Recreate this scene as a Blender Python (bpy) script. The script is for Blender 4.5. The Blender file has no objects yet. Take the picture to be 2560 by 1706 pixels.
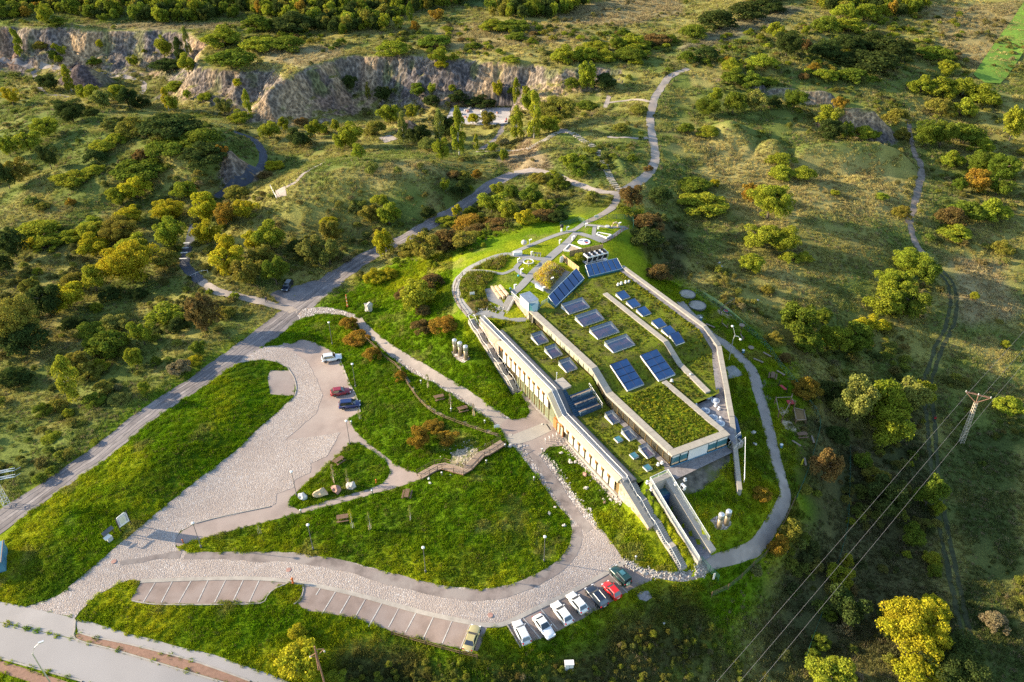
import bpy, bmesh, math, random
import numpy as np
from mathutils import Vector, Matrix
from mathutils.geometry import delaunay_2d_cdt

# ------------------------------------------------------------------ camera, light, exposure
SC = bpy.context.scene
COL = SC.collection
CAM_H = 105.0
PITCH = math.radians(35.6)
FPX = 1971.0                      # focal length in pixels of the 2560 px wide frame
cam = bpy.data.cameras.new('camera')
cam.sensor_width = 36.0
cam.lens = 36.0 * FPX / 2560.0
cam.clip_start = 1.0
cam.clip_end = 4000.0
cam_ob = bpy.data.objects.new('camera', cam)
cam_ob.location = (0, 0, CAM_H)
cam_ob.rotation_euler = (math.pi / 2 - PITCH, 0, 0)
COL.objects.link(cam_ob)
SC.camera = cam_ob

SUN_EL = math.radians(18.5)
SUN_AZ = math.radians(81.2)       # from +Y towards -X
SUN_DIR = Vector((-math.sin(SUN_AZ) * math.cos(SUN_EL), math.cos(SUN_AZ) * math.cos(SUN_EL), math.sin(SUN_EL)))
world = bpy.data.worlds.new('World')
SC.world = world
world.use_nodes = True
_nt = world.node_tree
_bg = _nt.nodes['Background']
_sky = _nt.nodes.new('ShaderNodeTexSky')
_sky.sky_type = 'NISHITA'
_sky.sun_disc = False
_sky.sun_elevation = SUN_EL
_sky.sun_rotation = -SUN_AZ
_sky.air_density = 1.0
_sky.dust_density = 0.6
_nt.links.new(_sky.outputs[0], _bg.inputs[0])
_bg.inputs[1].default_value = 0.14
sun = bpy.data.lights.new('sun', 'SUN')
sun.energy = 5.0
sun.angle = math.radians(0.55)
sun.color = (1.0, 0.83, 0.58)
sun_ob = bpy.data.objects.new('sun', sun)
sun_ob.rotation_euler = (-SUN_DIR).to_track_quat('-Z', 'Y').to_euler()
sun_ob.location = SUN_DIR * 300
COL.objects.link(sun_ob)
vs = SC.view_settings
vs.view_transform = 'Standard'
vs.look = 'None'
vs.gamma = 1.0
vs.use_curve_mapping = False
vs.exposure = 1.52
SC.cycles.max_bounces = 6
SC.cycles.diffuse_bounces = 2
SC.cycles.glossy_bounces = 2
SC.cycles.transmission_bounces = 4
SC.cycles.transparent_max_bounces = 6
SC.cycles.volume_bounces = 0
SC.cycles.use_denoising = False
SC.cycles.use_adaptive_sampling = False
SC.cycles.sample_clamp_direct = 1.2
SC.cycles.sample_clamp_indirect = 0.8

random.seed(11)
RNG = np.random.default_rng(7)
CT, ST = math.cos(PITCH), math.sin(PITCH)

def ray(u, v):
    cx = (u - 1280.0) / FPX
    cy = (853.0 - v) / FPX
    return (cx, CT + cy * ST, -ST + cy * CT)

def W(u, v, z=0.0):
    d = ray(u, v)
    t = (z - CAM_H) / d[2]
    return Vector((d[0] * t, d[1] * t, z))

def project(x, y, z):
    z = z - CAM_H
    f = y * CT - z * ST
    return 1280 + FPX * x / f, 853 - FPX * (y * ST + z * CT) / f

# ------------------------------------------------------------------ noise
def _hash(ix, iy, seed):
    n = (ix.astype(np.int64) * 374761393 + iy.astype(np.int64) * 668265263 + seed * 1274126177) & 0xffffffff
    n = ((n ^ (n >> 13)) * 1274126177) & 0xffffffff
    return ((n ^ (n >> 16)) & 0xffff) / 65535.0

def vnoise(x, y, seed=0):
    x = np.asarray(x, float); y = np.asarray(y, float)
    ix = np.floor(x); iy = np.floor(y)
    fx = x - ix; fy = y - iy
    fx = fx * fx * (3 - 2 * fx); fy = fy * fy * (3 - 2 * fy)
    a = _hash(ix, iy, seed); b = _hash(ix + 1, iy, seed)
    c = _hash(ix, iy + 1, seed); d = _hash(ix + 1, iy + 1, seed)
    return (a * (1 - fx) + b * fx) * (1 - fy) + (c * (1 - fx) + d * fx) * fy

def fbm(x, y, seed=0, octs=4):
    s = 0; a = 0.5; t = 0
    for i in range(octs):
        s = s + a * vnoise(np.asarray(x) * 2 ** i, np.asarray(y) * 2 ** i, seed + i * 17)
        t += a; a *= 0.55
    return s / t

def in_poly(px, py, poly):
    px = np.asarray(px, float); py = np.asarray(py, float)
    inside = np.zeros(px.shape, bool)
    n = len(poly)
    for i in range(n):
        x0, y0 = poly[i][0], poly[i][1]; x1, y1 = poly[(i + 1) % n][0], poly[(i + 1) % n][1]
        if y0 == y1:
            continue
        c = ((y0 > py) != (y1 > py)) & (px < (x1 - x0) * (py - y0) / (y1 - y0) + x0)
        inside ^= c
    return inside

def poly_dist(px, py, pts, closed=True):
    d = np.full(np.asarray(px).shape, 1e9)
    n = len(pts)
    for i in range(n if closed else n - 1):
        ax, ay = pts[i][0], pts[i][1]; bx, by = pts[(i + 1) % n][0], pts[(i + 1) % n][1]
        ux, uy = bx - ax, by - ay
        l2 = ux * ux + uy * uy + 1e-9
        t = np.clip(((px - ax) * ux + (py - ay) * uy) / l2, 0, 1)
        d = np.minimum(d, np.hypot(px - ax - t * ux, py - ay - t * uy))
    return d

def smooth(a, b, x):
    t = np.clip((x - a) / (b - a), 0, 1)
    return t * t * (3 - 2 * t)

# ------------------------------------------------------------------ building frame (s along the facade, t into the hill)
BO = (2.5, 123.1); BD = (0.5, -0.8660254); BN = (0.8660254, 0.5)
def L(s, t, z=0.0):
    return Vector((BO[0] + BD[0] * s + BN[0] * t, BO[1] + BD[1] * s + BN[1] * t, z))
def ST_of(x, y):
    dx = x - BO[0]; dy = y - BO[1]
    return dx * BD[0] + dy * BD[1], dx * BN[0] + dy * BN[1]
def fold(s): return np.clip((np.asarray(s, float) - 9.0) / 5.0, 0, 1)
def zB(s): return 10.1 - 3.1 * fold(s)
def zM(s): return 12.15 - 2.5 * fold(s)
def on_roof(u, v, zf, dz=0.0):
    z = float(zf(0)) + dz
    for i in range(8):
        p = W(u, v, z)
        s, t = ST_of(p.x, p.y)
        z = float(zf(s)) + dz
    return W(u, v, z)
def RBp(u, v, dz=0.0): return on_roof(u, v, zB, dz)
def RMp(u, v, dz=0.0): return on_roof(u, v, zM, dz)

# ------------------------------------------------------------------ terrain heights
CTRL = [
 (0,1706,0),(400,1706,-.3),(0,1560,0),(187,1560,0),(300,1600,-.1),(550,1480,0),(480,1560,-.1),(640,1560,-.2),(900,1640,-1.6),(700,1640,-.6),
 (900,1500,0),(1100,1560,0),(1200,1600,-.2),(1350,1560,0),(1550,1450,0),(1300,1670,-2.2),(1600,1570,-2),(1000,1706,-3.2),(1500,1706,-4.6),
 (1750,1520,-3.6),(1800,1620,-6),(2000,1706,-9),(2000,1520,-8.5),(1900,1430,-4.5),(2100,1350,-8.5),(2300,1600,-11),(2560,1706,-11),(2560,1400,-11),(2300,1300,-10.5),
 (1755,1420,.3),(1890,1365,.2),(1960,1240,.5),(1935,1130,2),(1894,973,4),(1850,896,4.5),(1740,790,5.5),(1700,740,6),
 (2030,1200,-1.2),(2030,1100,.3),(1975,950,2.8),(1905,860,4),(1810,740,5),
 (2130,1150,-7),(2200,1000,-6.5),(2100,900,-2.5),(2000,780,1.5),(2300,1000,-9),(2450,1000,-9.5),(2560,900,-9),(2350,750,-5),(2500,600,-4),(2150,620,1),(1900,640,3.5),
 (2000,480,4.5),(2250,450,.5),(2500,350,0),(2300,300,3),(2450,200,4),(2560,100,6),(2560,0,8),
 (1620,600,8),(1560,525,11.5),(1650,680,5.5),(1700,560,5.5),(1750,420,7),(1850,340,8),(1950,300,8),(1700,300,9),(2060,260,7),(1720,245,9.5),(2000,190,11),(2200,180,9),
 (1750,160,14),(2000,100,13),(1690,183,14),(1640,240,12),(1630,320,11.3),(1640,410,11),(1560,470,11.5),
 (1540,485,11.5),(1480,475,10.5),(1400,435,9.5),(1285,433,8),(1160,520,6),(1000,605,4),(850,690,2.6),(760,770,1.8),(1300,385,9),(1390,345,12.5),(1470,400,11.5),
 (1150,600,8),(1250,560,9.5),(1400,520,11),(1350,480,10),
 (1200,645,11.6),(1300,640,12.2),(1450,570,12.2),(1400,620,12.2),(1340,700,12.2),(1565,575,12.2),(1500,600,12.2),(1240,720,11.4),(1150,700,11),(1140,730,10.7),(1175,785,10.3),(1230,790,10.3),(1290,800,10.3),(1420,660,12.2),(1500,650,12.2),
 (1080,700,7.5),(1050,780,6),(1000,660,5.5),(1150,850,7),(1200,930,5.5),(1260,1000,4),(1100,880,5.2),(950,750,4),(900,750,3),(1215,880,7.2),(1175,830,8.4),
 (850,783,2.2),(930,830,2.6),(1050,920,3.2),(1170,990,3.5),(1290,1080,3.5),(1395,1078,3.5),(1313,990,3.5),(1345,1020,3.5),
 (880,1000,1.2),(960,1000,2.4),(1020,1040,2.8),(1100,1060,3.1),(1220,1090,3.5),(950,1110,1.3),(1050,1150,1.6),(830,860,1.4),(870,900,2.2),(1120,1120,2.4),
 (800,950,.9),(700,1080,.6),(640,1000,.9),(560,1130,.8),(450,1300,.2),(700,1200,.5),(850,1150,.8),(980,1175,.9),(900,1240,.8),
 (300,1230,1.7),(450,1130,2.1),(590,1000,1.8),(150,1350,1.2),(60,1470,.3),
 (0,1305,.6),(187,1178,1),(380,1033,1.3),(541,923,1.5),(690,815,1.7),
 (1200,1190,3.1),(1280,1180,2.8),(1150,1260,2.5),(1000,1290,1.3),(1300,1300,1.8),(1380,1280,1.3),(1200,1400,.9),(850,1330,.7),(1330,1150,3),(1420,1260,1.4),
 (1450,1130,3.3),(1480,1200,2.7),(1549,1252,3.2),(1585,1284,3.8),(1616,1318,3.7),(1660,1368,2.2),(1560,1340,1.7),(1640,1380,.8),(1700,1430,.3),
 (1880,1200,3),(1800,1370,1.2),(1850,1250,3),
 (0,1150,0),(200,1050,.5),(400,900,.3),(550,820,1),(300,850,-.5),(100,900,-1),(0,800,-1),(200,700,-.5),(450,760,.5),(600,765,1.2),(350,600,0),(470,650,1),(650,700,2),(600,620,3.5),(800,640,2),(0,600,0),(200,550,1),(350,480,2),(480,590,1.5),(541,493,2),(600,450,2.5),(658,400,3),(629,344,3),
 (700,480,10),(850,440,14),(1000,450,13.5),(1100,420,10.5),(720,445,12),(950,545,6),(800,560,5.5),(1150,400,8.5),(1000,380,8),(880,600,2.5),
 (450,320,12),(520,370,12),(350,360,10),(580,385,6.5),(300,450,5),(150,400,5),(0,450,2),(100,330,5),(250,280,4),(545,310,6.5),
 (300,240,0),(0,200,-1),(100,250,0),(400,270,1),(450,200,-1),(380,180,-1),(200,165,-2),(800,330,1),(700,330,1),(1000,330,4),(1130,290,-.5),(1200,285,-.5),(1250,275,-.5),(950,290,-1),(1100,350,4),(1200,380,6),(1300,310,5),(1350,265,5),(1450,255,8),(1560,250,10),
 (60,120,-2),(600,285,-1),
]
EXTRA = [(-120,20,0),(0,15,-3),(120,20,-11),(-450,100,-1),(450,100,-12),(-450,400,2),(450,400,6),(-450,800,12),(450,800,10),(0,800,12),(-150,500,8),(150,500,10),(-250,250,2),(300,250,-3)]
_cp = []
for (u, v, z) in CTRL:
    p = W(u, v, z); _cp.append((p.x, p.y, z))
_cp += [(float(a), float(b), float(c)) for a, b, c in EXTRA]
_cp = np.array(_cp)
_C2 = 16.0
def _kern(dx, dy): return np.sqrt(dx * dx + dy * dy + _C2)
_n = len(_cp)
_A = np.zeros((_n + 3, _n + 3))
_A[:_n, :_n] = _kern(_cp[:, 0][:, None] - _cp[:, 0][None, :], _cp[:, 1][:, None] - _cp[:, 1][None, :]) - 0.6 * np.eye(_n)
_A[:_n, _n] = 1; _A[:_n, _n + 1] = _cp[:, 0] / 100; _A[:_n, _n + 2] = _cp[:, 1] / 100
_A[_n:, :_n] = _A[:_n, _n:].T
_wt = np.linalg.solve(_A, np.concatenate([_cp[:, 2], [0, 0, 0]]))

def axis(segs):
    out = []
    for a, b, st in segs:
        out += list(np.arange(a, b, st))
    return np.array(out + [segs[-1][1]])
GX = axis([(-460, -270, 8), (-270, -80, 1.4), (-80, 90, 0.9), (90, 330, 1.5), (330, 460, 8)])
GY = axis([(16, 50, 3), (50, 170, 0.9), (170, 400, 1.15), (400, 500, 2.5), (500, 800, 12)])
XX, YY = np.meshgrid(GX, GY)
HH = np.zeros_like(XX)
for i in range(len(GY)):
    HH[i] = _kern(XX[i][:, None] - _cp[:, 0][None, :], YY[i][:, None] - _cp[:, 1][None, :]) @ _wt[:_n] + _wt[_n] + _wt[_n + 1] * XX[i] / 100 + _wt[_n + 2] * YY[i] / 100

# flat, built-up part of the site: no wild ground noise there
FLAT = [(-300,1330),(0,1280),(220,1120),(620,840),(740,740),(980,640),(1130,640),(1250,615),(1440,550),(1590,555),(1640,660),(1960,900),(2010,1250),(1800,1480),(1600,1560),(1200,1650),(900,1650),(700,1780),(-300,1780)]
FLATW = [tuple(W(u, v, 3 if v > 800 else 8)[:2]) for u, v in FLAT]
FLATM = in_poly(XX, YY, FLATW).astype(float)
_fd = poly_dist(XX, YY, FLATW)
WILD = np.where(FLATM > 0.5, 0.0, smooth(0, 8, _fd))
HH += WILD * ((fbm(XX / 24, YY / 24, 3) - 0.5) * 3.6 + (fbm(XX / 6, YY / 6, 9) - 0.5) * 0.9)

# quarry plateau: everything behind the rim stands about 14 m above the quarry floor
RIM = [(-300,62),(33,68),(146,69),(256,71),(384,73),(470,80),(515,100),(500,130),(492,157),(548,166),(600,168),(676,163),(715,188),(749,174),(804,161),(850,141),(941,137),(1069,144),(1197,153),(1325,161),(1398,177),(1449,174),(1526,170),(1599,166),(1665,176),(1740,182),(1810,192),(1900,208),(1990,222),(2080,226),(2150,200),(2330,150),(2700,60)]
RIMW = [tuple(W(u, v, 14)[:2]) for u, v in RIM]
PLAT = RIMW + [(500, 900), (-500, 900), (-480, 380)]
_in = in_poly(XX, YY, PLAT)
_pd = poly_dist(XX, YY, RIMW, closed=False)
_sd = np.where(_in, _pd, -_pd) + (fbm(XX / 9, YY / 9, 21) - 0.5) * 6 + (fbm(XX / 3, YY / 3, 25, 3) - 0.5) * 2.4
ZP = 13.6 + (fbm(XX / 60, YY / 60, 5) - 0.5) * 3 + (fbm(XX / 14, YY / 14, 8) - 0.5) * 1.6
_we = 1 - smooth(45, 80, XX)
ZP = HH + (ZP - HH) * _we
_m = np.interp(_sd, [-19, -12, -6, -1.0, 0.6], [0, .20, .50, .92, 1.0])
CLIFF = np.zeros_like(HH)
_cl = (_m > 0.02) & (_m < 0.985) & ((ZP - HH) > 4)
HN = HH + _m * np.maximum(ZP - HH, 0)
_rug = (fbm(XX / 2.6, YY / 2.6, 33, 3) - 0.5) * 3.2 * np.clip(4 * _m * (1 - _m), 0, 1)
HN += np.where((ZP - HH) > 4, _rug, 0)
CLIFF = np.where(_cl, 1.0, 0.0)
HH = np.where((YY > 200), HN, HH)
CLIFF = np.where(YY > 200, CLIFF, 0)

def ridge(pts, slope, rock=0.0, rough=0.0):
    """raise a crest given as pixels with crest heights; the flanks fall with the given slope"""
    global HH, CLIFF
    q = [W(u, v, z) for u, v, z in pts]
    best = np.full(HH.shape, -99.0)
    for i in range(max(1, len(q) - 1)):
        a = q[i]; b = q[min(i + 1, len(q) - 1)]
        ux, uy = b.x - a.x, b.y - a.y
        t = np.clip(((XX - a.x) * ux + (YY - a.y) * uy) / (ux * ux + uy * uy + 1e-6), 0, 1)
        d = np.hypot(XX - a.x - t * ux, YY - a.y - t * uy)
        best = np.maximum(best, a.z + (b.z - a.z) * t - slope * np.maximum(d - 0.6, 0) * (1 + 0.35 * (fbm(XX / 4, YY / 4, 41) - 0.5)))
    up = best > HH
    if rough:
        best = best + (fbm(XX / 2.5, YY / 2.5, 47, 3) - 0.5) * rough
    HH = np.where(up, best, HH)
    if rock:
        CLIFF = np.where(up, np.maximum(CLIFF, rock), CLIFF)
ridge([(705,190,13.5),(668,235,9.5),(640,268,5.5),(607,309,2.5)], 1.0, 1.0, 1.4)
ridge([(500,150,13.2),(474,195,8),(448,245,1.5)], 1.05, 1.0, 1.4)
ridge([(600,175,13),(590,215,8.5),(575,250,4)], .95, 1.0, 1.4)
ridge([(372,95,11),(352,130,4),(335,160,-1)], 1.2, 0.8, .8)
ridge([(196,160,7.0)], 0.78, 0.75, .4)
ridge([(165,185,2.5)], 0.7, 0.7, .3)
ridge([(1828,302,13)], 0.5, 0, .3)
ridge([(2015,362,9.5),(2090,358,9.8),(2200,360,8.5),(2240,372,7)], 0.75, 0, .3)
ridge([(1930,352,10)], 0.55)
ridge([(1545,400,13.0),(1560,430,12.4)], 0.6, 0, .4)
ridge([(575,375,11.5),(600,400,8)], 0.95, 1.0, .9)
ridge([(1020,300,8)], 0.9, 1.0, .8)
ridge([(2090,270,11.5),(2180,275,11)], 0.9, 1.0, .9)
ridge([(1705,186,13.6),(1810,196,13.2),(1905,212,12.4)], 1.1, 1.0, .8)
ridge([(1930,216,12.2),(2075,232,10.6)], 1.0, .9, .8)
ridge([(500,345,10.5)], 0.55)
ridge([(395,300,9.5)], 0.5)

_pad = in_poly(XX, YY, [tuple(W(u, v, -.5)[:2]) for u, v in [(1122,266),(1284,266),(1274,316),(1150,316),(1106,306)]])
HH = np.where(_pad, -.5, HH)
# the building stands in a cut; its buried end is an earth mound; the lower entrance is a trench
SS, TT = ST_of(XX, YY)
FOOT = [(-11.0, 0.6), (33.5, 0.6), (33.5, 21), (38, 19.5), (15, 37.4), (-17, 37.4), (-18.5, 30), (-12.6, 16.5), (-11.5, 11)]
HH = np.where(in_poly(SS, TT, FOOT), np.minimum(HH, 3.0), HH)
_par = 25.9 - (SS - 30.6) * .66
_mz = 6.95 - np.maximum(SS - 34.5, 0) * 0.46
_mz = np.where(TT > _par, -9, _mz)
_stair = 7.15 - np.maximum(SS - 32.2, 0) * 0.445 - 0.45
_mz = np.where(TT < 3.0, np.minimum(_mz, _stair), _mz)
HH = np.where((SS > 33.2) & (SS < 48.5) & (TT > 0.8) & (TT < 32), np.maximum(HH, _mz), HH)
HH = np.where((SS > 32.0) & (SS < 48.5) & (TT > 0.8) & (TT < 3.0), np.minimum(HH, _stair), HH)
_fs = np.interp(SS, [-20.8, -1.6], [10.35, 3.55]) - .75
HH = np.where((SS > -21.2) & (SS < -1.0) & (TT > -2.6) & (TT < .6), np.minimum(HH, np.maximum(_fs, 2.9)), HH)
TRW = [L(35.6, 4.4), L(35.6, 7.5), L(48.8, 7.5), L(48.8, 4.4)]
_tr = in_poly(XX, YY, [(p.x, p.y) for p in TRW])
HH = np.where(_tr, np.minimum(HH, 0.9), HH)

def Hg(x, y):
    x = np.asarray(x, float); y = np.asarray(y, float)
    i = np.clip(np.searchsorted(GX, x) - 1, 0, len(GX) - 2)
    j = np.clip(np.searchsorted(GY, y) - 1, 0, len(GY) - 2)
    fx = np.clip((x - GX[i]) / (GX[i + 1] - GX[i]), 0, 1); fy = np.clip((y - GY[j]) / (GY[j + 1] - GY[j]), 0, 1)
    return (HH[j, i] * (1 - fx) + HH[j, i + 1] * fx) * (1 - fy) + (HH[j + 1, i] * (1 - fx) + HH[j + 1, i + 1] * fx) * fy

def Gmany(us, vs_, dz=0.0):
    """where the view through each pixel meets the ground raised by dz (arrays)"""
    us = np.asarray(us, float); vs_ = np.asarray(vs_, float); dz = np.broadcast_to(np.asarray(dz, float), us.shape)
    cx = (us - 1280) / FPX; cy = (853 - vs_) / FPX
    dx = cx; dy = CT + cy * ST; dzr = -ST + cy * CT
    t0 = (24.0 + dz - CAM_H) / dzr; t1 = (-16.0 + dz - CAM_H) / dzr
    n = 160
    hit = np.full(us.shape, np.nan); prev = t0.copy()
    for k in range(1, n + 1):
        t = t0 + (t1 - t0) * k / n
        below = (CAM_H + dzr * t) < Hg(dx * t, dy * t) + dz
        new = below & np.isnan(hit)
        hit = np.where(new, t, hit)
    hit = np.where(np.isnan(hit), t1, hit)
    lo = hit - (t1 - t0) / n; hi = hit
    for k in range(12):
        m = (lo + hi) / 2
        below = (CAM_H + dzr * m) < Hg(dx * m, dy * m) + dz
        hi = np.where(below, m, hi); lo = np.where(below, lo, m)
    x = dx * hi; y = dy * hi
    return x, y, Hg(x, y)

def G(u, v, dz=0.0):
    x, y, z = Gmany([u], [v], dz)
    return Vector((float(x[0]), float(y[0]), float(z[0])))

def ground(x, y): return float(Hg(x, y))
# ------------------------------------------------------------------ object helpers
def tag(o, label=None, cat=None, group=None, kind=None):
    if label: o['label'] = label
    if cat: o['category'] = cat
    if group: o['group'] = group
    if kind: o['kind'] = kind
    return o

def empty(name, loc, rz=0.0, label=None, cat=None, group=None):
    o = bpy.data.objects.new(name, None)
    o.empty_display_size = 0.3
    o.location = loc; o.rotation_euler = (0, 0, rz)
    COL.objects.link(o)
    return tag(o, label, cat, group)

class MB:
    """collects shapes for ONE mesh object"""
    def __init__(self): self.v = []; self.f = []; self.m = []; self.cur = 0
    def add(self, vs_, fs):
        b = len(self.v)
        self.v += [tuple(p) for p in vs_]
        self.f += [tuple(b + i for i in f) for f in fs]
        self.m += [self.cur] * len(fs)
        return self
    def quad(self, a, b, c, d): return self.add([a, b, c, d], [(0, 1, 2, 3)])
    def poly(self, pts): return self.add(pts, [tuple(range(len(pts)))])
    def hexa(self, p):      # 8 corners: 4 bottom ccw, 4 top ccw
        return self.add(p, [(3, 2, 1, 0), (4, 5, 6, 7), (0, 1, 5, 4), (1, 2, 6, 5), (2, 3, 7, 6), (3, 0, 4, 7)])
    def box(self, c, size, rz=0.0, taper=1.0):
        cx, cy, cz = c; sx, sy, sz = size[0] / 2, size[1] / 2, size[2] / 2
        co, si = math.cos(rz), math.sin(rz); p = []
        for z, k in ((-sz, 1.0), (sz, taper)):
            for x, y in ((-sx, -sy), (sx, -sy), (sx, sy), (-sx, sy)):
                x *= k; y *= k
                p.append((cx + x * co - y * si, cy + x * si + y * co, cz + z))
        return self.hexa(p)
    def prism(self, pts, z0, z1):
        """vertical prism over a plan polygon; z0/z1 numbers or lists"""
        n = len(pts)
        z0 = [z0] * n if not hasattr(z0, '__len__') else z0
        z1 = [z1] * n if not hasattr(z1, '__len__') else z1
        vs_ = [(p[0], p[1], z0[i]) for i, p in enumerate(pts)] + [(p[0], p[1], z1[i]) for i, p in enumerate(pts)]
        return self.add(vs_, [tuple(reversed(range(n))), tuple(range(n, 2 * n))] + [(i, (i + 1) % n, n + (i + 1) % n, n + i) for i in range(n)])
    def tube(self, pts, r, n=6, r1=None):
        pts = [Vector(p) for p in pts]; r1 = r if r1 is None else r1
        rings = []
        for i, p in enumerate(pts):
            d = (pts[min(i + 1, len(pts) - 1)] - pts[max(i - 1, 0)])
            d = d.normalized() if d.length > 1e-6 else Vector((0, 0, 1))
            a = d.cross(Vector((0, 0, 1)) if abs(d.z) < 0.9 else Vector((1, 0, 0))).normalized(); b = d.cross(a)
            rr = r + (r1 - r) * i / max(1, len(pts) - 1)
            rings.append([p + (a * math.cos(2 * math.pi * k / n) + b * math.sin(2 * math.pi * k / n)) * rr for k in range(n)])
        vs_ = [q for ri in rings for q in ri]; fs = []
        for i in range(len(rings) - 1):
            for k in range(n):
                fs.append((i * n + k, i * n + (k + 1) % n, (i + 1) * n + (k + 1) % n, (i + 1) * n + k))
        fs.append(tuple(reversed(range(n)))); fs.append(tuple((len(rings) - 1) * n + k for k in range(n)))
        return self.add(vs_, fs)
    def lathe(self, prof, n=12, c=(0, 0, 0)):
        vs_ = []; fs = []
        for r, z in prof:
            for k in range(n):
                a = 2 * math.pi * k / n
                vs_.append((c[0] + r * math.cos(a), c[1] + r * math.sin(a), c[2] + z))
        for i in range(len(prof) - 1):
            for k in range(n):
                fs.append((i * n + k, i * n + (k + 1) % n, (i + 1) * n + (k + 1) % n, (i + 1) * n + k))
        fs.append(tuple(reversed(range(n)))); fs.append(tuple((len(prof) - 1) * n + k for k in range(n)))
        return self.add(vs_, fs)
    def mesh(self, name, mats, smooth_=False):
        me = bpy.data.meshes.new(name)
        me.from_pydata(self.v, [], self.f)
        for m in (mats if isinstance(mats, (list, tuple)) else [mats]):
            me.materials.append(m)
        if isinstance(mats, (list, tuple)) and len(mats) > 1:
            me.polygons.foreach_set('material_index', self.m)
        if smooth_:
            me.polygons.foreach_set('use_smooth', [True] * len(me.polygons))
        me.update()
        return me
    def build(self, name, mats, parent=None, smooth_=False):
        o = bpy.data.objects.new(name, self.mesh(name, mats, smooth_))
        COL.objects.link(o)
        if parent is not None: o.parent = parent
        return o

def inst(name, me, parent=None, loc=(0, 0, 0), rz=0.0, scale=None, rot=None):
    o = bpy.data.objects.new(name, me)
    o.location = loc; o.rotation_euler = rot if rot is not None else (0, 0, rz)
    if scale is not None: o.scale = scale if hasattr(scale, '__len__') else (scale,) * 3
    COL.objects.link(o)
    if parent is not None: o.parent = parent
    return o

def copy_tree(o, parent=None):
    c = o.copy(); COL.objects.link(c); c.parent = parent
    for ch in o.children: copy_tree(ch, c)
    return c

# ------------------------------------------------------------------ materials
def _new(name):
    m = bpy.data.materials.new(name); m.use_nodes = True
    nt = m.node_tree; p = nt.nodes['Principled BSDF']
    return m, nt, p

def N(nt, t, **kw):
    n = nt.nodes.new(t)
    for k, v in kw.items(): setattr(n, k, v)
    return n

def noise(nt, vec, scale, detail=4, rough=0.6):
    n = N(nt, 'ShaderNodeTexNoise'); n.inputs['Scale'].default_value = scale
    n.inputs['Detail'].default_value = detail; n.inputs['Roughness'].default_value = rough
    nt.links.new(vec, n.inputs['Vector']); return n.outputs['Fac']

def ramp(nt, fac, stops):
    r = N(nt, 'ShaderNodeValToRGB'); e = r.color_ramp.elements
    while len(e) < len(stops): e.new(0.5)
    for i, (p, c) in enumerate(stops):
        e[i].position = p; e[i].color = (c[0], c[1], c[2], 1)
    nt.links.new(fac, r.inputs[0]); return r.outputs[0]

def mixc(nt, fac, a, b, mode='MIX'):
    m = N(nt, 'ShaderNodeMix', data_type='RGBA', blend_type=mode)
    for s, x in ((m.inputs[0], fac), (m.inputs[6], a), (m.inputs[7], b)):
        if hasattr(x, 'is_output'): nt.links.new(x, s)
        elif isinstance(x, (int, float)): s.default_value = x
        else: s.default_value = (x[0], x[1], x[2], 1)
    return m.outputs[2]

def bump(nt, height, p, strength=0.4, dist=0.05):
    b = N(nt, 'ShaderNodeBump'); b.inputs['Strength'].default_value = strength; b.inputs['Distance'].default_value = dist
    nt.links.new(height, b.inputs['Height']); nt.links.new(b.outputs[0], p.inputs['Normal'])

def wpos(nt): return N(nt, 'ShaderNodeNewGeometry').outputs['Position']
def opos(nt): return N(nt, 'ShaderNodeTexCoord').outputs['Object']

def M(name, col, rough=0.8, var=0.12, scale=1.5, metal=0.0, bmp=0.0, spec=0.3, local=True, second=None):
    m, nt, p = _new(name)
    v = opos(nt) if local else wpos(nt)
    f = noise(nt, v, scale, 5)
    lo = tuple(c * (1 - var * 1.6) for c in col); hi = tuple(min(1, c * (1 + var * 1.6)) for c in col)
    c = ramp(nt, f, [(0.3, lo), (0.7, hi)])
    if second is not None:
        f2 = noise(nt, v, scale * 0.37, 3)
        c = mixc(nt, ramp(nt, f2, [(0.45, (0, 0, 0)), (0.62, (1, 1, 1))]), c, second)
    nt.links.new(c, p.inputs['Base Color'])
    p.inputs['Roughness'].default_value = rough; p.inputs['Metallic'].default_value = metal
    p.inputs['Specular IOR Level'].default_value = spec
    if bmp: bump(nt, noise(nt, v, scale * 6, 4), p, bmp, 0.03)
    return m

def paint(name, col, rough=0.28):
    m, nt, p = _new(name)
    f = noise(nt, opos(nt), 3.0, 4)
    c = ramp(nt, f, [(0.3, tuple(x * 0.9 for x in col)), (0.7, col)])
    nt.links.new(c, p.inputs['Base Color'])
    p.inputs['Roughness'].default_value = rough; p.inputs['Coat Weight'].default_value = 0.6; p.inputs['Coat Roughness'].default_value = 0.08
    return m

def glassy(name, col, rough=0.06, spec=0.6):
    m, nt, p = _new(name)
    f = noise(nt, wpos(nt), 0.8, 2)
    c = ramp(nt, f, [(0.3, tuple(x * 0.75 for x in col)), (0.7, tuple(x * 1.2 for x in col))])
    nt.links.new(c, p.inputs['Base Color'])
    p.inputs['Roughness'].default_value = rough; p.inputs['Specular IOR Level'].default_value = spec; p.inputs['IOR'].default_value = 1.6
    return m

def clear_glass(name, col, alpha=0.45):
    m, nt, p = _new(name)
    p.inputs['Base Color'].default_value = (*col, 1); p.inputs['Roughness'].default_value = 0.04
    p.inputs['Alpha'].default_value = alpha; p.inputs['Specular IOR Level'].default_value = 0.8
    return m

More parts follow.
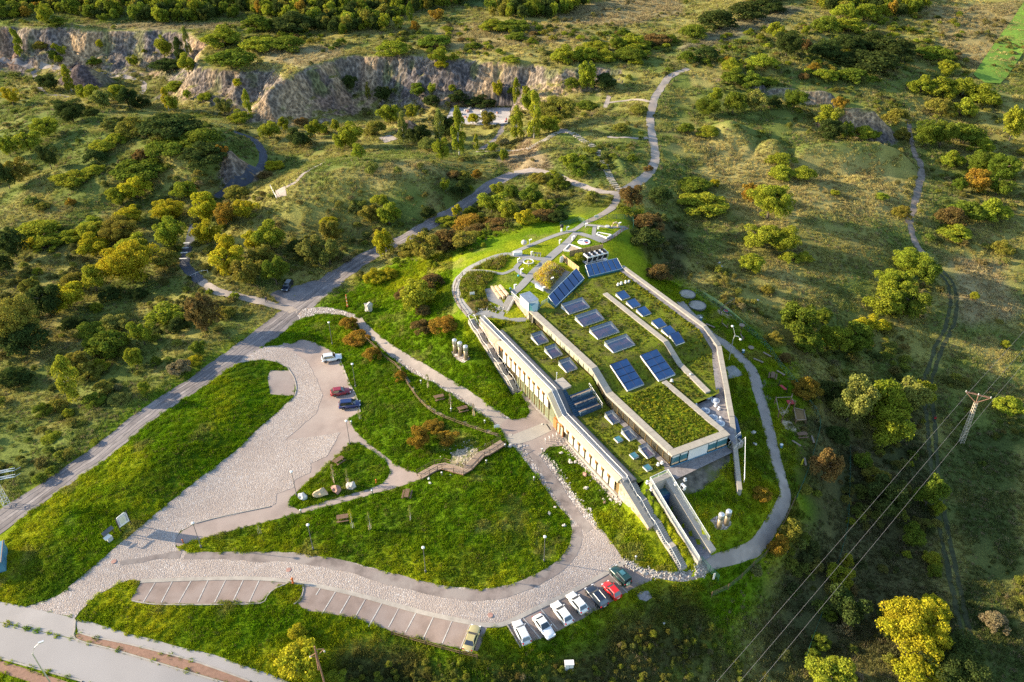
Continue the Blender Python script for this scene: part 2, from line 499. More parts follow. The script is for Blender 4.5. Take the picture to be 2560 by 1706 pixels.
def leaf_mat(name, source):
    """foliage: tint from the object colour or from the scattered instance, varied leaf by leaf"""
    m = bpy.data.materials.new(name); m.use_nodes = True
    nt = m.node_tree; nt.nodes.remove(nt.nodes['Principled BSDF']); out = nt.nodes['Material Output']
    if source == 'object':
        col = N(nt, 'ShaderNodeObjectInfo').outputs['Color']
    else:
        a = N(nt, 'ShaderNodeAttribute', attribute_type='INSTANCER', attribute_name='tint'); col = a.outputs['Color']
    geo = N(nt, 'ShaderNodeNewGeometry')
    hv = N(nt, 'ShaderNodeHueSaturation')
    r1 = N(nt, 'ShaderNodeMapRange'); r1.inputs[3].default_value = 0.62; r1.inputs[4].default_value = 1.42
    nt.links.new(geo.outputs['Random Per Island'], r1.inputs[0]); nt.links.new(r1.outputs[0], hv.inputs['Value'])
    r2 = N(nt, 'ShaderNodeMapRange'); r2.inputs[3].default_value = 0.455; r2.inputs[4].default_value = 0.538
    nz = noise(nt, geo.outputs['Position'], 0.45, 3); nt.links.new(nz, r2.inputs[0]); nt.links.new(r2.outputs[0], hv.inputs['Hue'])
    nt.links.new(col, hv.inputs['Color'])
    d = N(nt, 'ShaderNodeBsdfDiffuse'); t = N(nt, 'ShaderNodeBsdfTranslucent'); mx = N(nt, 'ShaderNodeMixShader'); mx.inputs[0].default_value = 0.33
    nt.links.new(hv.outputs[0], d.inputs[0]); nt.links.new(hv.outputs[0], t.inputs[0])
    nt.links.new(d.outputs[0], mx.inputs[1]); nt.links.new(t.outputs[0], mx.inputs[2]); nt.links.new(mx.outputs[0], out.inputs[0])
    return m

def cobble_mat(name, stops, scale, gap=(0.16, 0.13, 0.12), dirt=(0.36, 0.29, 0.25), dirt_amt=0.55):
    m, nt, p = _new(name)
    v = wpos(nt)
    dist = N(nt, 'ShaderNodeVectorMath', operation='ADD')
    nn = N(nt, 'ShaderNodeTexNoise'); nn.inputs['Scale'].default_value = 3.0; nt.links.new(v, nn.inputs['Vector'])
    sc = N(nt, 'ShaderNodeVectorMath', operation='SCALE'); sc.inputs['Scale'].default_value = 0.22
    nt.links.new(nn.outputs['Color'], sc.inputs[0]); nt.links.new(v, dist.inputs[0]); nt.links.new(sc.outputs[0], dist.inputs[1])
    vo = N(nt, 'ShaderNodeTexVoronoi'); vo.inputs['Scale'].default_value = scale; vo.inputs['Randomness'].default_value = 0.95; nt.links.new(dist.outputs[0], vo.inputs['Vector'])
    ve = N(nt, 'ShaderNodeTexVoronoi', feature='DISTANCE_TO_EDGE'); ve.inputs['Scale'].default_value = scale; ve.inputs['Randomness'].default_value = 0.95; nt.links.new(dist.outputs[0], ve.inputs['Vector'])
    sep = N(nt, 'ShaderNodeSeparateColor'); nt.links.new(vo.outputs['Color'], sep.inputs[0])
    c = ramp(nt, sep.outputs[0], stops)
    e = ramp(nt, ve.outputs['Distance'], [(0.02, (0, 0, 0)), (0.11, (1, 1, 1))])
    c = mixc(nt, e, gap, c)
    big = ramp(nt, noise(nt, v, 0.13, 5), [(0.42, (0, 0, 0)), (0.68, (1, 1, 1))])
    mm = N(nt, 'ShaderNodeMath', operation='MULTIPLY'); mm.inputs[1].default_value = dirt_amt; nt.links.new(big, mm.inputs[0])
    c = mixc(nt, mm.outputs[0], c, dirt)
    nt.links.new(c, p.inputs['Base Color']); p.inputs['Roughness'].default_value = 0.9; p.inputs['Specular IOR Level'].default_value = 0.2
    h = ramp(nt, ve.outputs['Distance'], [(0.0, (0, 0, 0)), (0.25, (1, 1, 1))])
    bump(nt, h, p, 0.8, 0.06)
    return m

MAT = {}
MAT['cobble'] = cobble_mat('cobbles', [(0.0, (.33, .28, .25)), (0.25, (.40, .345, .31)), (0.5, (.44, .39, .355)), (0.75, (.42, .335, .275)), (1.0, (.50, .465, .445))], 3.9, gap=(.23,.19,.17), dirt=(.27,.22,.195))
MAT['cobble2'] = cobble_mat('edge_stones', [(0.0, (.22, .19, .17)), (0.4, (.38, .335, .30)), (0.8, (.48, .445, .42)), (1.0, (.34, .25, .20))], 1.9, gap=(.11,.09,.08), dirt=(.25,.20,.175), dirt_amt=0.3)
MAT['pink'] = M('worn_concrete', (.265, .21, .185), .9, .10, .35, local=False, bmp=.25, second=(.305, .25, .22))
MAT['bay'] = M('bay_asphalt', (.225, .17, .145), .9, .12, .5, local=False, bmp=.3, second=(.265, .21, .185))
MAT['lane'] = M('gravel_lane', (.195, .16, .145), .95, .22, .6, local=False, bmp=.6, second=(.25, .215, .195))
MAT['track'] = M('rutted_track', (.185, .165, .163), .95, .2, .3, local=False, bmp=.6, second=(.145, .125, .122))
MAT['dust'] = M('dusty_path', (.31, .262, .225), .95, .14, .4, local=False, bmp=.4, second=(.26, .22, .19))
MAT['asphalt'] = M('asphalt', (.055, .06, .075), .85, .15, 1, local=False, bmp=.2)
MAT['road'] = M('old_asphalt', (.285, .265, .255), .85, .05, .12, local=False, bmp=.15, second=(.31, .29, .28))
MAT['walk'] = M('sidewalk', (.31, .285, .27), .85, .06, .2, local=False, bmp=.15)
MAT['brickpath'] = M('brown_paving', (.25, .145, .10), .9, .12, 2, local=False, bmp=.4)
MAT['white'] = M('road_paint', (.45, .43, .40), .8, .1, 3, local=False, second=(.34, .29, .26))
MAT['kerb'] = M('kerb_concrete', (.33, .295, .255), .9, .12, .8, local=False, bmp=.2)
MAT['slab'] = M('pale_slab', (.34, .305, .26), .85, .06, .6, local=False, bmp=.15)
MAT['cap'] = M('capping_slab', (.32, .285, .235), .85, .08, .9, local=False, bmp=.2)
MAT['conc'] = M('grey_concrete', (.26, .245, .225), .85, .1, .8, local=False, bmp=.2)
MAT['darkmat'] = M('door_mat', (.035, .033, .034), .95, .2, 4)
MAT['gravelroof'] = M('roof_gravel', (.20, .18, .178), .95, .22, 3, local=False, bmp=.8, second=(.25, .228, .224))
MAT['metal'] = M('galvanised_steel', (.62, .62, .62), .42, .06, 2, metal=.75)
MAT['bright'] = M('bright_tube', (.74, .73, .70), .4, .05, 2, metal=.2)
MAT['deckgrey'] = M('grey_sheet_metal', (.24, .243, .25), .6, .06, .7, metal=.2)
MAT['darksheet'] = M('dark_sheet_metal', (.12, .117, .12), .6, .1, .7, metal=.2)
MAT['panel'] = M('cream_panel', (.57, .53, .42), .65, .03, .8)
MAT['cornice'] = M('cream_render', (.42, .36, .25), .8, .07, .8)
MAT['stone'] = cobble_mat('stone_wall', [(0.0, (.26, .165, .115)), (0.4, (.42, .33, .26)), (0.7, (.34, .225, .165)), (1.0, (.46, .40, .34))], 1.6, gap=(.34, .28, .22), dirt_amt=0.1)
MAT['wood'] = M('brown_wood', (.155, .092, .055), .8, .2, 3, bmp=.3)
MAT['woodgrey'] = M('weathered_wood', (.25, .19, .145), .85, .15, 3, bmp=.3)
MAT['woodpale'] = M('pale_timber', (.58, .42, .26), .8, .12, 3, bmp=.3)
MAT['bamboo'] = M('bamboo_screen', (.42, .28, .13), .85, .2, 9, bmp=.4)
MAT['bronze'] = M('bronze_frame', (.22, .15, .065), .5, .12, 3, metal=.3)
MAT['rustbox'] = M('rusty_box', (.22, .105, .03), .8, .15, 3)
MAT['door'] = M('orange_wood_door', (.34, .14, .045), .6, .12, 2)
MAT['glassdark'] = glassy('dark_glass', (.045, .042, .03), .08)
MAT['glassgreen'] = glassy('green_glass', (.17, .19, .115), .1)
MAT['glasspale'] = glassy('pale_green_glass', (.34, .38, .27), .2, .4)
MAT['glassblue'] = glassy('sky_blue_glass', (.014, .055, .16), .05, .9)
MAT['glassteal'] = glassy('teal_glass', (.05, .16, .19), .05, .8)
MAT['glasssky'] = clear_glass('skylight_glass', (.045, .09, .16), .72)
MAT['glassrail'] = clear_glass('railing_glass', (.5, .56, .56), .35)
MAT['inside'] = M('room_below', (.22, .09, .11), .8, .3, .7, local=False, second=(.05, .06, .12))
MAT['bluedeck'] = M('blue_deck', (.035, .075, .12), .6, .12, 2)
MAT['whitep'] = M('white_coating', (.66, .65, .63), .5, .03, 2)
MAT['black'] = M('black_plastic', (.02, .02, .022), .6, .1, 3)
MAT['rubber'] = M('tyre_rubber', (.018, .018, .018), .9, .1, 3)
MAT['alu'] = M('wheel_alloy', (.45, .45, .46), .35, .05, 3, metal=.7)
MAT['carglass'] = glassy('car_glass', (.018, .024, .03), .03, .9)
MAT['redlight'] = M('red_lens', (.42, .015, .02), .3, .05, 3)
MAT['headl'] = M('clear_lens', (.75, .76, .78), .15, .03, 3)
MAT['plate'] = M('number_plate', (.75, .75, .72), .5, .02, 3)
MAT['rock_w'] = M('white_boulder', (.45, .41, .365), .9, .12, 1.2, bmp=.8)
MAT['rock_t'] = M('tan_boulder', (.50, .37, .22), .9, .12, 1.2, bmp=.8)
MAT['rock_r'] = M('red_boulder', (.33, .19, .155), .9, .12, 1.2, bmp=.8)
MAT['rock_g'] = M('grey_boulder', (.40, .40, .38), .9, .15, 1.2, bmp=.8)
MAT['bark'] = M('bark', (.11, .085, .06), .95, .25, 2, bmp=.5)
MAT['birch'] = M('birch_bark', (.52, .49, .44), .9, .2, 3)
MAT['leaf'] = leaf_mat('tree_leaves', 'object')
MAT['tuft'] = leaf_mat('grass_blades', 'inst')
MAT['orange'] = M('orange_post', (.55, .13, .03), .6, .1, 3)
MAT['green_f'] = M('green_fence', (.02, .09, .06), .6, .1, 3)
MAT['bluepaint'] = M('blue_panel', (.06, .17, .27), .5, .15, 1, second=(.09, .22, .31))
MAT['sand'] = M('play_sand', (.40, .31, .22), .95, .1, 1)
MAT['teal'] = M('teal_paint', (.05, .32, .42), .4, .05, 3)
MAT['redp'] = M('red_paint', (.35, .03, .03), .5, .08, 3)
MAT['navy'] = M('navy_cloth', (.02, .03, .06), .9, .1, 4)
MAT['skin'] = M('skin', (.45, .27, .19), .6, .05, 4)
MAT['brickred'] = M('orange_paver', (.38, .17, .09), .9, .12, 3)

# ------------------------------------------------------------------ terrain mesh with soil / sward colours
def px_poly(pts):
    x, y, z = Gmany([p[0] for p in pts], [p[1] for p in pts]); return list(zip(x, y))

def build_terrain():
    n1 = fbm(XX / 30, YY / 30, 101); n2 = fbm(XX / 9, YY / 9, 102); n3 = fbm(XX / 3.2, YY / 3.2, 103, 3); n4 = fbm(XX / 55, YY / 55, 104)
    def c(t): return np.array(t)[None, None, :]
    def lerp(a, b, t): return a + (b - a) * t[..., None]
    straw, olive, green, brown = c((.335, .285, .095)), c((.225, .210, .058)), c((.125, .155, .036)), c((.150, .125, .048))
    col = lerp(olive, straw, smooth(.44, .68, n1 * .6 + n2 * .4))
    col = lerp(col, green, smooth(.44, .60, n2 * .5 + n4 * .5))
    col = lerp(col, brown, smooth(.60, .78, fbm(XX / 7, YY / 7, 110)) * .6)
    col = col * (0.72 + 0.56 * n3[..., None])
    lawn = lerp(c((.105, .185, .006)), c((.285, .305, .012)), smooth(.40, .66, n2 * .5 + n1 * .5)) * (0.8 + .4 * n3[..., None])
    lawn = lerp(lawn, c((.26, .225, .07)), smooth(.62, .76, fbm(XX / 5, YY / 5, 131)) * .55)
    lawn = lerp(lawn, c((.075, .135, .010)), smooth(.56, .70, fbm(XX / 7, YY / 7, 133)) * .7)
    fm = np.where(FLATM > .5, 1, 1 - smooth(0, 7 , _fd + (n2 - .5) * 10))
    col = lerp(col, lawn, fm)
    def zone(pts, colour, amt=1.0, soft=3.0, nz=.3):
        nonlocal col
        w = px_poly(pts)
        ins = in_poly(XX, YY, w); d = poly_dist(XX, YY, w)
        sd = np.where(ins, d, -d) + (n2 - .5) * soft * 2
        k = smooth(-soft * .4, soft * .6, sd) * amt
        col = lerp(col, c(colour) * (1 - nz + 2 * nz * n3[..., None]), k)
    #zone([(2435,186),(2522,62),(2575,-10),(2600,60),(2560,130),(2510,215),(2470,215)], (.15, .25, .03), 1, 1.5, .12)
    zone([(2560,130),(2640,100),(2640,300),(2520,230)], (.11, .13, .03), .8)
    zone([(1690,125),(1880,35),(1960,15),(2010,22),(1925,70),(1790,115),(1700,130)], (.19, .17, .10), .9, 2, .1)
    zone([(1120,28),(1290,0),(1310,-30),(1200,-30),(1150,10)], (.10, .15, .05), .9, 2, .1)
    zone([(1380,40),(1560,-5),(1700,-5),(1700,40),(1560,70),(1400,62)], (.25, .20, .10), .9, 4)
    zone([(1100,60),(1400,60),(1480,100),(1300,120),(1050,125)], (.24, .19, .09), .7, 5)
    zone([(640,130),(860,110),(860,140),(760,170),(680,160)], (.27, .22, .12), .8, 4)
    zone([(150,62),(380,55),(600,60),(560,75),(250,72)], (.26, .20, .12), .7, 4)
    zone([(2300,20),(2560,0),(2500,120),(2440,190),(2380,150)], (.23, .18, .09), .7, 5)
    zone([(1700,320),(2000,400),(2280,420),(2290,560),(2000,540),(1880,700),(2000,720),(1900,600),(1780,480)], (.29, .245, .085), 1.0, 8)
    zone([(2350,640),(2530,640),(2530,800),(2400,800)], (.30, .235, .12), .8, 6)
    zone([(1240,400),(1320,330),(1380,420),(1310,440)], (.30, .215, .14), .75, 3)
    zone([(860,440),(1040,400),(1130,440),(950,490)], (.29, .24, .10), .7, 6)
    zone([(1150,480),(1560,480),(1560,530),(1300,560),(1100,620)], (.10, .105, .03), .6, 6)
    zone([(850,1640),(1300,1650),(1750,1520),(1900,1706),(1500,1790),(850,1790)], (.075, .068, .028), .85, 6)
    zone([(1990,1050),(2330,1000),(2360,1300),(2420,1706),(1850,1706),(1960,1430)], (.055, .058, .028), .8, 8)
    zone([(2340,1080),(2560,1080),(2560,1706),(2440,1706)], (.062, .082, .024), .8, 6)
    zone([(200,150),(400,160),(470,210),(350,250),(150,225)], (.10, .115, .03), .7, 5)
    zone([(1155,770),(1200,730),(1230,760),(1210,790)], (.085, .05, .03), .8, 1)
    zone([(1560,520),(1700,560),(1740,700),(1640,690)], (.045, .05, .022), .8, 4)
    rock = CLIFF.copy()
    gx = np.gradient(HH, axis=1) / np.gradient(XX, axis=1); gy = np.gradient(HH, axis=0) / np.gradient(YY, axis=0)
    sl = np.hypot(gx, gy)
    rock = np.where(YY > 180, np.clip(rock * smooth(.22, .50, sl + (n2 - .5) * .5) , 0, 1), 0)
    rk = lerp(c((.140, .118, .098)), c((.245, .175, .105)), smooth(.35, .62, fbm(XX / 16, YY / 16, 120)))
    rk = lerp(rk, c((.075, .068, .072)), smooth(.5, .7, n2) * .8)
    rk = lerp(rk, c((.16, .10, .068)), smooth(.60, .74, fbm(XX / 12, YY / 30, 121)) * .7)
    rk = lerp(rk, c((.085, .10, .025)), smooth(.60, .70, fbm(XX / 5, YY / 5, 140)) * .6)
    col = lerp(col, rk, rock)
    heap = in_poly(XX, YY, px_poly([(140, 215), (165, 165), (195, 150), (225, 175), (268, 222), (210, 235)]))
    col = np.where((heap & (CLIFF > .3))[..., None], c((.075, .058, .056)), col)
    ny, nx = XX.shape
    vs_ = np.stack([XX, YY, HH], -1).reshape(-1, 3)
    idx = np.arange(ny * nx).reshape(ny, nx)
    q = np.stack([idx[:-1, :-1], idx[:-1, 1:], idx[1:, 1:], idx[1:, :-1]], -1).reshape(-1, 4)
    me = bpy.data.meshes.new('ground')
    me.vertices.add(len(vs_)); me.vertices.foreach_set('co', vs_.ravel())
    me.loops.add(q.size); me.loops.foreach_set('vertex_index', q.ravel())
    me.polygons.add(len(q)); me.polygons.foreach_set('loop_start', np.arange(len(q)) * 4); me.polygons.foreach_set('loop_total', np.full(len(q), 4))
    me.polygons.foreach_set('use_smooth', np.ones(len(q), bool))
    me.update(); me.validate()
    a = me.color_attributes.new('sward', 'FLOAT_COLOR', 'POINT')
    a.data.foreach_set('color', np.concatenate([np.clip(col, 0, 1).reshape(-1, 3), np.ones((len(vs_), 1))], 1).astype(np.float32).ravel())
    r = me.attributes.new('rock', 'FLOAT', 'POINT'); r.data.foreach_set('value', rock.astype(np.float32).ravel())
    m, nt, p = _new('ground')
    v = wpos(nt)
    at = N(nt, 'ShaderNodeAttribute', attribute_name='sward').outputs['Color']
    rk_ = N(nt, 'ShaderNodeAttribute', attribute_name='rock').outputs['Fac']
    f0 = ramp(nt, noise(nt, v, 2.6, 6, .7), [(.25, (.50, .50, .50)), (.5, (.95, .95, .95)), (.75, (1.5, 1.48, 1.35))])
    f1 = mixc(nt, 1.0, f0, ramp(nt, noise(nt, v, 9.0, 4, .8), [(.3, (.45, .47, .45)), (.5, (1, 1, 1)), (.7, (1.55, 1.5, 1.4))]), 'MULTIPLY')
    cc = mixc(nt, 1.0, at, f1, 'MULTIPLY')
    mp = N(nt, 'ShaderNodeMapping'); mp.inputs['Scale'].default_value = (1, 1, .32); nt.links.new(v, mp.inputs['Vector'])
    nr0 = noise(nt, mp.outputs[0], .8, 9, .75)
    vr = N(nt, 'ShaderNodeTexVoronoi'); vr.inputs['Scale'].default_value = .9; nt.links.new(mp.outputs[0], vr.inputs['Vector'])
    nrm = N(nt, 'ShaderNodeMix'); nrm.inputs[0].default_value = .38; nt.links.new(nr0, nrm.inputs[2]); nt.links.new(vr.outputs['Distance'], nrm.inputs[3]); nr = nrm.outputs[0]
    fr = ramp(nt, nr, [(.28, (.35, .35, .38)), (.42, (.85, .84, .84)), (.52, (1.25, 1.22, 1.18)), (.62, (2.3, 2.25, 2.2))])
    cr = mixc(nt, 1.0, at, fr, 'MULTIPLY')
    cc = mixc(nt, rk_, cc, cr)
    nt.links.new(cc, p.inputs['Base Color']); p.inputs['Roughness'].default_value = 1.0; p.inputs['Specular IOR Level'].default_value = 0.05
    hb = N(nt, 'ShaderNodeMix'); nt.links.new(rk_, hb.inputs[0]); nt.links.new(noise(nt, v, 2.2, 6, .7), hb.inputs[2]); nt.links.new(nr, hb.inputs[3])
    b = N(nt, 'ShaderNodeBump'); b.inputs['Strength'].default_value = 1.0
    db = N(nt, 'ShaderNodeMix'); db.inputs[2].default_value = .22; db.inputs[3].default_value = 1.3; nt.links.new(rk_, db.inputs[0])
    nt.links.new(db.outputs[0], b.inputs['Distance']); nt.links.new(hb.outputs[0], b.inputs['Height']); nt.links.new(b.outputs[0], p.inputs['Normal'])
    me.materials.append(m)
    o = bpy.data.objects.new('ground', me); COL.objects.link(o)
    tag(o, 'rolling quarry land with lawns, rough meadow and bare rock faces', None, None, 'structure')
    return col, rock
GCOL, GROCK = build_terrain()

def gcol(x, y):
    i = np.clip(np.searchsorted(GX, x) - 1, 0, len(GX) - 2); j = np.clip(np.searchsorted(GY, y) - 1, 0, len(GY) - 2)
    return GCOL[j, i], GROCK[j, i]

# ------------------------------------------------------------------ draped sheets and ribbons
SHEETS = []        # plan polygons kept free of grass
def densify(pts, step):
    out = []
    n = len(pts)
    for i in range(n):
        a = pts[i]; b = pts[(i + 1) % n]
        k = max(1, int(math.hypot(b[0] - a[0], b[1] - a[1]) / step))
        out += [(a[0] + (b[0] - a[0]) * j / k, a[1] + (b[1] - a[1]) * j / k) for j in range(k)]
    return out

def sheet(name, px, mat, off=.05, step=1.0, jag=0.0, world=False, zfun=None, label=None, parent=None, kind='structure', smoothp=False):
    w = list(px) if world else px_poly(px)
    if smoothp: w = catmull(w, True)
    w = densify(w, step)
    if jag:
        ax = np.array(w); j1 = vnoise(ax[:, 0] * 1.7, ax[:, 1] * 1.7, 61) - .5; j2 = vnoise(ax[:, 0] * 1.7, ax[:, 1] * 1.7, 62) - .5
        w = [(p[0] + j1[i] * jag * 2, p[1] + j2[i] * jag * 2) for i, p in enumerate(w)]
    SHEETS.append(w)
    ax = np.array(w); x0, y0 = ax.min(0); x1, y1 = ax.max(0)
    gx, gy = np.meshgrid(np.arange(x0 + step * .5, x1, step), np.arange(y0 + step * .5, y1, step))
    gx = gx.ravel(); gy = gy.ravel()
    ok = in_poly(gx, gy, w)
    gx, gy = gx[ok], gy[ok]
    if len(gx):
        dd = poly_dist(gx, gy, w) > step * .35
        gx, gy = gx[dd], gy[dd]
    n = len(w)
    vv = [Vector(p) for p in w] + [Vector((a, b)) for a, b in zip(gx, gy)]
    r = delaunay_2d_cdt(vv, [], [list(range(n))], 1, 1e-4)
    xs = np.array([p.x for p in r[0]]); ys = np.array([p.y for p in r[0]])
    zs = (Hg(xs, ys) if zfun is None else zfun(xs, ys)) + off
    me = bpy.data.meshes.new(name)
    fs = []
    for f in r[2]:
        a, b, c_ = f[:3]
        fs.append(f if (xs[b] - xs[a]) * (ys[c_] - ys[a]) - (ys[b] - ys[a]) * (xs[c_] - xs[a]) > 0 else tuple(reversed(f)))
    me.from_pydata(list(zip(xs, ys, zs)), [], fs); me.materials.append(MAT[mat] if isinstance(mat, str) else mat)
    me.polygons.foreach_set('use_smooth', [True] * len(me.polygons)); me.update()
    o = bpy.data.objects.new(name, me); COL.objects.link(o)
    if parent is not None: o.parent = parent
    elif kind: tag(o, label, None, None, kind)
    return o

def catmull(p, closed=False, k=6):
    p = [Vector(q[:2]) for q in p]; out = []; n = len(p)
    for i in range(n if closed else n - 1):
        a = p[(i - 1) % n] if closed or i > 0 else p[i]; b = p[i]; c_ = p[(i + 1) % n]; d = p[(i + 2) % n] if closed or i + 2 < n else c_
        for j in range(k):
            t = j / k
            q = 0.5 * ((2 * b) + (c_ - a) * t + (2 * a - 5 * b + 4 * c_ - d) * t * t + (3 * b - a - 3 * c_ + d) * t ** 3)
            out.append((q.x, q.y))
    if not closed: out.append((p[-1].x, p[-1].y))
    return out

def ribbon(name, px, width, mat, off=.05, label=None, world=False, na=5, kind='structure', parent=None, zfun=None, thick=0.0, keep=True, wob=.1):
    w = list(px) if world else px_poly(px)
    c = catmull(w)
    # resample
    L_ = [0]
    for i in range(1, len(c)): L_.append(L_[-1] + math.hypot(c[i][0] - c[i - 1][0], c[i][1] - c[i - 1][1]))
    k = max(2, int(L_[-1] / 0.9)); xs = np.interp(np.linspace(0, L_[-1], k + 1), L_, [q[0] for q in c]); ys = np.interp(np.linspace(0, L_[-1], k + 1), L_, [q[1] for q in c])
    wd = np.interp(np.linspace(0, 1, k + 1), np.linspace(0, 1, len(width)), width) if hasattr(width, '__len__') else np.full(k + 1, width)
    tx = np.gradient(xs); ty = np.gradient(ys); l = np.hypot(tx, ty) + 1e-9; nx, ny = -ty / l, tx / l
    wl = wd / 2 * (1 + wob * 2 * (vnoise(xs / 1.7, ys / 1.7, 71) - .5)); wr = wd / 2 * (1 + wob * 2 * (vnoise(xs / 1.7, ys / 1.7, 72) - .5))
    P = []
    for j in range(na):
        a = j / (na - 1); o_ = wl * (1 - 2 * a) if a < .5 else -wr * (2 * a - 1)
        X = xs + nx * o_; Y = ys + ny * o_
        P.append(np.stack([X, Y, (Hg(X, Y) if zfun is None else zfun(X, Y)) + off], -1))
    P = np.stack(P, 1)
    if keep: SHEETS.append([tuple(q[:2]) for q in P[:, 0]] + [tuple(q[:2]) for q in P[::-1, -1]])
    fs = []
    for i in range(k):
        for j in range(na - 1):
            a = i * na + j
            fs.append((a, a + 1, a + na + 1, a + na))
    vs_ = P.reshape(-1, 3).tolist()
    if thick:
        b = len(vs_); vs_ += [[x, y, z - thick] for x, y, z in vs_]
        for i in range(k):
            fs.append((i * na, (i + 1) * na, b + (i + 1) * na, b + i * na)); fs.append(((i + 1) * na + na - 1, i * na + na - 1, b + i * na + na - 1, b + (i + 1) * na + na - 1))
    me = bpy.data.meshes.new(name); me.from_pydata(vs_, [], fs); me.materials.append(MAT[mat] if isinstance(mat, str) else mat); me.update()
    if not thick: me.polygons.foreach_set('use_smooth', [True] * len(me.polygons))
    o = bpy.data.objects.new(name, me); COL.objects.link(o)
    if parent is not None: o.parent = parent
    elif kind: tag(o, label, None, None, kind)
    return o
# ------------------------------------------------------------------ roads, lots, paths
ribbon('gravel_track', [(-60,1352),(0,1305),(87,1246),(187,1176),(255,1130),(380,1031),(485,962),(541,922),(610,874),(690,815),(740,775),(800,726),(850,688),(910,648),(992,607),(1078,560),(1150,521),(1233,460),(1285,433)], [5.2,5.2,5.0,5.2,6.5,7.0,4.4,4.0,3.6,4.5], 'track', .05, 'grey rutted dirt track from the lower left corner up to the quarry', na=7)
sheet('dirt_patch', [(676,738),(700,722),(725,722),(750,712),(790,700),(850,680),(862,690),(810,735),(775,775),(735,778),(700,760)], 'track', .035, jag=.5, label='bare dirt patch beside the crossing under the black car')
ribbon('path', [(1285,433),(1330,428),(1385,437),(1435,458),(1490,477),(1545,483)], [3.2,2.2], 'dust', .07)
ribbon('path', [(1535,490),(1560,476),(1600,452),(1636,408),(1634,360),(1625,300),(1640,240),(1665,202),(1692,183),(1720,172)], 2.7, 'dust', .09, 'pale paved path climbing along the rim towards the plateau')
ribbon('path', [(1546,486),(1530,520),(1490,545),(1466,556)], 1.9, 'dust', .06)
ribbon('path', [(1636,263),(1580,250),(1520,257)], 1.4, 'dust', .07); ribbon('path', [(1523,240),(1512,272)], 1.6, 'dust', .09)
ribbon('path', [(1620,345),(1560,344),(1517,343)], 1.3, 'dust', .07)
ribbon('path', [(1258,313),(1250,335),(1225,360),(1200,376)], 2.0, 'track', .07)
ribbon('asphalt_path', [(583,330),(600,336),(629,347),(652,372),(659,392),(652,418),(621,442),(570,475),(541,495)], 2.6, 'asphalt', .07)
ribbon('asphalt_path', [(486,560),(478,592),(467,630),(462,660),(474,678),(490,694),(506,707)], 2.7, 'asphalt', .07, 'dark asphalt path with pale steps on the left')
ribbon('path', [(503,704),(524,718),(548,731),(603,743),(658,756),(712,771),(735,780)], 2.3, 'dust', .08, 'pale path leading from the asphalt steps to the crossing')
for i, (u, v) in enumerate([(470, 609), (466, 621), (463, 633), (459, 648)]):
    p = G(u, v); b = MB(); b.box((0, 0, .14), (2.3, .5, .09)); o = b.build('path_step', MAT['whitep']); o.location = p; o.rotation_euler.z = .1
    tag(o, '%s of four white step edges on the dark asphalt path' % ['topmost', 'second highest', 'third highest', 'lowest'][i], 'step', 'white step edges')
ribbon('dirt_track', [(2270,300),(2274,322),(2285,380),(2303,420),(2292,486),(2274,548),(2278,570),(2292,615),(2329,651)], [1.6,2.2,1.9], M('brown_dirt', (.21, .165, .13), .95, .3, .6, local=False, bmp=.5), .07, 'stony track through the right meadow', wob=.35)
for k in (-1, 1):
    ribbon('wheel_rut', [(2329 + k * 7,655),(2369 + k * 7,699),(2383 + k * 8,743),(2376 + k * 9,808),(2347 + k * 9,870),(2329 + k * 9,925),(2318 + k * 9,958),(2325 + k * 9,1040),(2338 + k * 9,1200),(2375 + k * 10,1400),(2430 + k * 10,1640)], .9, M('rut_soil', (.05, .055, .022), .95, .3, 1, local=False), .06, None, wob=.4)
ribbon('path', [(0,150),(60,163),(84,178),(90,200),(105,228),(140,238),(180,243)], 2.0, 'track', .07, wob=.3)
ribbon('path', [(100,162),(165,172),(265,187),(330,197),(360,210),(352,236)], 2.2, 'dust', .07, wob=.3)
ribbon('footpath', [(706,478),(722,464),(749,446),(815,406)], .9, 'dust', .07)
sheet('lookout_floor', [(688,478),(712,466),(717,490),(692,496)], 'dust', .09)
sheet('exhibit_court', [(1129,270),(1277,270),(1268,312),(1154,312),(1113,303)], M('court_gravel', (.40, .37, .36), .95, .06, 1, local=False), .1, label='gravel court with stone slabs on the quarry floor')
ribbon('footpath', [(1190,380),(1260,377),(1320,372)], .8, 'dust', .06)
sheet('lookout_floor', [(946,346),(975,338),(995,348),(962,358)], 'dust', .12)
sheet('lookout_floor', [(1388,322),(1420,324),(1424,333),(1396,334)], 'dust', .12)

COBLOT = [(691,1260),(691,1236),(735,1220),(736,1200),(777,1182),(777,1160),(819,1141),(850,1082),(713,1101),(790,1035),(806,991),(791,947),(768,904),(705,863)]
sheet('parking_lot', [(705,866),(709,857),(727,861),(753,849),(786,856),(822,874),(841,885),(855,911),(872,955),(890,991),(901,1031),(872,1046),(883,1072),(876,1110),(861,1122),(836,1147),(817,1163),(751,1222),(722,1250),(725,1263),(748,1276),(735,1289),(680,1301),(514,1344),(445,1366),(430,1352),(455,1330),(489,1308),(560,1290),(676,1262),(680,1230),(700,1180),(690,1100),(770,1030),(780,980),(760,920)], 'pink', .04, jag=.12, label='worn pinkish concrete car park beside the cobbles')
sheet('path', [(883,1072),(905,1095),(934,1119),(985,1158),(1008,1170),(1048,1185),(1050,1200),(1004,1216),(923,1238),(850,1259),(735,1289),(748,1276),(766,1269),(817,1253),(869,1238),(920,1223),(955,1211),(971,1194),(976,1173),(968,1157),(946,1140),(917,1119),(897,1109),(876,1110)], 'pink', .045, jag=.12, label='pink concrete path curving round the boulder lawn to the wooden stairs')
sheet('parking_lot', [(669,944),(676,927),(727,927),(737,960),(735,991),(676,986)], 'pink', .04)
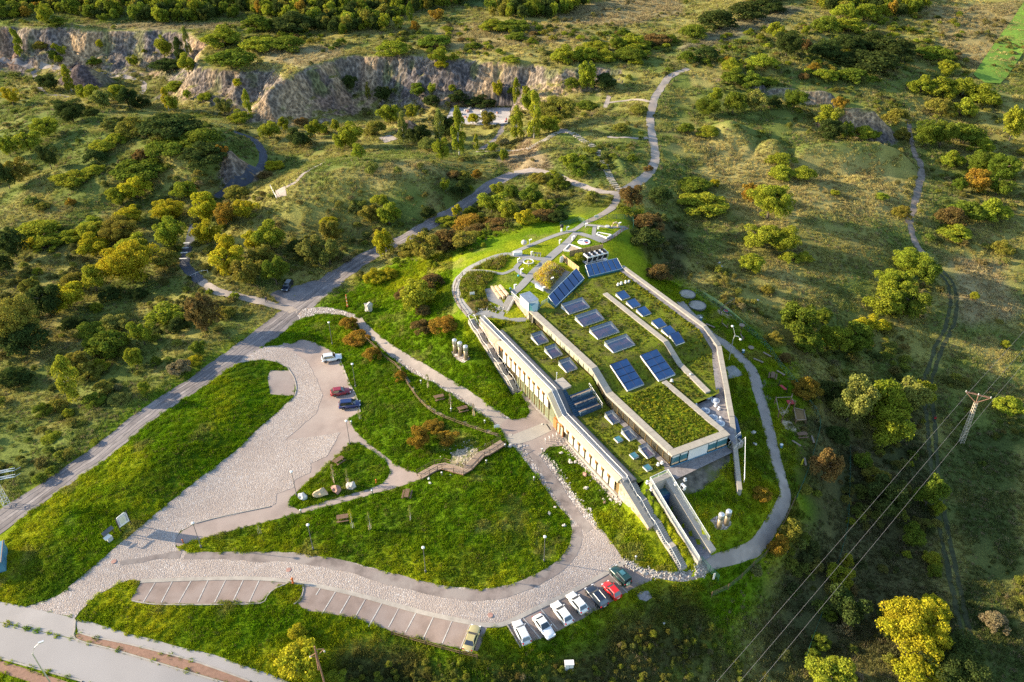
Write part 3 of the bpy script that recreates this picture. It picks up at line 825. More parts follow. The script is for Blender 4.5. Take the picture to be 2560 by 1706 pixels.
sheet('cobbled_road', [(66,1518),(187,1545),(200,1530),(240,1492),(294,1461),(323,1452),(356,1453),(478,1448),(625,1446),(735,1455),(860,1479),(971,1508),(1085,1538),(1181,1558),(1225,1563),(1265,1558),(1346,1519),(1438,1475),(1530,1424),(1563,1404),(1530,1358),(1489,1306),(1423,1295),(1432,1328),(1427,1358),(1401,1402),(1328,1442),(1272,1464),(1199,1475),(1107,1464),(1034,1450),(979,1435),(905,1413),(860,1402),(735,1383),(625,1382),(478,1383),(441,1369),(437,1350),(452,1330),(489,1309),(600,1285),(676,1267)] + COBLOT + [(660,868),(610,893),(596,909),(658,900),(694,907),(720,922),(733,945),(739,970),(735,991),(694,1031),(640,1079),(588,1130),(514,1185),(422,1259),(360,1310),(294,1365),(220,1428),(147,1490)], 'cobble', .07, jag=.15, label='pale cobbled road looping from the street past the lots to the entrance path')
ribbon('gravel_lane', [(462,1392),(540,1390),(625,1393),(735,1396),(860,1417),(979,1450),(1107,1480),(1199,1489),(1272,1478),(1340,1452),(1408,1408),(1438,1365),(1442,1318)], [1.2,1.9,1.9,2.0,2.0,1.6], 'lane', .09, 'worn grey lane along the inner edge of the cobbled loop', wob=.25)
ribbon('tyre_mark', [(300,1410),(345,1402),(400,1392),(452,1388)], [.8,1.6], 'lane', .095, None, wob=.5, keep=False)
KERB = [(352,1454),(478,1449),(625,1447),(735,1456),(860,1480),(971,1509),(1085,1539),(1181,1559),(1225,1564),(1265,1559),(1346,1520),(1438,1476),(1530,1425),(1563,1405)]
ribbon('kerb_strip', KERB, .7, 'kerb', .11, 'pale concrete strip between the cobbles and the parking bays', wob=0, thick=.1)
bays = [[(353,1456),(327,1501),(386,1510),(500,1511),(647,1508),(661,1497),(680,1475),(716,1459),(625,1449),(478,1451)],
        [(757,1462),(757,1483),(742,1508),(764,1527),(860,1541),(898,1549),(982,1580),(1159,1626),(1194,1628),(1219,1570),(1181,1561),(1085,1541),(971,1511),(860,1482)],
        [(1265,1561),(1284,1593),(1300,1620),(1328,1608),(1394,1578),(1438,1556),(1530,1505),(1577,1475),(1633,1448),(1603,1424),(1563,1407),(1530,1427),(1438,1478),(1346,1522)]]
for i, b in enumerate(bays):
    sheet('parking_bay', b, 'bay', .045, jag=.1, label=['empty left parking bay with white lines', 'middle parking bay holding only the gold car', 'right parking bay full of parked cars'][i])
def z7(x, y): return (x * .3674, 1130 + y * .3674)
def z8(x, y): return (850 + x * .3674, 1130 + y * .3674)
lines = [(z7(*a), z7(*b)) for a, b in [((1060,884),(975,1025)),((1175,880),(1095,1030)),((1300,879),(1215,1030)),((1415,878),(1345,1025)),((1535,875),(1460,1025)),((1655,874),(1585,1020)),((1765,875),(1695,1025)),((2180,928),(2150,975)),((2285,950),(2190,1105))]]
lines += [(z8(*a), z8(*b)) for a, b in [((70,980),(0,1100)),((175,1000),(95,1140)),((285,1030),(195,1190)),((405,1055),(330,1195)),((520,1090),(445,1230)),((640,1115),(565,1275)),((765,1145),(695,1305)),((885,1175),(820,1340)),((1240,1125),(1365,1275)),((1365,1070),(1480,1210)),((1480,1010),(1600,1150)),((1590,945),(1720,1085)),((1705,880),(1830,1020)),((1820,820),(1955,960))]]
for a, b in lines:
    ribbon('bay_line', [a, ((a[0] + b[0]) / 2, (a[1] + b[1]) / 2), b], .16, 'white', .075, None, na=2, wob=.1, keep=False)
for e in ([(330,1503),(386,1512),(500,1513),(647,1510),(663,1498),(682,1476),(718,1460)], [(757,1464),(758,1484),(743,1508),(735,1512)], [(718,1459),(735,1455),(757,1464)], [(841,885),(855,911),(872,955),(890,991),(901,1031)], [(489,1309),(560,1291),(676,1267)], [(720,922),(735,945),(741,970),(737,991)], [(1267,1562),(1286,1594),(1302,1621)]):
    ribbon('kerb', e, .16, 'kerb', .16, None, na=2, wob=0, thick=.16, keep=False)
# street corner
sheet('street', [(-120,1530),(0,1557),(185,1599),(294,1627),(441,1671),(551,1704),(760,1765),(700,1840),(420,1790),(206,1705),(0,1647),(-120,1615)], 'road', .03, label='wide pale asphalt street across the lower left corner')
sheet('driveway', [(66,1518),(187,1546),(190,1570),(187,1598),(0,1556),(-120,1530),(-120,1492),(0,1505)], 'walk', .05)
sheet('sidewalk', [(187,1549),(228,1556),(327,1586),(456,1619),(551,1643),(687,1692),(800,1740),(800,1765),(625,1704),(478,1652),(331,1614),(235,1594),(195,1582)], 'walk', .06, jag=.1)
sheet('brown_path', [(188,1592),(195,1583),(235,1595),(331,1615),(478,1653),(625,1705),(760,1750),(760,1764),(551,1702),(441,1669),(294,1625),(195,1599)], 'brickpath', .07)
sheet('brown_path', [(-120,1622),(0,1652),(170,1706),(120,1720),(0,1682),(-120,1655)], 'brickpath', .06)
for e in ([(189,1550),(187,1575),(192,1600),(294,1628),(441,1672),(551,1705),(700,1752)], [(195,1582),(235,1594),(331,1614),(478,1652),(625,1704)], [(-100,1618),(0,1647),(206,1705)]):
    ribbon('kerb', e, .2, 'kerb', .14, None, na=2, wob=0, thick=.14, keep=False)
# entrance path and plaza
sheet('cobbled_path', [(735,778),(770,770),(810,768),(850,774),(887,787),(923,819),(960,849),(1033,900),(1106,947),(1179,991),(1252,1031),(1275,1046),(1330,1100),(1357,1130),(1394,1174),(1438,1240),(1492,1308),(1424,1297),(1383,1250),(1346,1198),(1298,1135),(1259,1092),(1252,1072),(1179,1020),(1106,973),(1014,922),(960,878),(905,823),(887,798),(850,787),(800,785),(750,800)], 'cobble2', .06, jag=.15, label='stone edged path from the crossing to the entrance and down to the loop')
ribbon('path', [(893,800),(925,833),(985,880),(1050,918),(1110,954),(1175,994),(1235,1040),(1262,1062)], 2.1, 'dust', .09, wob=.15)
ribbon('path', [(1318,1118),(1340,1145),(1370,1188),(1410,1250),(1450,1303),(1474,1328)], [1.6,1.9,1.7], 'lane', .09, wob=.15)
sheet('plaza', [(1289,979),(1311,984),(1400,1076),(1417,1094),(1427,1113),(1372,1119),(1345,1142),(1335,1135),(1322,1113),(1262,1098),(1252,1062),(1270,1047),(1292,1050),(1315,1045),(1325,1033),(1318,1010)], 'pink', .10, label='pinkish forecourt in front of the glass entrance')
sheet('entrance_slab', [(1262,1096),(1304,1080),(1354,1060),(1377,1054),(1394,1074),(1331,1101),(1297,1112),(1275,1112)], 'slab', .12, label='beige paved strip leading to the door')
b = MB(); q = [G(*p) + Vector((0, 0, .13)) for p in [(1365,1062),(1382,1056),(1392,1069),(1375,1077)]]
b.hexa([q[0], q[3], q[2], q[1]] + [p + Vector((0, 0, .03)) for p in (q[0], q[3], q[2], q[1])])
tag(b.build('door_mat', MAT['darkmat']), 'black doormat lying before the entrance door', 'doormat')
# right hand path
ribbon('path', [(1755,1421),(1785,1407),(1847,1387),(1891,1365),(1924,1321),(1954,1270),(1963,1237),(1954,1196),(1935,1130),(1912,1035),(1894,973),(1879,925),(1853,896),(1821,867),(1775,835),(1735,795),(1700,755)], [1.8,2.2,2.2,2.3,2.4,2.0], 'dust', .07, 'grey path curving round the shaded right side of the building')
sheet('terrace_slab', [(1813,918),(1835,914),(1860,938),(1821,949)], 'conc', .06)
ribbon('cobbled_edge', [(1563,1404),(1600,1424),(1640,1436),(1700,1442),(1757,1427)], [1.0,1.3,1.6], 'cobble2', .06)
sheet('gravel_bed', [(1127,882),(1140,876),(1166,886),(1176,896),(1160,908),(1150,905),(1135,893)], 'cobble2', .05, jag=.2)
sheet('gravel_bed', [(1776,1300),(1790,1290),(1824,1297),(1828,1310),(1815,1322),(1790,1328)], 'cobble2', .05, jag=.2)
ribbon('gravel_edge', [(1402,1096),(1440,1140),(1500,1205),(1549,1256)], 1.0, 'cobble2', .05, wob=.3)
sheet('rubble_bed', [(1130,1130),(1165,1118),(1188,1120),(1200,1135),(1190,1150),(1165,1168),(1150,1175),(1126,1165)], M('rubble', (.28, .24, .17), .95, .5, 2.5, local=False, bmp=.9, second=(.12, .13, .04)), .05, jag=.3)
# roof garden paths
gp = dict(mat='conc', off=.06, wob=0, na=4)
GPATH = M('garden_paving', (.235, .23, .225), .85, .06, .7, local=False, bmp=.15); gp['mat'] = GPATH
ribbon('garden_path', [(1176,788),(1153,760),(1141,733),(1139,716),(1146,695),(1155,687),(1169,673),(1192,661),(1219,649),(1245,640),(1268,636),(1290,639),(1321,643),(1350,648),(1374,648)], 1.7, label='curved paved walk round the rim of the roof garden', **gp)
ribbon('garden_path', [(1282,633),(1309,621),(1360,600),(1401,585),(1432,577),(1452,565),(1466,554)], 1.4, label='straight paved walk along the back of the roof garden', **gp)
gp['off'] = .08
ribbon('garden_path', [(1441,581),(1421,604),(1401,622),(1382,638),(1360,658),(1337,678),(1321,696),(1302,717),(1281,734)], [1.5,2.2,1.8,1.8], label='diagonal paved walk through the roof garden', **gp)
gp['off'] = .07
ribbon('garden_path', [(1321,695),(1300,683),(1289,671),(1299,659),(1312,646)], 1.1, **gp)
ribbon('garden_path', [(1289,672),(1265,683),(1250,685),(1225,680),(1190,677),(1165,677)], .9, **gp)
ribbon('garden_path', [(1331,702),(1345,711),(1360,721),(1376,732)], 1.3, **gp)
ribbon('garden_path', [(1442,583),(1471,591),(1503,604)], 1.5, **gp)
ribbon('garden_path', [(1465,563),(1500,566),(1530,569),(1568,570)], 1.0, **gp)
ribbon('garden_path', [(1487,567),(1485,580),(1484,593)], 1.0, **gp)
ribbon('garden_path', [(1503,607),(1535,590),(1569,570)], .9, **gp)
sheet('garden_terrace', [(1373,735),(1388,727),(1426,681),(1412,676),(1370,722)], GPATH, .05)
sheet('garden_terrace', [(1209,724),(1226,721),(1250,745),(1262,765),(1258,778),(1250,765),(1220,752),(1215,735)], GPATH, .05, label='paved corner with timber seats on the roof garden')
sheet('garden_terrace', [(1178,790),(1200,778),(1222,777),(1245,786),(1252,779),(1262,782),(1258,792),(1275,797),(1310,795),(1322,798),(1320,804),(1290,806),(1270,803),(1240,796),(1212,794),(1195,796)], GPATH, .07)
sheet('garden_terrace', [(1480,588),(1508,592),(1519,596),(1504,606),(1492,600)], GPATH, .055)

_tr_px = [(-60,1352),(0,1305),(87,1246),(187,1176),(255,1130),(380,1031),(485,962),(541,922),(610,874),(690,815),(740,775),(800,726),(850,688),(910,648),(992,607),(1078,560),(1150,521),(1233,460)]
_tr_w = px_poly(_tr_px)
def offset_line(w, d):
    out = []
    for i, p in enumerate(w):
        a = w[max(i - 1, 0)]; c = w[min(i + 1, len(w) - 1)]; l = math.hypot(c[0] - a[0], c[1] - a[1]); out.append((p[0] - (c[1] - a[1]) / l * d, p[1] + (c[0] - a[0]) / l * d))
    return out
MAT['rutd'] = M('damp_rut', (.15, .133, .132), .95, .3, .25, local=False, bmp=.5, second=(.185, .165, .163)); MAT['rutl'] = M('dusty_crown', (.215, .192, .186), .95, .25, .5, local=False, bmp=.5)
for d, w_, mt in ((-1.3, .7, 'rutd'), (-.3, .5, 'rutl'), (.6, .7, 'rutd'), (1.6, .4, 'rutl')):
    ribbon('track_rut', offset_line(_tr_w, d), w_, mt, .075 + abs(d) * .002, None, world=True, na=3, wob=.9, keep=False)
sheet('gravel_heap', [(1590,1486),(1604,1478),(1622,1482),(1628,1494),(1614,1502),(1596,1500)], 'gravelroof', .06, jag=.3)

def field_mat():
    m, nt, p = _new('sown_field'); v = wpos(nt); mp = N(nt, 'ShaderNodeMapping'); mp.inputs['Rotation'].default_value = (0, 0, math.radians(-27)); nt.links.new(v, mp.inputs['Vector'])
    wv = N(nt, 'ShaderNodeTexWave'); wv.inputs['Scale'].default_value = .22; wv.inputs['Distortion'].default_value = 1.2; nt.links.new(mp.outputs[0], wv.inputs['Vector'])
    c = ramp(nt, wv.outputs['Fac'], [(.2, (.115, .215, .03)), (.8, (.165, .265, .04))]); f = ramp(nt, noise(nt, v, 1.2, 5), [(.3, (.7, .7, .7)), (.7, (1.25, 1.25, 1.2))])
    nt.links.new(mixc(nt, 1.0, c, f, 'MULTIPLY'), p.inputs['Base Color']); p.inputs['Roughness'].default_value = 1; p.inputs['Specular IOR Level'].default_value = .05; return m
sheet('green_field', [(2433,188),(2478,122),(2522,62),(2560,7),(2640,-90),(2720,-60),(2620,60),(2560,128),(2520,190),(2500,212),(2462,210)], field_mat(), .45, step=2.0, label='bright green sown strip field in the top right corner')
# ------------------------------------------------------------------ foliage prototypes
def leaf_cloud(rs, pts, nrm, size, jitter=.9):
    """one kinked four-sided leaf spray per point"""
    n = len(pts)
    v = np.zeros((n, 4, 3))
    a = nrm + rs.normal(0, jitter, (n, 3)); a /= np.linalg.norm(a, axis=1)[:, None] + 1e-9
    r = rs.normal(0, 1, (n, 3)); b = np.cross(a, r); b /= np.linalg.norm(b, axis=1)[:, None] + 1e-9
    c = np.cross(a, b)
    s = size * rs.uniform(.6, 1.35, n)[:, None]
    v[:, 0] = pts - b * s * .5 - c * s * .28
    v[:, 1] = pts + b * s * .12 - c * s * .42 + a * s * .12
    v[:, 2] = pts + b * s * .55 + c * s * .10
    v[:, 3] = pts - b * s * .08 + c * s * .46 + a * s * .10
    return v

def crown_mesh(name, kind, seed, nleaf, leafsize, kc=40):
    """crown in a unit box: x,y in [-1,1], z in [0,1]*2 (scaled per plant)"""
    rs = np.random.default_rng(seed)
    C = []; R = []
    if kind == 'R':
        k = kc
        for i in range(k):
            d = rs.normal(0, 1, 3); d /= np.linalg.norm(d)
            rr = rs.uniform(.25, .86)
            C.append((d[0] * rr, d[1] * rr, 1.08 + d[2] * rr * .86)); R.append(rs.uniform(.12, .34) * (1 if kc < 60 else .72))
    elif kind == 'P':
        k = 24
        for i in range(k):
            h = rs.uniform(.25, 1.95); w = .55 * math.sin(min(1, (2.05 - h) / 1.1) * math.pi / 2) * rs.uniform(.3, 1)
            a = rs.uniform(0, 6.28); C.append((math.cos(a) * w, math.sin(a) * w, h)); R.append(rs.uniform(.16, .30))
    else:
        k = 34
        for i in range(k):
            a = rs.uniform(0, 6.28); w = math.sqrt(rs.uniform(0, 1)) * .8
            h = (1 - w * w) * rs.uniform(.5, 1.5) + .22
            C.append((math.cos(a) * w, math.sin(a) * w, h)); R.append(rs.uniform(.13, .34))
    C = np.array(C); R = np.array(R)
    pick = rs.choice(len(C), nleaf, p=R ** 2 / np.sum(R ** 2))
    d = rs.normal(0, 1, (nleaf, 3)); d /= np.linalg.norm(d, axis=1)[:, None]
    d[:, 2] = np.where(rs.uniform(0, 1, nleaf) < .55, np.abs(d[:, 2]), d[:, 2])
    rad = R[pick] * rs.uniform(.35, 1.08, nleaf) ** .4 * (1 + .25 * (rs.uniform(0, 1, nleaf) ** 6))
    p = C[pick] + d * rad[:, None]
    p[:, 2] = np.maximum(p[:, 2], .03)
    v = leaf_cloud(rs, p, d, leafsize)
    me = bpy.data.meshes.new(name)
    n = len(p)
    me.vertices.add(n * 4); me.vertices.foreach_set('co', v.reshape(-1))
    me.loops.add(n * 4); me.loops.foreach_set('vertex_index', np.arange(n * 4))
    me.polygons.add(n); me.polygons.foreach_set('loop_start', np.arange(n) * 4); me.polygons.foreach_set('loop_total', np.full(n, 4))
    me.update(); return me

def trunk_mesh(name, kind, seed, mat):
    rs = random.Random(seed); b = MB()
    if kind == 'B':
        for i in range(5):
            a = i * 1.26 + rs.random(); b.tube([(0.05 * math.cos(a), .05 * math.sin(a), -.05), (.22 * math.cos(a), .22 * math.sin(a), .4), (.45 * math.cos(a), .45 * math.sin(a), .85)], .035, 5, .012)
    else:
        top = 1.75 if kind == 'P' else 1.45
        b.tube([(0, 0, -.08), (.02, .01, .35), (-.02, .03, .8), (.02, 0, top)], .06, 7, .015)
        for i in range(6):
            a = i * 1.05 + rs.random(); h = .35 + .15 * i
            w = .3 if kind == 'P' else .55
            b.tube([(0, 0, h), (w * .5 * math.cos(a), w * .5 * math.sin(a), h + .22), (w * math.cos(a), w * math.sin(a), h + .42)], .03, 5, .008)
    return b.mesh(name, mat, True)

PROTO = {}
for kind, nl, ls in (('R', 8000, .082), ('P', 5600, .075), ('B', 7000, .082)):
    PROTO[kind] = []
    for i in range(5):
        cm = crown_mesh('crown_%s' % kind, kind, 100 + i * 7 + ord(kind), nl, ls); cm.materials.append(MAT['leaf'])
        tm = trunk_mesh('trunk_%s' % kind, kind, i, MAT['birch'] if kind == 'P' else MAT['bark'])
        PROTO[kind].append((cm, tm))
# sparse, light crown for saplings and dry shrubs
BIGR = []
for i in range(2):
    cm = crown_mesh('crown_big', 'R', 900 + i, 24000, .046, 110); cm.materials.append(MAT['leaf']); BIGR.append(cm)
SPARSE = []
for i in range(3):
    cm = crown_mesh('crown_sparse', 'P' if i < 2 else 'B', 300 + i, 420, .11); cm.materials.append(MAT['leaf']); SPARSE.append(cm)

COLS = {'Y': ((.36, .33, .020), 'yellow'), 'yg': ((.235, .265, .024), 'yellow green'), 'g': ((.13, .172, .020), 'green'), 'd': ((.056, .080, .020), 'dark green'),
        'o': ((.28, .18, .024), 'orange'), 'r': ((.175, .122, .038), 'rusty brown'), 'ol': ((.215, .200, .032), 'olive'), 'pa': ((.19, .21, .045), 'pale green'), 'dry': ((.24, .195, .10), 'straw coloured')}

# plants read off the photograph: box centre, width, height in the enlargement, form, colour
ZO = {1: (0, 0, .3655), 2: (850, 0, .3655), 3: (1700, 0, .3655), 4: (0, 560, .3655), 5: (850, 560, .3655), 6: (1700, 560, .3655), 7: (0, 1130, .3674), 9: (1700, 1130, .3674)}
PLANTS = {
1: '''300,110,90,120,R,yg;390,145,110,60,B,g;120,310,80,150,P,yg;275,310,90,80,B,ol;370,315,45,60,B,yg;420,355,55,65,R,yg;360,385,60,65,R,g;400,412,45,55,R,yg;680,305,40,60,R,Y;640,420,80,55,B,g;905,420,75,75,R,yg;1110,330,100,150,R,yg;1230,370,90,150,P,d;1280,310,55,150,P,pa;1130,440,180,90,B,d;1280,450,110,120,R,yg;470,560,100,130,P,yg;335,570,130,110,R,d;75,670,90,110,R,Y;985,350,30,30,B,yg;1510,255,230,130,B,yg;1590,400,260,150,B,g;1770,300,220,110,B,yg;1970,295,220,100,B,g;1750,170,220,110,B,g;2000,150,260,130,B,d;560,640,60,90,R,yg;640,650,90,120,R,yg;700,690,110,120,R,pa;800,650,120,110,R,yg;870,680,110,120,R,d;960,700,100,90,B,d;1140,700,70,130,P,Y;1180,720,70,100,R,yg;1205,590,150,60,B,yg;1280,650,50,60,R,yg;1620,575,50,60,R,Y;1690,720,70,140,P,yg;1640,800,130,90,B,yg;1530,740,100,110,R,pa;1400,660,90,90,B,yg;480,770,190,150,R,d;620,770,80,70,B,d;740,850,90,90,B,pa;310,880,190,130,R,yg;190,980,150,120,R,yg;50,1010,110,130,R,yg;900,870,180,130,B,ol;1150,850,330,170,B,d;1140,1000,250,120,B,g;960,1060,90,70,B,r;700,1000,160,90,B,yg;800,950,120,80,B,yg;330,1090,110,150,R,d;110,1180,150,140,R,ol;40,1220,100,200,R,d;480,1220,210,110,B,yg;640,1160,140,60,B,yg;640,1080,150,100,B,d;950,1150,300,110,B,g;1400,1050,260,150,B,d;1390,940,260,80,B,g;1520,1050,70,90,R,o;930,1300,170,140,R,Y;800,1350,130,110,R,yg;1250,1310,140,110,R,yg;480,1380,60,50,B,o;210,1370,75,60,B,pa;285,1410,80,60,B,ol;880,1480,160,120,R,Y;1140,1450,200,110,R,Y;1410,1430,170,180,R,Y;1540,1480,140,150,R,o;1670,1430,150,130,R,Y;1620,1320,160,100,B,ol;630,1530,110,80,R,yg;1870,1130,120,70,B,Y;1810,1200,90,60,B,r;1840,900,130,110,R,yg;1940,860,60,90,R,yg;2150,890,100,100,R,yg;2210,890,60,60,R,yg;2290,870,50,90,R,yg;2060,830,80,80,B,r;2050,960,160,120,R,d;2320,970,80,120,R,yg;2250,1520,110,80,B,Y''',
2: '''690,390,90,90,R,yg;630,390,60,40,B,yg;780,390,60,50,B,yg;690,440,80,60,B,Y;265,170,80,70,R,Y;510,190,60,70,R,o;480,100,60,110,P,g;655,100,100,70,R,o;910,310,100,45,B,g;1170,405,110,45,B,yg;1530,375,170,110,B,yg;1670,365,160,115,B,yg;1820,380,150,80,B,yg;1890,310,80,80,R,g;2000,290,200,100,B,yg;1750,310,150,60,B,yg;2160,265,160,80,B,r;1060,175,170,60,B,yg;1190,165,170,60,B,g;1200,250,130,50,B,g;1940,220,80,50,B,g;370,335,220,50,B,yg;640,285,200,40,B,g;1980,370,200,60,B,g;2250,270,120,60,B,g;70,570,80,90,R,d;190,635,50,90,P,ol;300,640,120,100,R,d;535,620,90,80,R,g;630,610,60,80,R,yg;630,690,110,80,B,d;765,610,45,50,R,yg;810,670,110,80,R,d;960,690,180,70,B,d;1075,610,70,120,R,Y;1165,625,40,45,R,yg;1205,650,70,150,P,yg;1270,625,50,60,R,yg;1690,540,120,200,R,yg;1590,570,100,110,B,g;1800,560,150,130,B,d;1285,700,90,120,R,yg;340,790,130,120,R,yg;240,880,130,120,B,ol;490,770,90,90,R,yg;430,900,100,170,P,pa;540,940,130,130,R,d;680,900,90,200,P,pa;720,880,120,150,R,d;810,940,120,260,P,yg;690,1040,90,140,R,yg;910,820,80,70,R,Y;1005,820,100,90,R,ol;930,980,45,90,P,yg;1040,1010,70,60,R,yg;1120,1070,60,80,R,yg;1210,870,110,180,P,yg;1330,820,130,260,P,yg;1490,770,260,130,R,ol;1430,860,150,110,R,yg;1600,1120,150,110,R,yg;1640,1170,120,100,R,g;60,940,140,160,R,yg;120,1050,80,110,R,yg;30,960,80,100,R,yg;210,1160,80,90,R,pa;600,990,130,100,B,pa;2040,750,120,70,B,ol;1680,720,140,60,B,g;1920,870,100,60,B,ol;2000,1080,60,50,B,g;2110,1150,60,40,B,r;720,1270,60,120,R,yg;780,1190,80,70,B,r;840,1200,90,80,B,ol;930,1190,70,90,B,o;820,1290,120,120,B,d;890,1290,50,60,B,yg;270,1370,110,80,B,yg;205,1470,110,110,R,ol;335,1480,130,140,R,yg;600,1450,90,70,B,d;1070,1290,100,80,R,yg;1160,1320,100,90,R,g;1040,1400,170,140,R,yg;1150,1450,130,130,R,yg;1310,1350,130,130,R,g;1360,1220,130,80,B,ol;1500,1250,130,100,B,g;1450,1190,80,50,B,yg;1400,1420,120,90,R,yg;1260,1500,110,100,R,Y;1400,1470,150,90,B,r;1490,1480,110,90,B,d;1990,1360,130,140,R,r;2100,1520,200,120,B,r;2200,1330,150,110,B,d;890,1440,80,60,B,g;800,1450,60,80,R,Y;730,1510,130,60,B,yg;900,1520,200,80,B,o;1080,1530,150,80,B,r''',
3: '''95,215,170,90,B,g;270,140,250,130,B,d;450,80,230,120,B,d;600,40,200,100,B,d;50,390,100,110,B,g;190,370,160,90,B,d;655,220,95,100,R,yg;740,310,170,160,R,d;850,310,110,90,B,r;330,410,60,50,B,o;360,450,130,90,B,yg;560,420,200,90,B,yg;480,465,60,50,R,yg;860,210,55,55,R,yg;1000,170,170,110,B,g;1150,170,180,110,B,yg;1130,90,170,110,B,yg;1280,90,170,130,B,yg;1160,300,200,110,B,d;1330,290,200,110,B,d;1000,340,220,120,B,d;1450,330,280,130,B,d;1300,410,350,90,B,d;1750,360,220,100,B,g;1830,470,110,90,R,yg;920,460,80,80,B,o;850,520,70,60,B,r;1190,520,220,90,B,g;1000,510,150,70,B,yg;1575,205,45,45,R,g;1320,195,50,50,R,g;1350,135,60,40,B,ol;1650,580,160,140,B,yg;1790,600,190,150,B,yg;1940,600,180,140,B,yg;2080,650,200,130,B,yg;1780,730,170,110,B,ol;1930,740,180,120,B,yg;370,530,150,100,B,g;490,545,150,100,B,g;600,560,120,80,B,g;250,660,80,90,R,yg;190,740,170,120,R,g;370,720,140,140,R,g;520,690,140,150,R,pa;640,700,100,120,B,d;790,690,170,130,R,g;1095,720,90,90,R,o;1000,800,150,120,R,yg;1080,790,90,110,R,pa;1030,900,160,130,R,d;1140,900,80,110,R,g;1250,910,150,90,B,yg;1340,930,70,70,R,yg;1490,800,150,170,B,ol;1520,920,100,100,B,ol;40,880,100,90,B,g;200,900,150,60,B,yg;1690,930,170,170,R,g;1800,930,170,180,R,g;1950,920,220,140,B,g;2060,1000,150,140,B,yg;1870,1090,140,100,B,yg;2290,860,140,220,R,yg;2340,1040,70,110,B,ol;2070,1130,180,160,R,g;2210,1170,210,190,R,g;2050,1250,160,140,R,o;1920,1270,90,90,R,g;2180,1290,150,120,R,g;1980,1440,200,160,B,g;2150,1440,200,190,B,yg;1860,1480,180,130,B,r;700,1180,160,100,B,yg;850,1190,150,100,B,yg;700,1090,170,60,B,yg;620,1400,260,240,R,yg;480,1330,120,120,R,o;160,1390,280,110,B,yg;100,1260,200,100,B,g;240,1250,60,60,B,Y;1060,1315,60,40,B,yg;1380,1340,90,40,B,yg;1520,1450,120,120,B,ol''',
6: '''540,100,200,130,R,yg;700,110,220,170,R,yg;500,280,150,130,R,yg;750,230,110,80,B,yg;850,230,110,80,B,yg;600,450,80,80,B,ol;1580,270,230,170,R,yg;1690,340,170,170,R,g;1470,420,230,190,R,yg;1420,550,220,180,R,yg;1580,560,190,190,R,g;1280,700,150,130,R,Y;1390,690,90,80,B,Y;830,680,240,230,R,g;990,640,100,110,R,g;880,830,160,140,R,g;1060,800,190,170,R,yg;1220,800,200,190,R,g;650,790,120,120,B,ol;2210,160,130,220,B,ol;2020,490,60,50,B,yg;1880,50,200,80,B,yg;1180,1230,230,300,R,pa;1380,1240,250,280,R,yg;1550,1220,220,250,R,pa;1650,1180,130,180,R,yg;1420,1410,240,260,R,yg;1040,1150,150,130,R,d;870,1120,170,140,B,o;730,920,90,130,B,r;2250,1240,160,150,B,yg;2230,820,60,50,B,yg;1080,1440,150,150,B,d''',
9: '''990,110,170,210,R,r;560,285,110,110,B,o;740,540,130,140,R,ol;660,650,120,140,R,o;1240,70,100,110,R,g;1330,180,150,130,R,ol;1430,330,250,260,R,d;1700,300,160,230,R,g;1750,390,90,100,R,yg;1165,470,55,70,B,yg;1590,580,150,140,R,g;1130,750,70,100,R,yg;1085,860,150,150,R,yg;1720,720,110,120,B,yg;1740,810,90,110,B,g;1130,1060,230,230,R,d;1020,1110,80,90,B,g;1570,1230,400,400,R,Y;1730,1080,180,160,R,Y;1880,1430,380,320,R,d;1620,1500,260,220,R,Y;2150,1160,150,230,B,dry;960,1290,110,120,B,g;910,1380,90,110,B,g;1030,1530,270,110,R,yg;1210,1530,70,80,B,dry;840,250,100,70,B,ol;820,420,60,80,B,g;1570,80,40,40,B,yg;1545,695,55,60,B,yg''',
7: '''2030,1440,280,230,R,Y;2290,1530,110,90,R,yg;2020,1220,110,100,B,Y''',
4: '''80,150,170,200,R,d;30,290,100,130,R,d;200,140,110,80,R,Y;310,140,170,100,B,yg;480,80,160,90,B,yg;260,40,280,90,B,yg;620,50,170,120,R,yg;640,160,190,140,R,Y;820,50,230,120,R,ol;900,160,210,160,R,yg;760,190,90,80,B,d;880,290,330,290,R,Y;640,390,140,180,R,yg;1150,80,170,200,R,yg;1130,250,150,120,R,ol;460,510,230,140,R,Y;310,540,190,200,R,d;100,700,280,320,R,ol;150,820,250,200,R,d;940,480,100,130,B,d;740,480,120,150,B,d;660,570,80,90,B,yg;500,390,160,110,B,ol;190,420,110,90,B,ol;255,325,60,60,B,yg;620,770,170,160,R,g;770,700,170,120,R,pa;720,660,70,70,B,d;1140,620,210,130,R,yg;1385,635,200,250,R,r;1540,600,110,90,B,ol;1200,690,120,120,B,d;740,840,250,120,R,g;970,760,140,160,R,yg;530,950,140,150,R,ol;470,1090,170,270,P,yg;590,1000,170,130,B,ol;680,970,110,110,B,yg;920,920,110,140,R,yg;1060,940,70,70,B,g;1220,980,130,110,B,dry;1360,860,90,100,R,g;1330,930,100,70,B,Y;980,1130,75,80,R,yg;710,1120,110,90,R,ol;640,1200,130,100,B,g;810,1190,120,80,B,pa;380,1240,110,90,B,ol;290,1270,110,100,B,g;465,1290,70,70,B,yg;345,1460,110,70,B,yg;90,1040,180,140,B,d;560,680,80,90,B,d;460,690,110,120,B,d;1400,70,150,160,R,Y;1540,180,130,180,R,Y;1560,270,200,180,R,Y;1680,330,180,190,R,ol;1840,100,180,170,R,yg;1730,120,130,120,R,Y;1880,340,150,180,R,g;1790,240,140,140,R,ol;2050,160,150,180,B,d;2130,200,150,170,R,pa;2250,210,140,170,R,pa;2260,60,130,160,R,ol;1430,460,40,40,B,yg;1600,490,60,50,B,yg''',
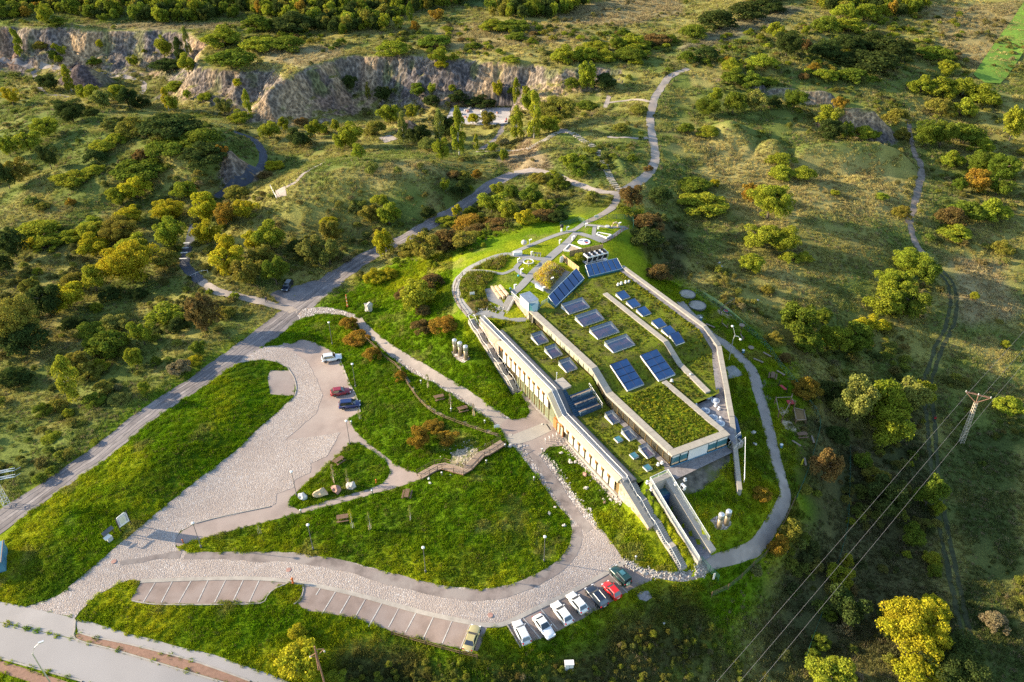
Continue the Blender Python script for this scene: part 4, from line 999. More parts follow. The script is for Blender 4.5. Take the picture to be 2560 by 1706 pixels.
5: '''295,150,130,180,R,Y;580,160,180,170,R,ol;730,110,200,170,B,r;860,110,180,130,R,ol;950,40,160,90,B,r;480,170,130,120,B,ol;240,360,130,120,B,Y;330,340,110,80,B,Y;520,510,210,210,R,yg;440,480,110,100,B,r;630,400,150,130,B,r;570,590,100,80,B,r;710,680,180,120,B,o;560,700,130,100,B,r;60,680,110,140,B,o;110,780,150,100,B,o;220,890,110,160,B,o;410,1040,80,70,B,o;550,1470,130,140,R,o;730,1465,120,110,R,o;640,1380,120,70,B,o;980,145,35,50,B,yg;1640,230,80,90,B,yg;650,280,40,70,B,yg;2100,90,200,150,B,d;2180,330,150,120,B,r'''}
AREAS = [  # first match wins
 ('in the roof garden screen', [(1400,610),(1540,600),(1540,680),(1400,680)]),
 ('on the bank above the upper car park', [(640,800),(1000,780),(1260,1080),(1260,1180),(900,1180),(850,900)]),
 ('on the slope below the roof garden', [(1000,700),(1000,560),(1250,420),(1600,470),(1600,560),(1200,640),(1130,720),(1250,980),(1000,860),(800,730),(900,660)]),
 ('on the slope behind the chiller', [(1560,470),(1700,480),(1760,720),(1640,700)]),
 ('by the asphalt steps', [(380,520),(860,520),(900,680),(700,760),(480,740),(380,640)]),
 ('in the thicket left of the rutted track', [(-100,560),(480,560),(700,780),(0,1290),(-100,1290)]),
 ('on the rounded hill below the headland', [(200,280),(640,280),(680,480),(560,560),(200,560)]),
 ('on the left meadow slope', [(-100,240),(250,240),(250,560),(-100,560)]),
 ('on the far left quarry floor', [(-100,120),(480,150),(480,260),(330,290),(-100,260)]),
 ('on the cliff headland', [(430,70),(860,60),(860,270),(640,320),(430,280)]),
 ('at the foot of the central cliff', [(860,190),(1500,180),(1500,290),(860,300)]),
 ('in the grove below the gravel court', [(640,280),(1560,280),(1560,430),(1100,440),(640,440)]),
 ('on the hilltop beside the footpath', [(640,420),(1180,400),(1180,520),(860,600),(640,560)]),
 ('behind the far left cliff', [(-100,-50),(700,-50),(700,90),(-100,120)]),
 ('on the plateau behind the central cliff', [(700,-50),(1700,-50),(1700,185),(700,185)]),
 ('below the right rock faces', [(1680,180),(2300,220),(2280,380),(1680,360)]),
 ('on the far right plateau', [(1690,-50),(2660,-50),(2560,290),(2250,300),(1690,220)]),
 ('on the meadow right of the building', [(1680,340),(2280,360),(2300,580),(2150,960),(1900,950),(1700,600)]),
 ('beyond the stony right track', [(2260,220),(2660,220),(2660,980),(2380,980),(2260,600)]),
 ('left of the lattice mast', [(1980,900),(2400,900),(2400,1150),(2060,1150)]),
 ('by the playground fence', [(1860,950),(2100,950),(2040,1400),(1860,1330)]),
 ('beside the wooden power pole', [(600,1520),(900,1520),(900,1800),(600,1800)]),
 ('under the power lines', [(1700,1100),(2660,1000),(2660,1800),(1600,1800)]),
]
def area_of(u, v):
    for name, poly in AREAS:
        if bool(in_poly(np.array([u]), np.array([v]), poly)[0]): return name
    return 'on the open ground'

CANOPY = []   # plan circles under crowns
plants = []
for z, txt in PLANTS.items():
    ox, oy, k = ZO[z]
    for e in txt.replace('\n', '').split(';'):
        x, y, w, h, f, c = e.split(',')
        plants.append((ox + float(x) * k, oy + float(y) * k, float(w) * k, float(h) * k, f.strip(), c.strip()))
def place_plants():
    rs = random.Random(5)
    u = np.array([p[0] for p in plants]); v = np.array([p[1] for p in plants])
    x, y, z = Gmany(u, v)
    recs = []
    for i, (uc, vc, w, h, f, c) in enumerate(plants):
        gx, gy, gz = float(x[i]), float(y[i]), float(z[i])
        a = half = cc = None
        for it in range(3):
            dep = gy * CT - (gz - CAM_H) * ST
            pxm = FPX / dep; al = math.atan2(CAM_H - gz, math.hypot(gx, gy))
            a = w / 2 / pxm; half = h / 2 / pxm
            q = half * half - (a * math.sin(al)) ** 2
            lo = {'R': .62, 'P': 1.5, 'B': .36}[f] * a
            cc = max(math.sqrt(max(q, 0)) / math.cos(al), lo)
            cc = min(cc, {'R': 1.5, 'P': 3.2, 'B': .58}[f] * a + .3)
            p = G(uc, vc, cc * .95); gx, gy, gz = p.x, p.y, p.z
        recs.append((uc, vc, gx, gy, gz, a, cc, f, c, area_of(uc, vc)))
    groups = {}
    for r in recs: groups.setdefault((r[7] == 'B', r[8], r[9], r[7] == 'P'), []).append(r)
    ordn = ['first', 'second', 'third', 'fourth', 'fifth', 'sixth', 'seventh', 'eighth', 'ninth', 'tenth', 'eleventh', 'twelfth', 'thirteenth', 'fourteenth', 'fifteenth', 'sixteenth', 'seventeenth', 'eighteenth']
    for (isb, c, area, isp), rl in groups.items():
        rl.sort(key=lambda r: r[0])
        for i, (uc, vc, gx, gy, gz, a, cc, f, c, area) in enumerate(rl):
            kind = 'bush' if isb else ('slender tree' if isp else 'tree')
            pos = '' if len(rl) == 1 else (', %s from the left' % (ordn[i] if i < len(ordn) else 'number %d' % (i + 1)))
            if len(rl) > 1 and i == len(rl) - 1: pos = ', the rightmost'
            lab = '%s %s %s%s' % (COLS[c][1], kind, area, pos)
            cm, tm = PROTO[f][rs.randrange(5)]
            if f == 'R' and a > 4.2: cm = BIGR[rs.randrange(2)]
            e = empty('bush' if isb else 'tree', (gx, gy, gz - .1), rs.uniform(0, 6.28), lab, 'bush' if isb else 'tree', ('bushes ' if isb else 'trees ') + area)
            sc = (a * 1.30, a * 1.30, cc * 1.16)
            cr = inst('foliage' if isb else 'crown', cm, e, scale=sc)
            j = rs.uniform(.86, 1.14); col = COLS[c][0]
            cr.color = (col[0] * j * rs.uniform(.92, 1.08), col[1] * j, col[2] * j, 1)
            inst('stem' if isb else 'trunk', tm, e, scale=sc)
            CANOPY.append((gx, gy, a * .8))
place_plants()

# ------------------------------------------------------------------ scattered growth (grass, weeds, scrub, far woods)
def tuft_mesh(name, seed, blades, h, spread, wd, lean=.5):
    rs = random.Random(seed); vs_ = []; fs = []
    for i in range(blades):
        a = rs.uniform(0, 6.28); r = spread * math.sqrt(rs.random()); x, y = r * math.cos(a), r * math.sin(a)
        b = rs.uniform(0, 6.28); hh = h * rs.uniform(.55, 1.15); l = lean * hh * rs.uniform(.2, 1)
        dx, dy = math.cos(b), math.sin(b); w = wd * rs.uniform(.7, 1.3)
        n = len(vs_)
        vs_ += [(x - dy * w, y + dx * w, -.03), (x + dy * w, y - dx * w, -.03), (x + dx * l * .4 + dy * w * .7, y + dy * l * .4 - dx * w * .7, hh * .6), (x + dx * l, y + dy * l, hh)]
        fs += [(n, n + 1, n + 2, n + 3)]
    me = bpy.data.meshes.new(name); me.from_pydata(vs_, [], fs); me.materials.append(MAT['tuft']); me.update(); return me

def proto_ob(me): return bpy.data.objects.new(me.name, me)
TUFTS = [proto_ob(tuft_mesh('tuft', i, 16, .26, .34, .035)) for i in range(4)]
MEADOW = [proto_ob(tuft_mesh('meadow_tuft', 20 + i, 20, .62, .50, .045, .7)) for i in range(4)]
SCRUBP = []
for i in range(4):
    cm = crown_mesh('scrub_crown', 'B', 500 + i, 1100, .16); cm.materials.append(MAT['tuft']); SCRUBP.append(proto_ob(cm))
WOODP = []
for i in range(4):
    cm = crown_mesh('wood_crown', 'R', 600 + i, 1600, .15); cm.materials.append(MAT['tuft']); WOODP.append(proto_ob(cm))
LOWP = []
for i in range(3):
    cm = crown_mesh('sedum', 'B', 700 + i, 60, .42); cm.materials.append(MAT['tuft']); LOWP.append(proto_ob(cm))

def scatter(name, label, pts, scl, tint, protos, kind='stuff'):
    """one object: a point cloud whose points carry an instance each"""
    n = len(pts)
    me = bpy.data.meshes.new(name); me.vertices.add(n); me.vertices.foreach_set('co', np.asarray(pts, np.float32).ravel())
    a = me.attributes.new('sc', 'FLOAT_VECTOR', 'POINT'); a.data.foreach_set('vector', np.asarray(scl, np.float32).ravel())
    a = me.attributes.new('rz', 'FLOAT', 'POINT'); a.data.foreach_set('value', RNG.uniform(0, 6.28, n).astype(np.float32))
    a = me.attributes.new('pick', 'INT', 'POINT'); a.data.foreach_set('value', RNG.integers(0, len(protos), n).astype(np.int32))
    a = me.attributes.new('tint', 'FLOAT_COLOR', 'POINT'); a.data.foreach_set('color', np.concatenate([tint, np.ones((n, 1))], 1).astype(np.float32).ravel())
    me.update()
    o = bpy.data.objects.new(name, me); COL.objects.link(o); tag(o, label, None, None, kind)
    ng = bpy.data.node_groups.new(name, 'GeometryNodeTree')
    ng.interface.new_socket('Geometry', in_out='INPUT', socket_type='NodeSocketGeometry'); ng.interface.new_socket('Geometry', in_out='OUTPUT', socket_type='NodeSocketGeometry')
    gi = ng.nodes.new('NodeGroupInput'); go = ng.nodes.new('NodeGroupOutput')
    jn = ng.nodes.new('GeometryNodeJoinGeometry')
    for p in reversed(protos):
        oi = ng.nodes.new('GeometryNodeObjectInfo'); oi.inputs[0].default_value = p; oi.inputs['As Instance'].default_value = True
        ng.links.new(oi.outputs['Geometry'], jn.inputs[0])
    ip = ng.nodes.new('GeometryNodeInstanceOnPoints'); ip.inputs['Pick Instance'].default_value = True
    def attr(nm, t):
        a_ = ng.nodes.new('GeometryNodeInputNamedAttribute'); a_.data_type = t; a_.inputs[0].default_value = nm; return a_.outputs[0]
    cb = ng.nodes.new('ShaderNodeCombineXYZ'); ng.links.new(attr('rz', 'FLOAT'), cb.inputs[2])
    er = ng.nodes.new('FunctionNodeEulerToRotation'); ng.links.new(cb.outputs[0], er.inputs[0])
    ng.links.new(gi.outputs[0], ip.inputs['Points']); ng.links.new(jn.outputs[0], ip.inputs['Instance'])
    ng.links.new(attr('pick', 'INT'), ip.inputs['Instance Index']); ng.links.new(er.outputs[0], ip.inputs['Rotation']); ng.links.new(attr('sc', 'FLOAT_VECTOR'), ip.inputs['Scale'])
    ng.links.new(ip.outputs[0], go.inputs[0])
    md = o.modifiers.new('scatter', 'NODES'); md.node_group = ng
    return o

# raster of paved ground so that nothing grows on it
PVX0, PVY0, PVS = -120.0, 30.0, .4
_nx = int(320 / PVS); _ny = int(400 / PVS)
PAVED = np.zeros((_ny, _nx), bool)
def burn(poly):
    a = np.array(poly); x0, y0 = a.min(0) - 1; x1, y1 = a.max(0) + 1
    i0 = max(0, int((x0 - PVX0) / PVS)); i1 = min(_nx, int((x1 - PVX0) / PVS) + 1); j0 = max(0, int((y0 - PVY0) / PVS)); j1 = min(_ny, int((y1 - PVY0) / PVS) + 1)
    if i1 <= i0 or j1 <= j0: return
    gx, gy = np.meshgrid(PVX0 + (np.arange(i0, i1) + .5) * PVS, PVY0 + (np.arange(j0, j1) + .5) * PVS)
    PAVED[j0:j1, i0:i1] |= in_poly(gx, gy, poly)
for s_ in SHEETS: burn(s_)
burn([tuple(L(s, t)[:2]) for s, t in [(-13, -.8), (33, -.8), (39.5, -.6), (47.8, .9), (47.8, 2.8), (38.4, 2.8), (38.4, 9), (38.8, 12), (37.5, 18), (36, 22), (41, 19), (15, 39), (-20, 39), (-24, 29), (-17, 15), (-14, 9.5)]])
burn([(p.x, p.y) for p in TRW]); burn([tuple(L(s, t)[:2]) for s, t in [(-21.2, -2.1), (-1.2, -2.1), (-1.2, 0), (-21.2, 0)]]); burn([tuple(L(s, t)[:2]) for s, t in [(34.4, 4.0), (48.5, 4.0), (48.5, 8.2), (34.4, 8.2)]])
def free(x, y):
    i = ((x - PVX0) / PVS).astype(int); j = ((y - PVY0) / PVS).astype(int)
    ok = (i >= 0) & (i < _nx) & (j >= 0) & (j < _ny)
    r = np.ones(x.shape, bool); r[ok] = ~PAVED[j[ok], i[ok]]; return r
CAN = np.array(CANOPY)
def flat_mask(x, y): return in_poly(x, y, FLATW)
def in_view(x, y, z, m=60):
    u, v = project(x, y, z); return (u > -m) & (u < 2560 + m) & (v > -m) & (v < 1706 + m)

def grow_grass():
    # short sward of the lawns
    n = 420000
    x = RNG.uniform(-85, 60, n); y = RNG.uniform(60, 185, n)
    k = flat_mask(x, y) & free(x, y); x, y = x[k], y[k]; z = Hg(x, y)
    k = in_view(x, y, z); x, y, z = x[k], y[k], z[k]
    c, r = gcol(x, y)
    s = RNG.uniform(.7, 1.2, len(x)) * (.5 + 1.1 * smooth(.3, .75, fbm(x / .7, y / .7, 201, 2))); tall = fbm(x / 9, y / 9, 202)
    s *= (.75 + .6 * tall) * .82
    u, v = project(x, y, z); fine = (v < 800) & (u > 1130) & (u < 1620); s = np.where(fine, s * .2, s)
    t = c * RNG.uniform(.9, 1.5, (len(x), 1)) * (1.0 + .25 * (fbm(x / 5, y / 5, 203)[:, None] - .5))
    dr = (RNG.uniform(0, 1, len(x)) < .05)[:, None]; t = np.where(dr, np.array([[.16, .15, .045]]), t)
    scatter('lawn_grass', 'short bright green grass of the lawns around the building', np.stack([x, y, z], 1), np.stack([s, s, s], 1), np.clip(t, 0, 1), TUFTS)
    # rough meadow, thinning with distance
    n = 460000
    y = 45 + 400 * RNG.uniform(0, 1, n) ** 1.25; x = RNG.uniform(-1, 1, n) * (45 + y * .72)
    k = ~flat_mask(x, y) & free(x, y); x, y = x[k], y[k]; z = Hg(x, y)
    c, r = gcol(x, y)
    k = in_view(x, y, z) & (r < .35) & (fbm(x / 4, y / 4, 205) > np.where(y < 230, .36, .44)); x, y, z, c = x[k], y[k], z[k], c[k]
    s = RNG.uniform(.4, 1.2, len(x)) * (.30 + .75 * fbm(x / 6, y / 6, 206)) * (1 + np.clip((y - 150) / 260, 0, .8))
    t = c * RNG.uniform(.9, 1.7, (len(x), 1))
    dr = (RNG.uniform(0, 1, len(x)) < .12)[:, None]; t = np.where(dr, np.array([[.23, .19, .10]]), t)
    scatter('meadow_grass', 'tall rough grass and dry weeds of the open quarry land', np.stack([x, y, z], 1), np.stack([s, s, s], 1), np.clip(t, 0, 1), MEADOW)

def palette(n, keys, w):
    a = np.array([COLS[k][0] for k in keys]); i = RNG.choice(len(keys), n, p=np.array(w) / np.sum(w))
    return np.clip(a[i] * RNG.uniform(.75, 1.25, (n, 1)), 0, 1)

def zone_pts(polys, dens):
    X = []; Y = []
    for poly in polys:
        w = px_poly(poly); a = np.array(w); x0, y0 = a.min(0); x1, y1 = a.max(0)
        n = int((x1 - x0) * (y1 - y0) * dens)
        x = RNG.uniform(x0, x1, n); y = RNG.uniform(y0, y1, n)
        k = in_poly(x, y, w) & free(x, y); X.append(x[k]); Y.append(y[k])
    return np.concatenate(X), np.concatenate(Y)

def grow_scrub():
    # low scrub over the wild land, in clumps
    n = 26000
    y = 45 + 420 * RNG.uniform(0, 1, n) ** 1.1; x = RNG.uniform(-1, 1, n) * (45 + y * .72)
    k = ~flat_mask(x, y) & free(x, y) & (fbm(x / 13, y / 13, 301) > .635) & ~in_poly(x, y, px_poly([(1650,330),(2290,400),(2300,640),(2150,900),(1950,760),(1760,560),(1600,420)])); x, y = x[k], y[k]
    D = [[(380,520),(640,480),(700,500),(900,500),(1000,560),(900,660),(720,720),(480,740)], [(1560,520),(1690,540),(1750,700),(1660,690),(1580,600)], [(-60,640),(420,640),(640,780),(300,1000),(60,1180),(-60,1240)],
         [(1950,950),(2330,980),(2350,1250),(2300,1700),(1850,1700),(2030,1300)], [(1030,560),(1300,470),(1560,500),(1400,540),(1130,660),(960,700)], [(1940,80),(2350,60),(2420,190),(2000,200),(1720,150)], [(250,300),(620,320),(620,470),(300,560)], [(860,230),(1260,250),(1100,290),(900,300)], [(2230,380),(2560,300),(2560,640),(2300,600)]]
    x2, y2 = zone_pts(D, .055); x3, y3 = zone_pts([[(860,1650),(1300,1660),(1600,1580),(1800,1560),(1900,1740),(860,1740)]], .9)
    x = np.concatenate([x, x2, x3]); y = np.concatenate([y, y2, y3]); z = Hg(x, y)
    c, r = gcol(x, y); k = in_view(x, y, z) & (r < .6); x, y, z, c = x[k], y[k], z[k], c[k]
    nn = len(x)
    a = RNG.uniform(.35, 1.25, nn) ** 1.3 * (.7 + .8 * fbm(x / 15, y / 15, 305)); h = a * RNG.uniform(.45, .85, nn)
    low = in_poly(x, y, px_poly([(800,1600),(1700,1520),(1960,1500),(1960,1790),(800,1790)])); a = np.where(low, a * .42, a); h = np.where(low, a * .9, h)
    t = palette(nn, ['g', 'd', 'ol', 'yg', 'r', 'dry', 'pa'], [4, 4, 4, 3, 1.4, 1, 1]) * .55 + c * .45
    scatter('scrub', 'low mixed scrub and weeds between the larger bushes', np.stack([x, y, z], 1), np.stack([a, a, h], 1), t, SCRUBP)
    # woods that read as one mass on the plateau
    polys = [[(-60,-60),(560,-60),(620,20),(590,48),(430,62),(260,58),(130,30),(60,50),(-60,60)], [(560,-60),(1130,-60),(1180,10),(1000,45),(930,62),(1010,70),(860,95),(700,58),(620,40)], [(1180,-60),(1420,-60),(1500,5),(1400,45),(1300,52),(1230,40)], [(2000,-40),(2330,-40),(2300,40),(2200,50),(2060,30)], [(1880,-60),(2010,-60),(1960,5),(1850,10)]]
    x, y = zone_pts(polys, .075); z = Hg(x, y); nn = len(x)
    a = RNG.uniform(1.6, 3.4, nn); h = a * RNG.uniform(.8, 1.35, nn)
    scatter('woodland', 'dense wood on the plateau along the top of the view', np.stack([x, y, z], 1), np.stack([a, a, h], 1), palette(nn, ['g', 'd', 'yg', 'ol', 'o'], [5, 5, 3, 2, .3]), WOODP)
    x, y = zone_pts([[(560,75),(1000,70),(1450,60),(1700,120),(1700,165),(1400,165),(1000,130),(860,125),(700,160),(560,140)], [(1700,100),(2400,30),(2420,190),(2100,210),(1720,165)], [(560,60),(900,60),(880,110),(560,130)]], .045)
    k = fbm(x / 12, y / 12, 311) > .48; x, y = x[k], y[k]; z = Hg(x, y); nn = len(x)
    a = RNG.uniform(.8, 2.2, nn); h = a * RNG.uniform(.4, .75, nn)
    scatter('plateau_scrub', 'clumps of low scrub over the dry plateau grass', np.stack([x, y, z], 1), np.stack([a, a, h], 1), palette(nn, ['g', 'yg', 'd', 'ol', 'r'], [4, 4, 2, 3, .6]), SCRUBP)
# ------------------------------------------------------------------ the half buried visitor centre
def wloc(o):
    v = Vector((0, 0, 0))
    while o is not None: v += Vector(o.location); o = o.parent
    return v
def bw(b, name, mats, parent, smooth_=False):
    """build from world coordinates under an unrotated parent"""
    off = wloc(parent)
    b.v = [(p[0] - off.x, p[1] - off.y, p[2] - off.z) for p in b.v]
    return b.build(name, mats, parent, smooth_)
def iw(name, me, parent, loc, rz=0.0, scale=None, rot=None):
    return inst(name, me, parent, Vector(loc) - wloc(parent), rz, scale, rot)
ANG = math.atan2(BD[1], BD[0])          # direction of s

BLD = empty('visitor_centre', L(10, 12, 3.4), 0, 'half buried visitor centre with cream facade and stepped green roofs', 'building')

def lbox(b, s0, s1, t0, t1, z0, z1):
    """box in building coordinates; z0/z1 may be (at s0, at s1)"""
    a0, a1 = z0 if hasattr(z0, '__len__') else (z0, z0); c0, c1 = z1 if hasattr(z1, '__len__') else (z1, z1)
    return b.hexa([L(s0, t0, a0), L(s1, t0, a1), L(s1, t1, a1), L(s0, t1, a0), L(s0, t0, c0), L(s1, t0, c1), L(s1, t1, c1), L(s0, t1, c0)])
def topz(s):          # top of the facade
    return float(np.interp(s, [-25, 9.1, 13.1, 40], [10.3, 10.3, 7.2, 7.2]))
def segs(a, b, knots=(9.1, 13.1)):
    k = [a] + [q for q in knots if a < q < b] + [b]
    return list(zip(k[:-1], k[1:]))

b = MB()
for s0, s1 in segs(-10.4, 31.8): lbox(b, s0, s1, .25, .6, 2.6, (topz(s0), topz(s1)))
bw(b, 'facade_wall', MAT['bronze'], BLD)
b = MB(); lbox(b, -10.4, 31.8, -.25, .2, 2.4, 3.62); bw(b, 'plinth', MAT['kerb'], BLD)
UB = [-8.9 + 1.79 * i for i in range(11)]; LB = [12.2 + 1.86 * i for i in range(10)] + [30.8]
def pane(s0, s1, z0, z1, mat, t=.2, d=.05, name='window_pane', parent=None):
    q = MB(); lbox(q, s0, s1, t - d, t, z0, z1); return bw(q, name, MAT[mat], parent or BLD)
# upper storey: cream panels, brown boxes, glazing underneath
for i in range(10):
    s0, s1 = UB[i] + .27, UB[i + 1] - .27
    pane(s0, s1, 6.55, min(9.85, topz(s1) - .3), 'panel', .02, .06, 'cream_panel')
    pane(s0, s1 + .1, 3.66, 6.5, 'glassgreen' if i > 2 else 'glassdark')
pane(-10.2, UB[0] - .1, 3.66, 9.8, 'glassdark')
pane(UB[10] + .1, 11.0, 3.66, (8.3), 'glassgreen'); pane(11.15, 12.1, 5.9, 7.5, 'glassgreen')
q = MB(); q.box((0, 0, 0), (.5, .36, .8)); q.box((0, -.02, .43), (.56, .42, .06)); BOXME = q.mesh('nest_box', MAT['rustbox'])
q = MB(); q.box((0, 0, 0), (.09, .14, 1)); MULME = q.mesh('mullion', MAT['bronze'])
q = MB(); q.box((0, 0, 0), (.54, .05, 1)); GAPME = q.mesh('panel_gap', M('shadow_gap', (.03, .027, .018), .8))
for i, s in enumerate(UB + LB[:10]):
    iw('facade_box', BOXME, BLD, L(s, -.16, topz(s) - .95), ANG)
    iw('mullion', MULME, BLD, L(s, .1, (3.6 + topz(s) - .3) / 2), ANG, (.5, 1, topz(s) - 3.9)); iw('panel_gap', GAPME, BLD, L(s, .0, ((6.5 if i < 11 else 3.85) + topz(s) - .3) / 2), ANG, (1, 1, topz(s) - .3 - (6.5 if i < 11 else 3.85)))
for i in range(9): iw('mullion', MULME, BLD, L(UB[i] + .9, .1, 5.05), ANG, (.6, .7, 2.9))
for i in range(10):
    s0, s1 = LB[i] + .27, LB[i + 1] - .27
    zb = 5.1 if i in (0, 1) else 3.85
    pane(s0, s1, zb, 6.85, 'panel', .02, .06, 'cream_panel')
    if i < 2: pane(s0, s1, 3.66, 5.05, 'glassdark')
# entrance: door leaf, glazed door, transom
q = MB(); lbox(q, 11.0, 12.0, -.1, .22, 3.5, 5.85); bw(q, 'entrance_door', MAT['door'], BLD)
q = MB()
for s in (12.25, 13.35, 14.45): lbox(q, s - .06, s + .06, -.28, .1, 3.5, 5.9)
lbox(q, 12.2, 14.5, -.28, .1, 5.9, 6.05); ed = bw(q, 'entrance_frame', MAT['door'], BLD)
for s in (12.32, 13.42): pane(s, s + .96, 3.6, 5.85, 'glasspale', -.05, .04, 'door_pane', ed)
# cornice with the roof edge walkway and its two long rails
b = MB()
for s0, s1 in segs(-10.4, 31.8):
    z0, z1 = topz(s0), topz(s1)
    b.hexa([L(s0, -.5, z0 - .28), L(s1, -.5, z1 - .28), L(s1, .4, z1 - .28), L(s0, .4, z0 - .28), L(s0, -.42, z0 + .12), L(s1, -.42, z1 + .12), L(s1, .4, z1 + .46), L(s0, .4, z0 + .46)])
bw(b, 'cornice', MAT['cornice'], BLD)
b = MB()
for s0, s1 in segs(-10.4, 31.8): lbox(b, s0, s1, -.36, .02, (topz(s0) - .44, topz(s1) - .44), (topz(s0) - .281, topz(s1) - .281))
bw(b, 'gutter_shadow_line', MAT['bronze'], BLD)  # dark bronze strip standing in for the gutter's shadow line under the cornice
b = MB()
for s0, s1 in segs(-19.5, 32.4): lbox(b, s0, s1, .4, 1.5, (topz(s0) - .2, topz(s1) - .2), (topz(s0) + .36, topz(s1) + .36))
bw(b, 'edge_walkway', MAT['deckgrey'], BLD)
b = MB()
for s0, s1 in segs(-13.5, 33.0): lbox(b, s0, s1, 1.5, 2.65, (topz(s0) - .6, topz(s1) - .6), (topz(s0) + .22, topz(s1) + .22))
bw(b, 'roof_edge_strip', MAT['darksheet'], BLD)
def rail(name, pts, h, parent, post=1.9, r=.035, mat='bright', mid=0, glass=False, off=0.0):
    """handrail over a polyline of base points with posts; rails and posts are pieces of one railing"""
    pts = [Vector(p) for p in pts]
    root = MB(); up = Vector((0, 0, h))
    root.tube([p + up for p in pts], r, 5)
    for k in range(mid): root.tube([p + up * ((k + 1) / (mid + 1)) for p in pts], r * .6, 4)
    o = bw(root, name, MAT[mat], parent)
    pm = MB(); pm.tube([(0, 0, 0), (0, 0, 1)], r * .8, 5); me = pm.mesh('railing_post', MAT[mat])
    for a, c in zip(pts[:-1], pts[1:]):
        n = max(1, int((c - a).length / post))
        for i in range(n):
            p = a + (c - a) * (i / n)
            x = inst('railing_post', me, o, p - wloc(o), scale=(1, 1, h))
    inst('railing_post', me, o, pts[-1] - wloc(o), scale=(1, 1, h))
    if glass:
        g = MB()
        for a, c in zip(pts[:-1], pts[1:]): g.quad(a + up * .1, c + up * .1, c + up * .93, a + up * .93)
        bw(g, 'glass_panel', MAT['glassrail'], o)
    return o
for t in (.45, 1.45):
    rail('walkway_rail', [L(-19.5, t, topz(0) + .36), L(9.1, t, topz(9.1) + .36), L(13.1, t, topz(13.1) + .36), L(32.0, t, topz(31) + .36)], .34, BLD, 40, .045)
# stone ends
b = MB(); lbox(b, -18.7, -10.4, -.12, .42, 2, 10.75); bw(b, 'stone_wall', MAT['stone'], BLD)
b = MB(); lbox(b, -18.9, -10.2, -.2, .5, 10.75, 10.9); bw(b, 'wall_cap', MAT['cap'], BLD)
b = MB(); b.hexa([L(31.8, 0, 1.5), L(40.2, 0, 1.5), L(40.2, .9, 1.5), L(31.8, .9, 1.5), L(31.8, 0, 7.3), L(40.2, 0, 3.9), L(40.2, .9, 3.9), L(31.8, .9, 7.3)]); bw(b, 'stone_wall', MAT['stone'], BLD)
b = MB(); b.hexa([L(31.8, -.08, 7.31), L(40.4, -.08, 3.83), L(40.4, 1.0, 3.83), L(31.8, 1.0, 7.31), L(31.8, -.08, 7.46), L(40.4, -.08, 3.98), L(40.4, 1.0, 3.98), L(31.8, 1.0, 7.46)]); bw(b, 'wall_cap', MAT['cap'], BLD)

# green roofs
def sedum(name, keys, w):
    m, nt, p = _new(name); v = wpos(nt)
    c = ramp(nt, noise(nt, v, .35, 6, .7), [(.32, keys[0]), (.48, keys[1]), (.62, keys[2])])
    f = ramp(nt, noise(nt, v, 3.2, 5, .7), [(.3, (.45, .45, .45)), (.5, (.95, .95, .95)), (.72, (1.5, 1.5, 1.4))])
    c = mixc(nt, 1.0, c, f, 'MULTIPLY'); nt.links.new(c, p.inputs['Base Color']); p.inputs['Roughness'].default_value = 1; p.inputs['Specular IOR Level'].default_value = .05
    bump(nt, noise(nt, v, 3.0, 5, .7), p, 1, .15); return m
MAT['sedum'] = sedum('green_roof', [(.10, .088, .034), (.11, .125, .016), (.145, .18, .014)], 0)
MAT['sedum2'] = sedum('lush_green_roof', [(.10, .13, .010), (.15, .205, .010), (.21, .25, .012)], 0)
def zBxy(x, y): return zB(ST_of(x, y)[0])
def zMxy(x, y): return zM(ST_of(x, y)[0])
NS0 = len(SHEETS)
def roof(name, st, mat, zf, off, parent=BLD, step=1.0):
    o = sheet(name, [tuple(L(s, t)[:2]) for s, t in st], mat, off, step, world=True, zfun=zf, parent=parent)
    w = wloc(parent); o.location = -w; return o
roof('green_roof', [(-14.5, 2.6), (9, 2.6), (14, 2.6), (33.6, 2.6), (33.6, 9.9), (14, 9.9), (9, 9.9), (-13.5, 9.9)], 'sedum', zBxy, 0)
roof('green_roof', [(-13.5, 11), (9, 11), (14, 11), (32.4, 11), (33.2, 21), (15.5, 21.5), (15.5, 22.5), (24.5, 22), (24.5, 28.5), (18, 33.5), (14, 36.3), (9, 36.9), (-14, 36.9), (-18.5, 36.9), (-19.3, 28.4), (-18.6, 27), (-12.7, 15.2), (-14.6, 12.2)], 'sedum', zMxy, 0)
roof('green_roof', [(15.8, 11.1), (32.2, 11.1), (33.0, 20.9), (17.3, 20.9)], 'sedum2', zMxy, .05)
G_R = [(24.2, 22.2), (33.2, 22.2), (36.4, 21.9), (31.0, 26.0), (20.5, 33.2), (14.2, 37.6), (9, 37.6), (-19, 37.6), (-19, 36.6), (9, 36.6), (13.5, 36.4), (17, 33.5), (24.2, 28)]
roof('gravel_roof', G_R, 'gravelroof', lambda x, y: np.where(ST_of(x, y)[0] > 24, 8.75, np.maximum(zM(ST_of(x, y)[0]), 8.75)), .06)
roof('gravel_verge', [(17, 8.9), (33.4, 8.9), (33.4, 9.98), (17, 9.98)], 'gravelroof', zBxy, .05)
roof('gravel_verge', [(33.0, 8.6), (36.2, 8.8), (36.0, 22), (33.6, 21.8)], 'gravelroof', lambda x, y: Hg(x, y) * 0 + 7.0, .02)
roof('bare_patch', [(8.5, 5), (11, 4), (12, 8), (9.5, 9)], 'sedum', zBxy, .03)
del SHEETS[NS0:]

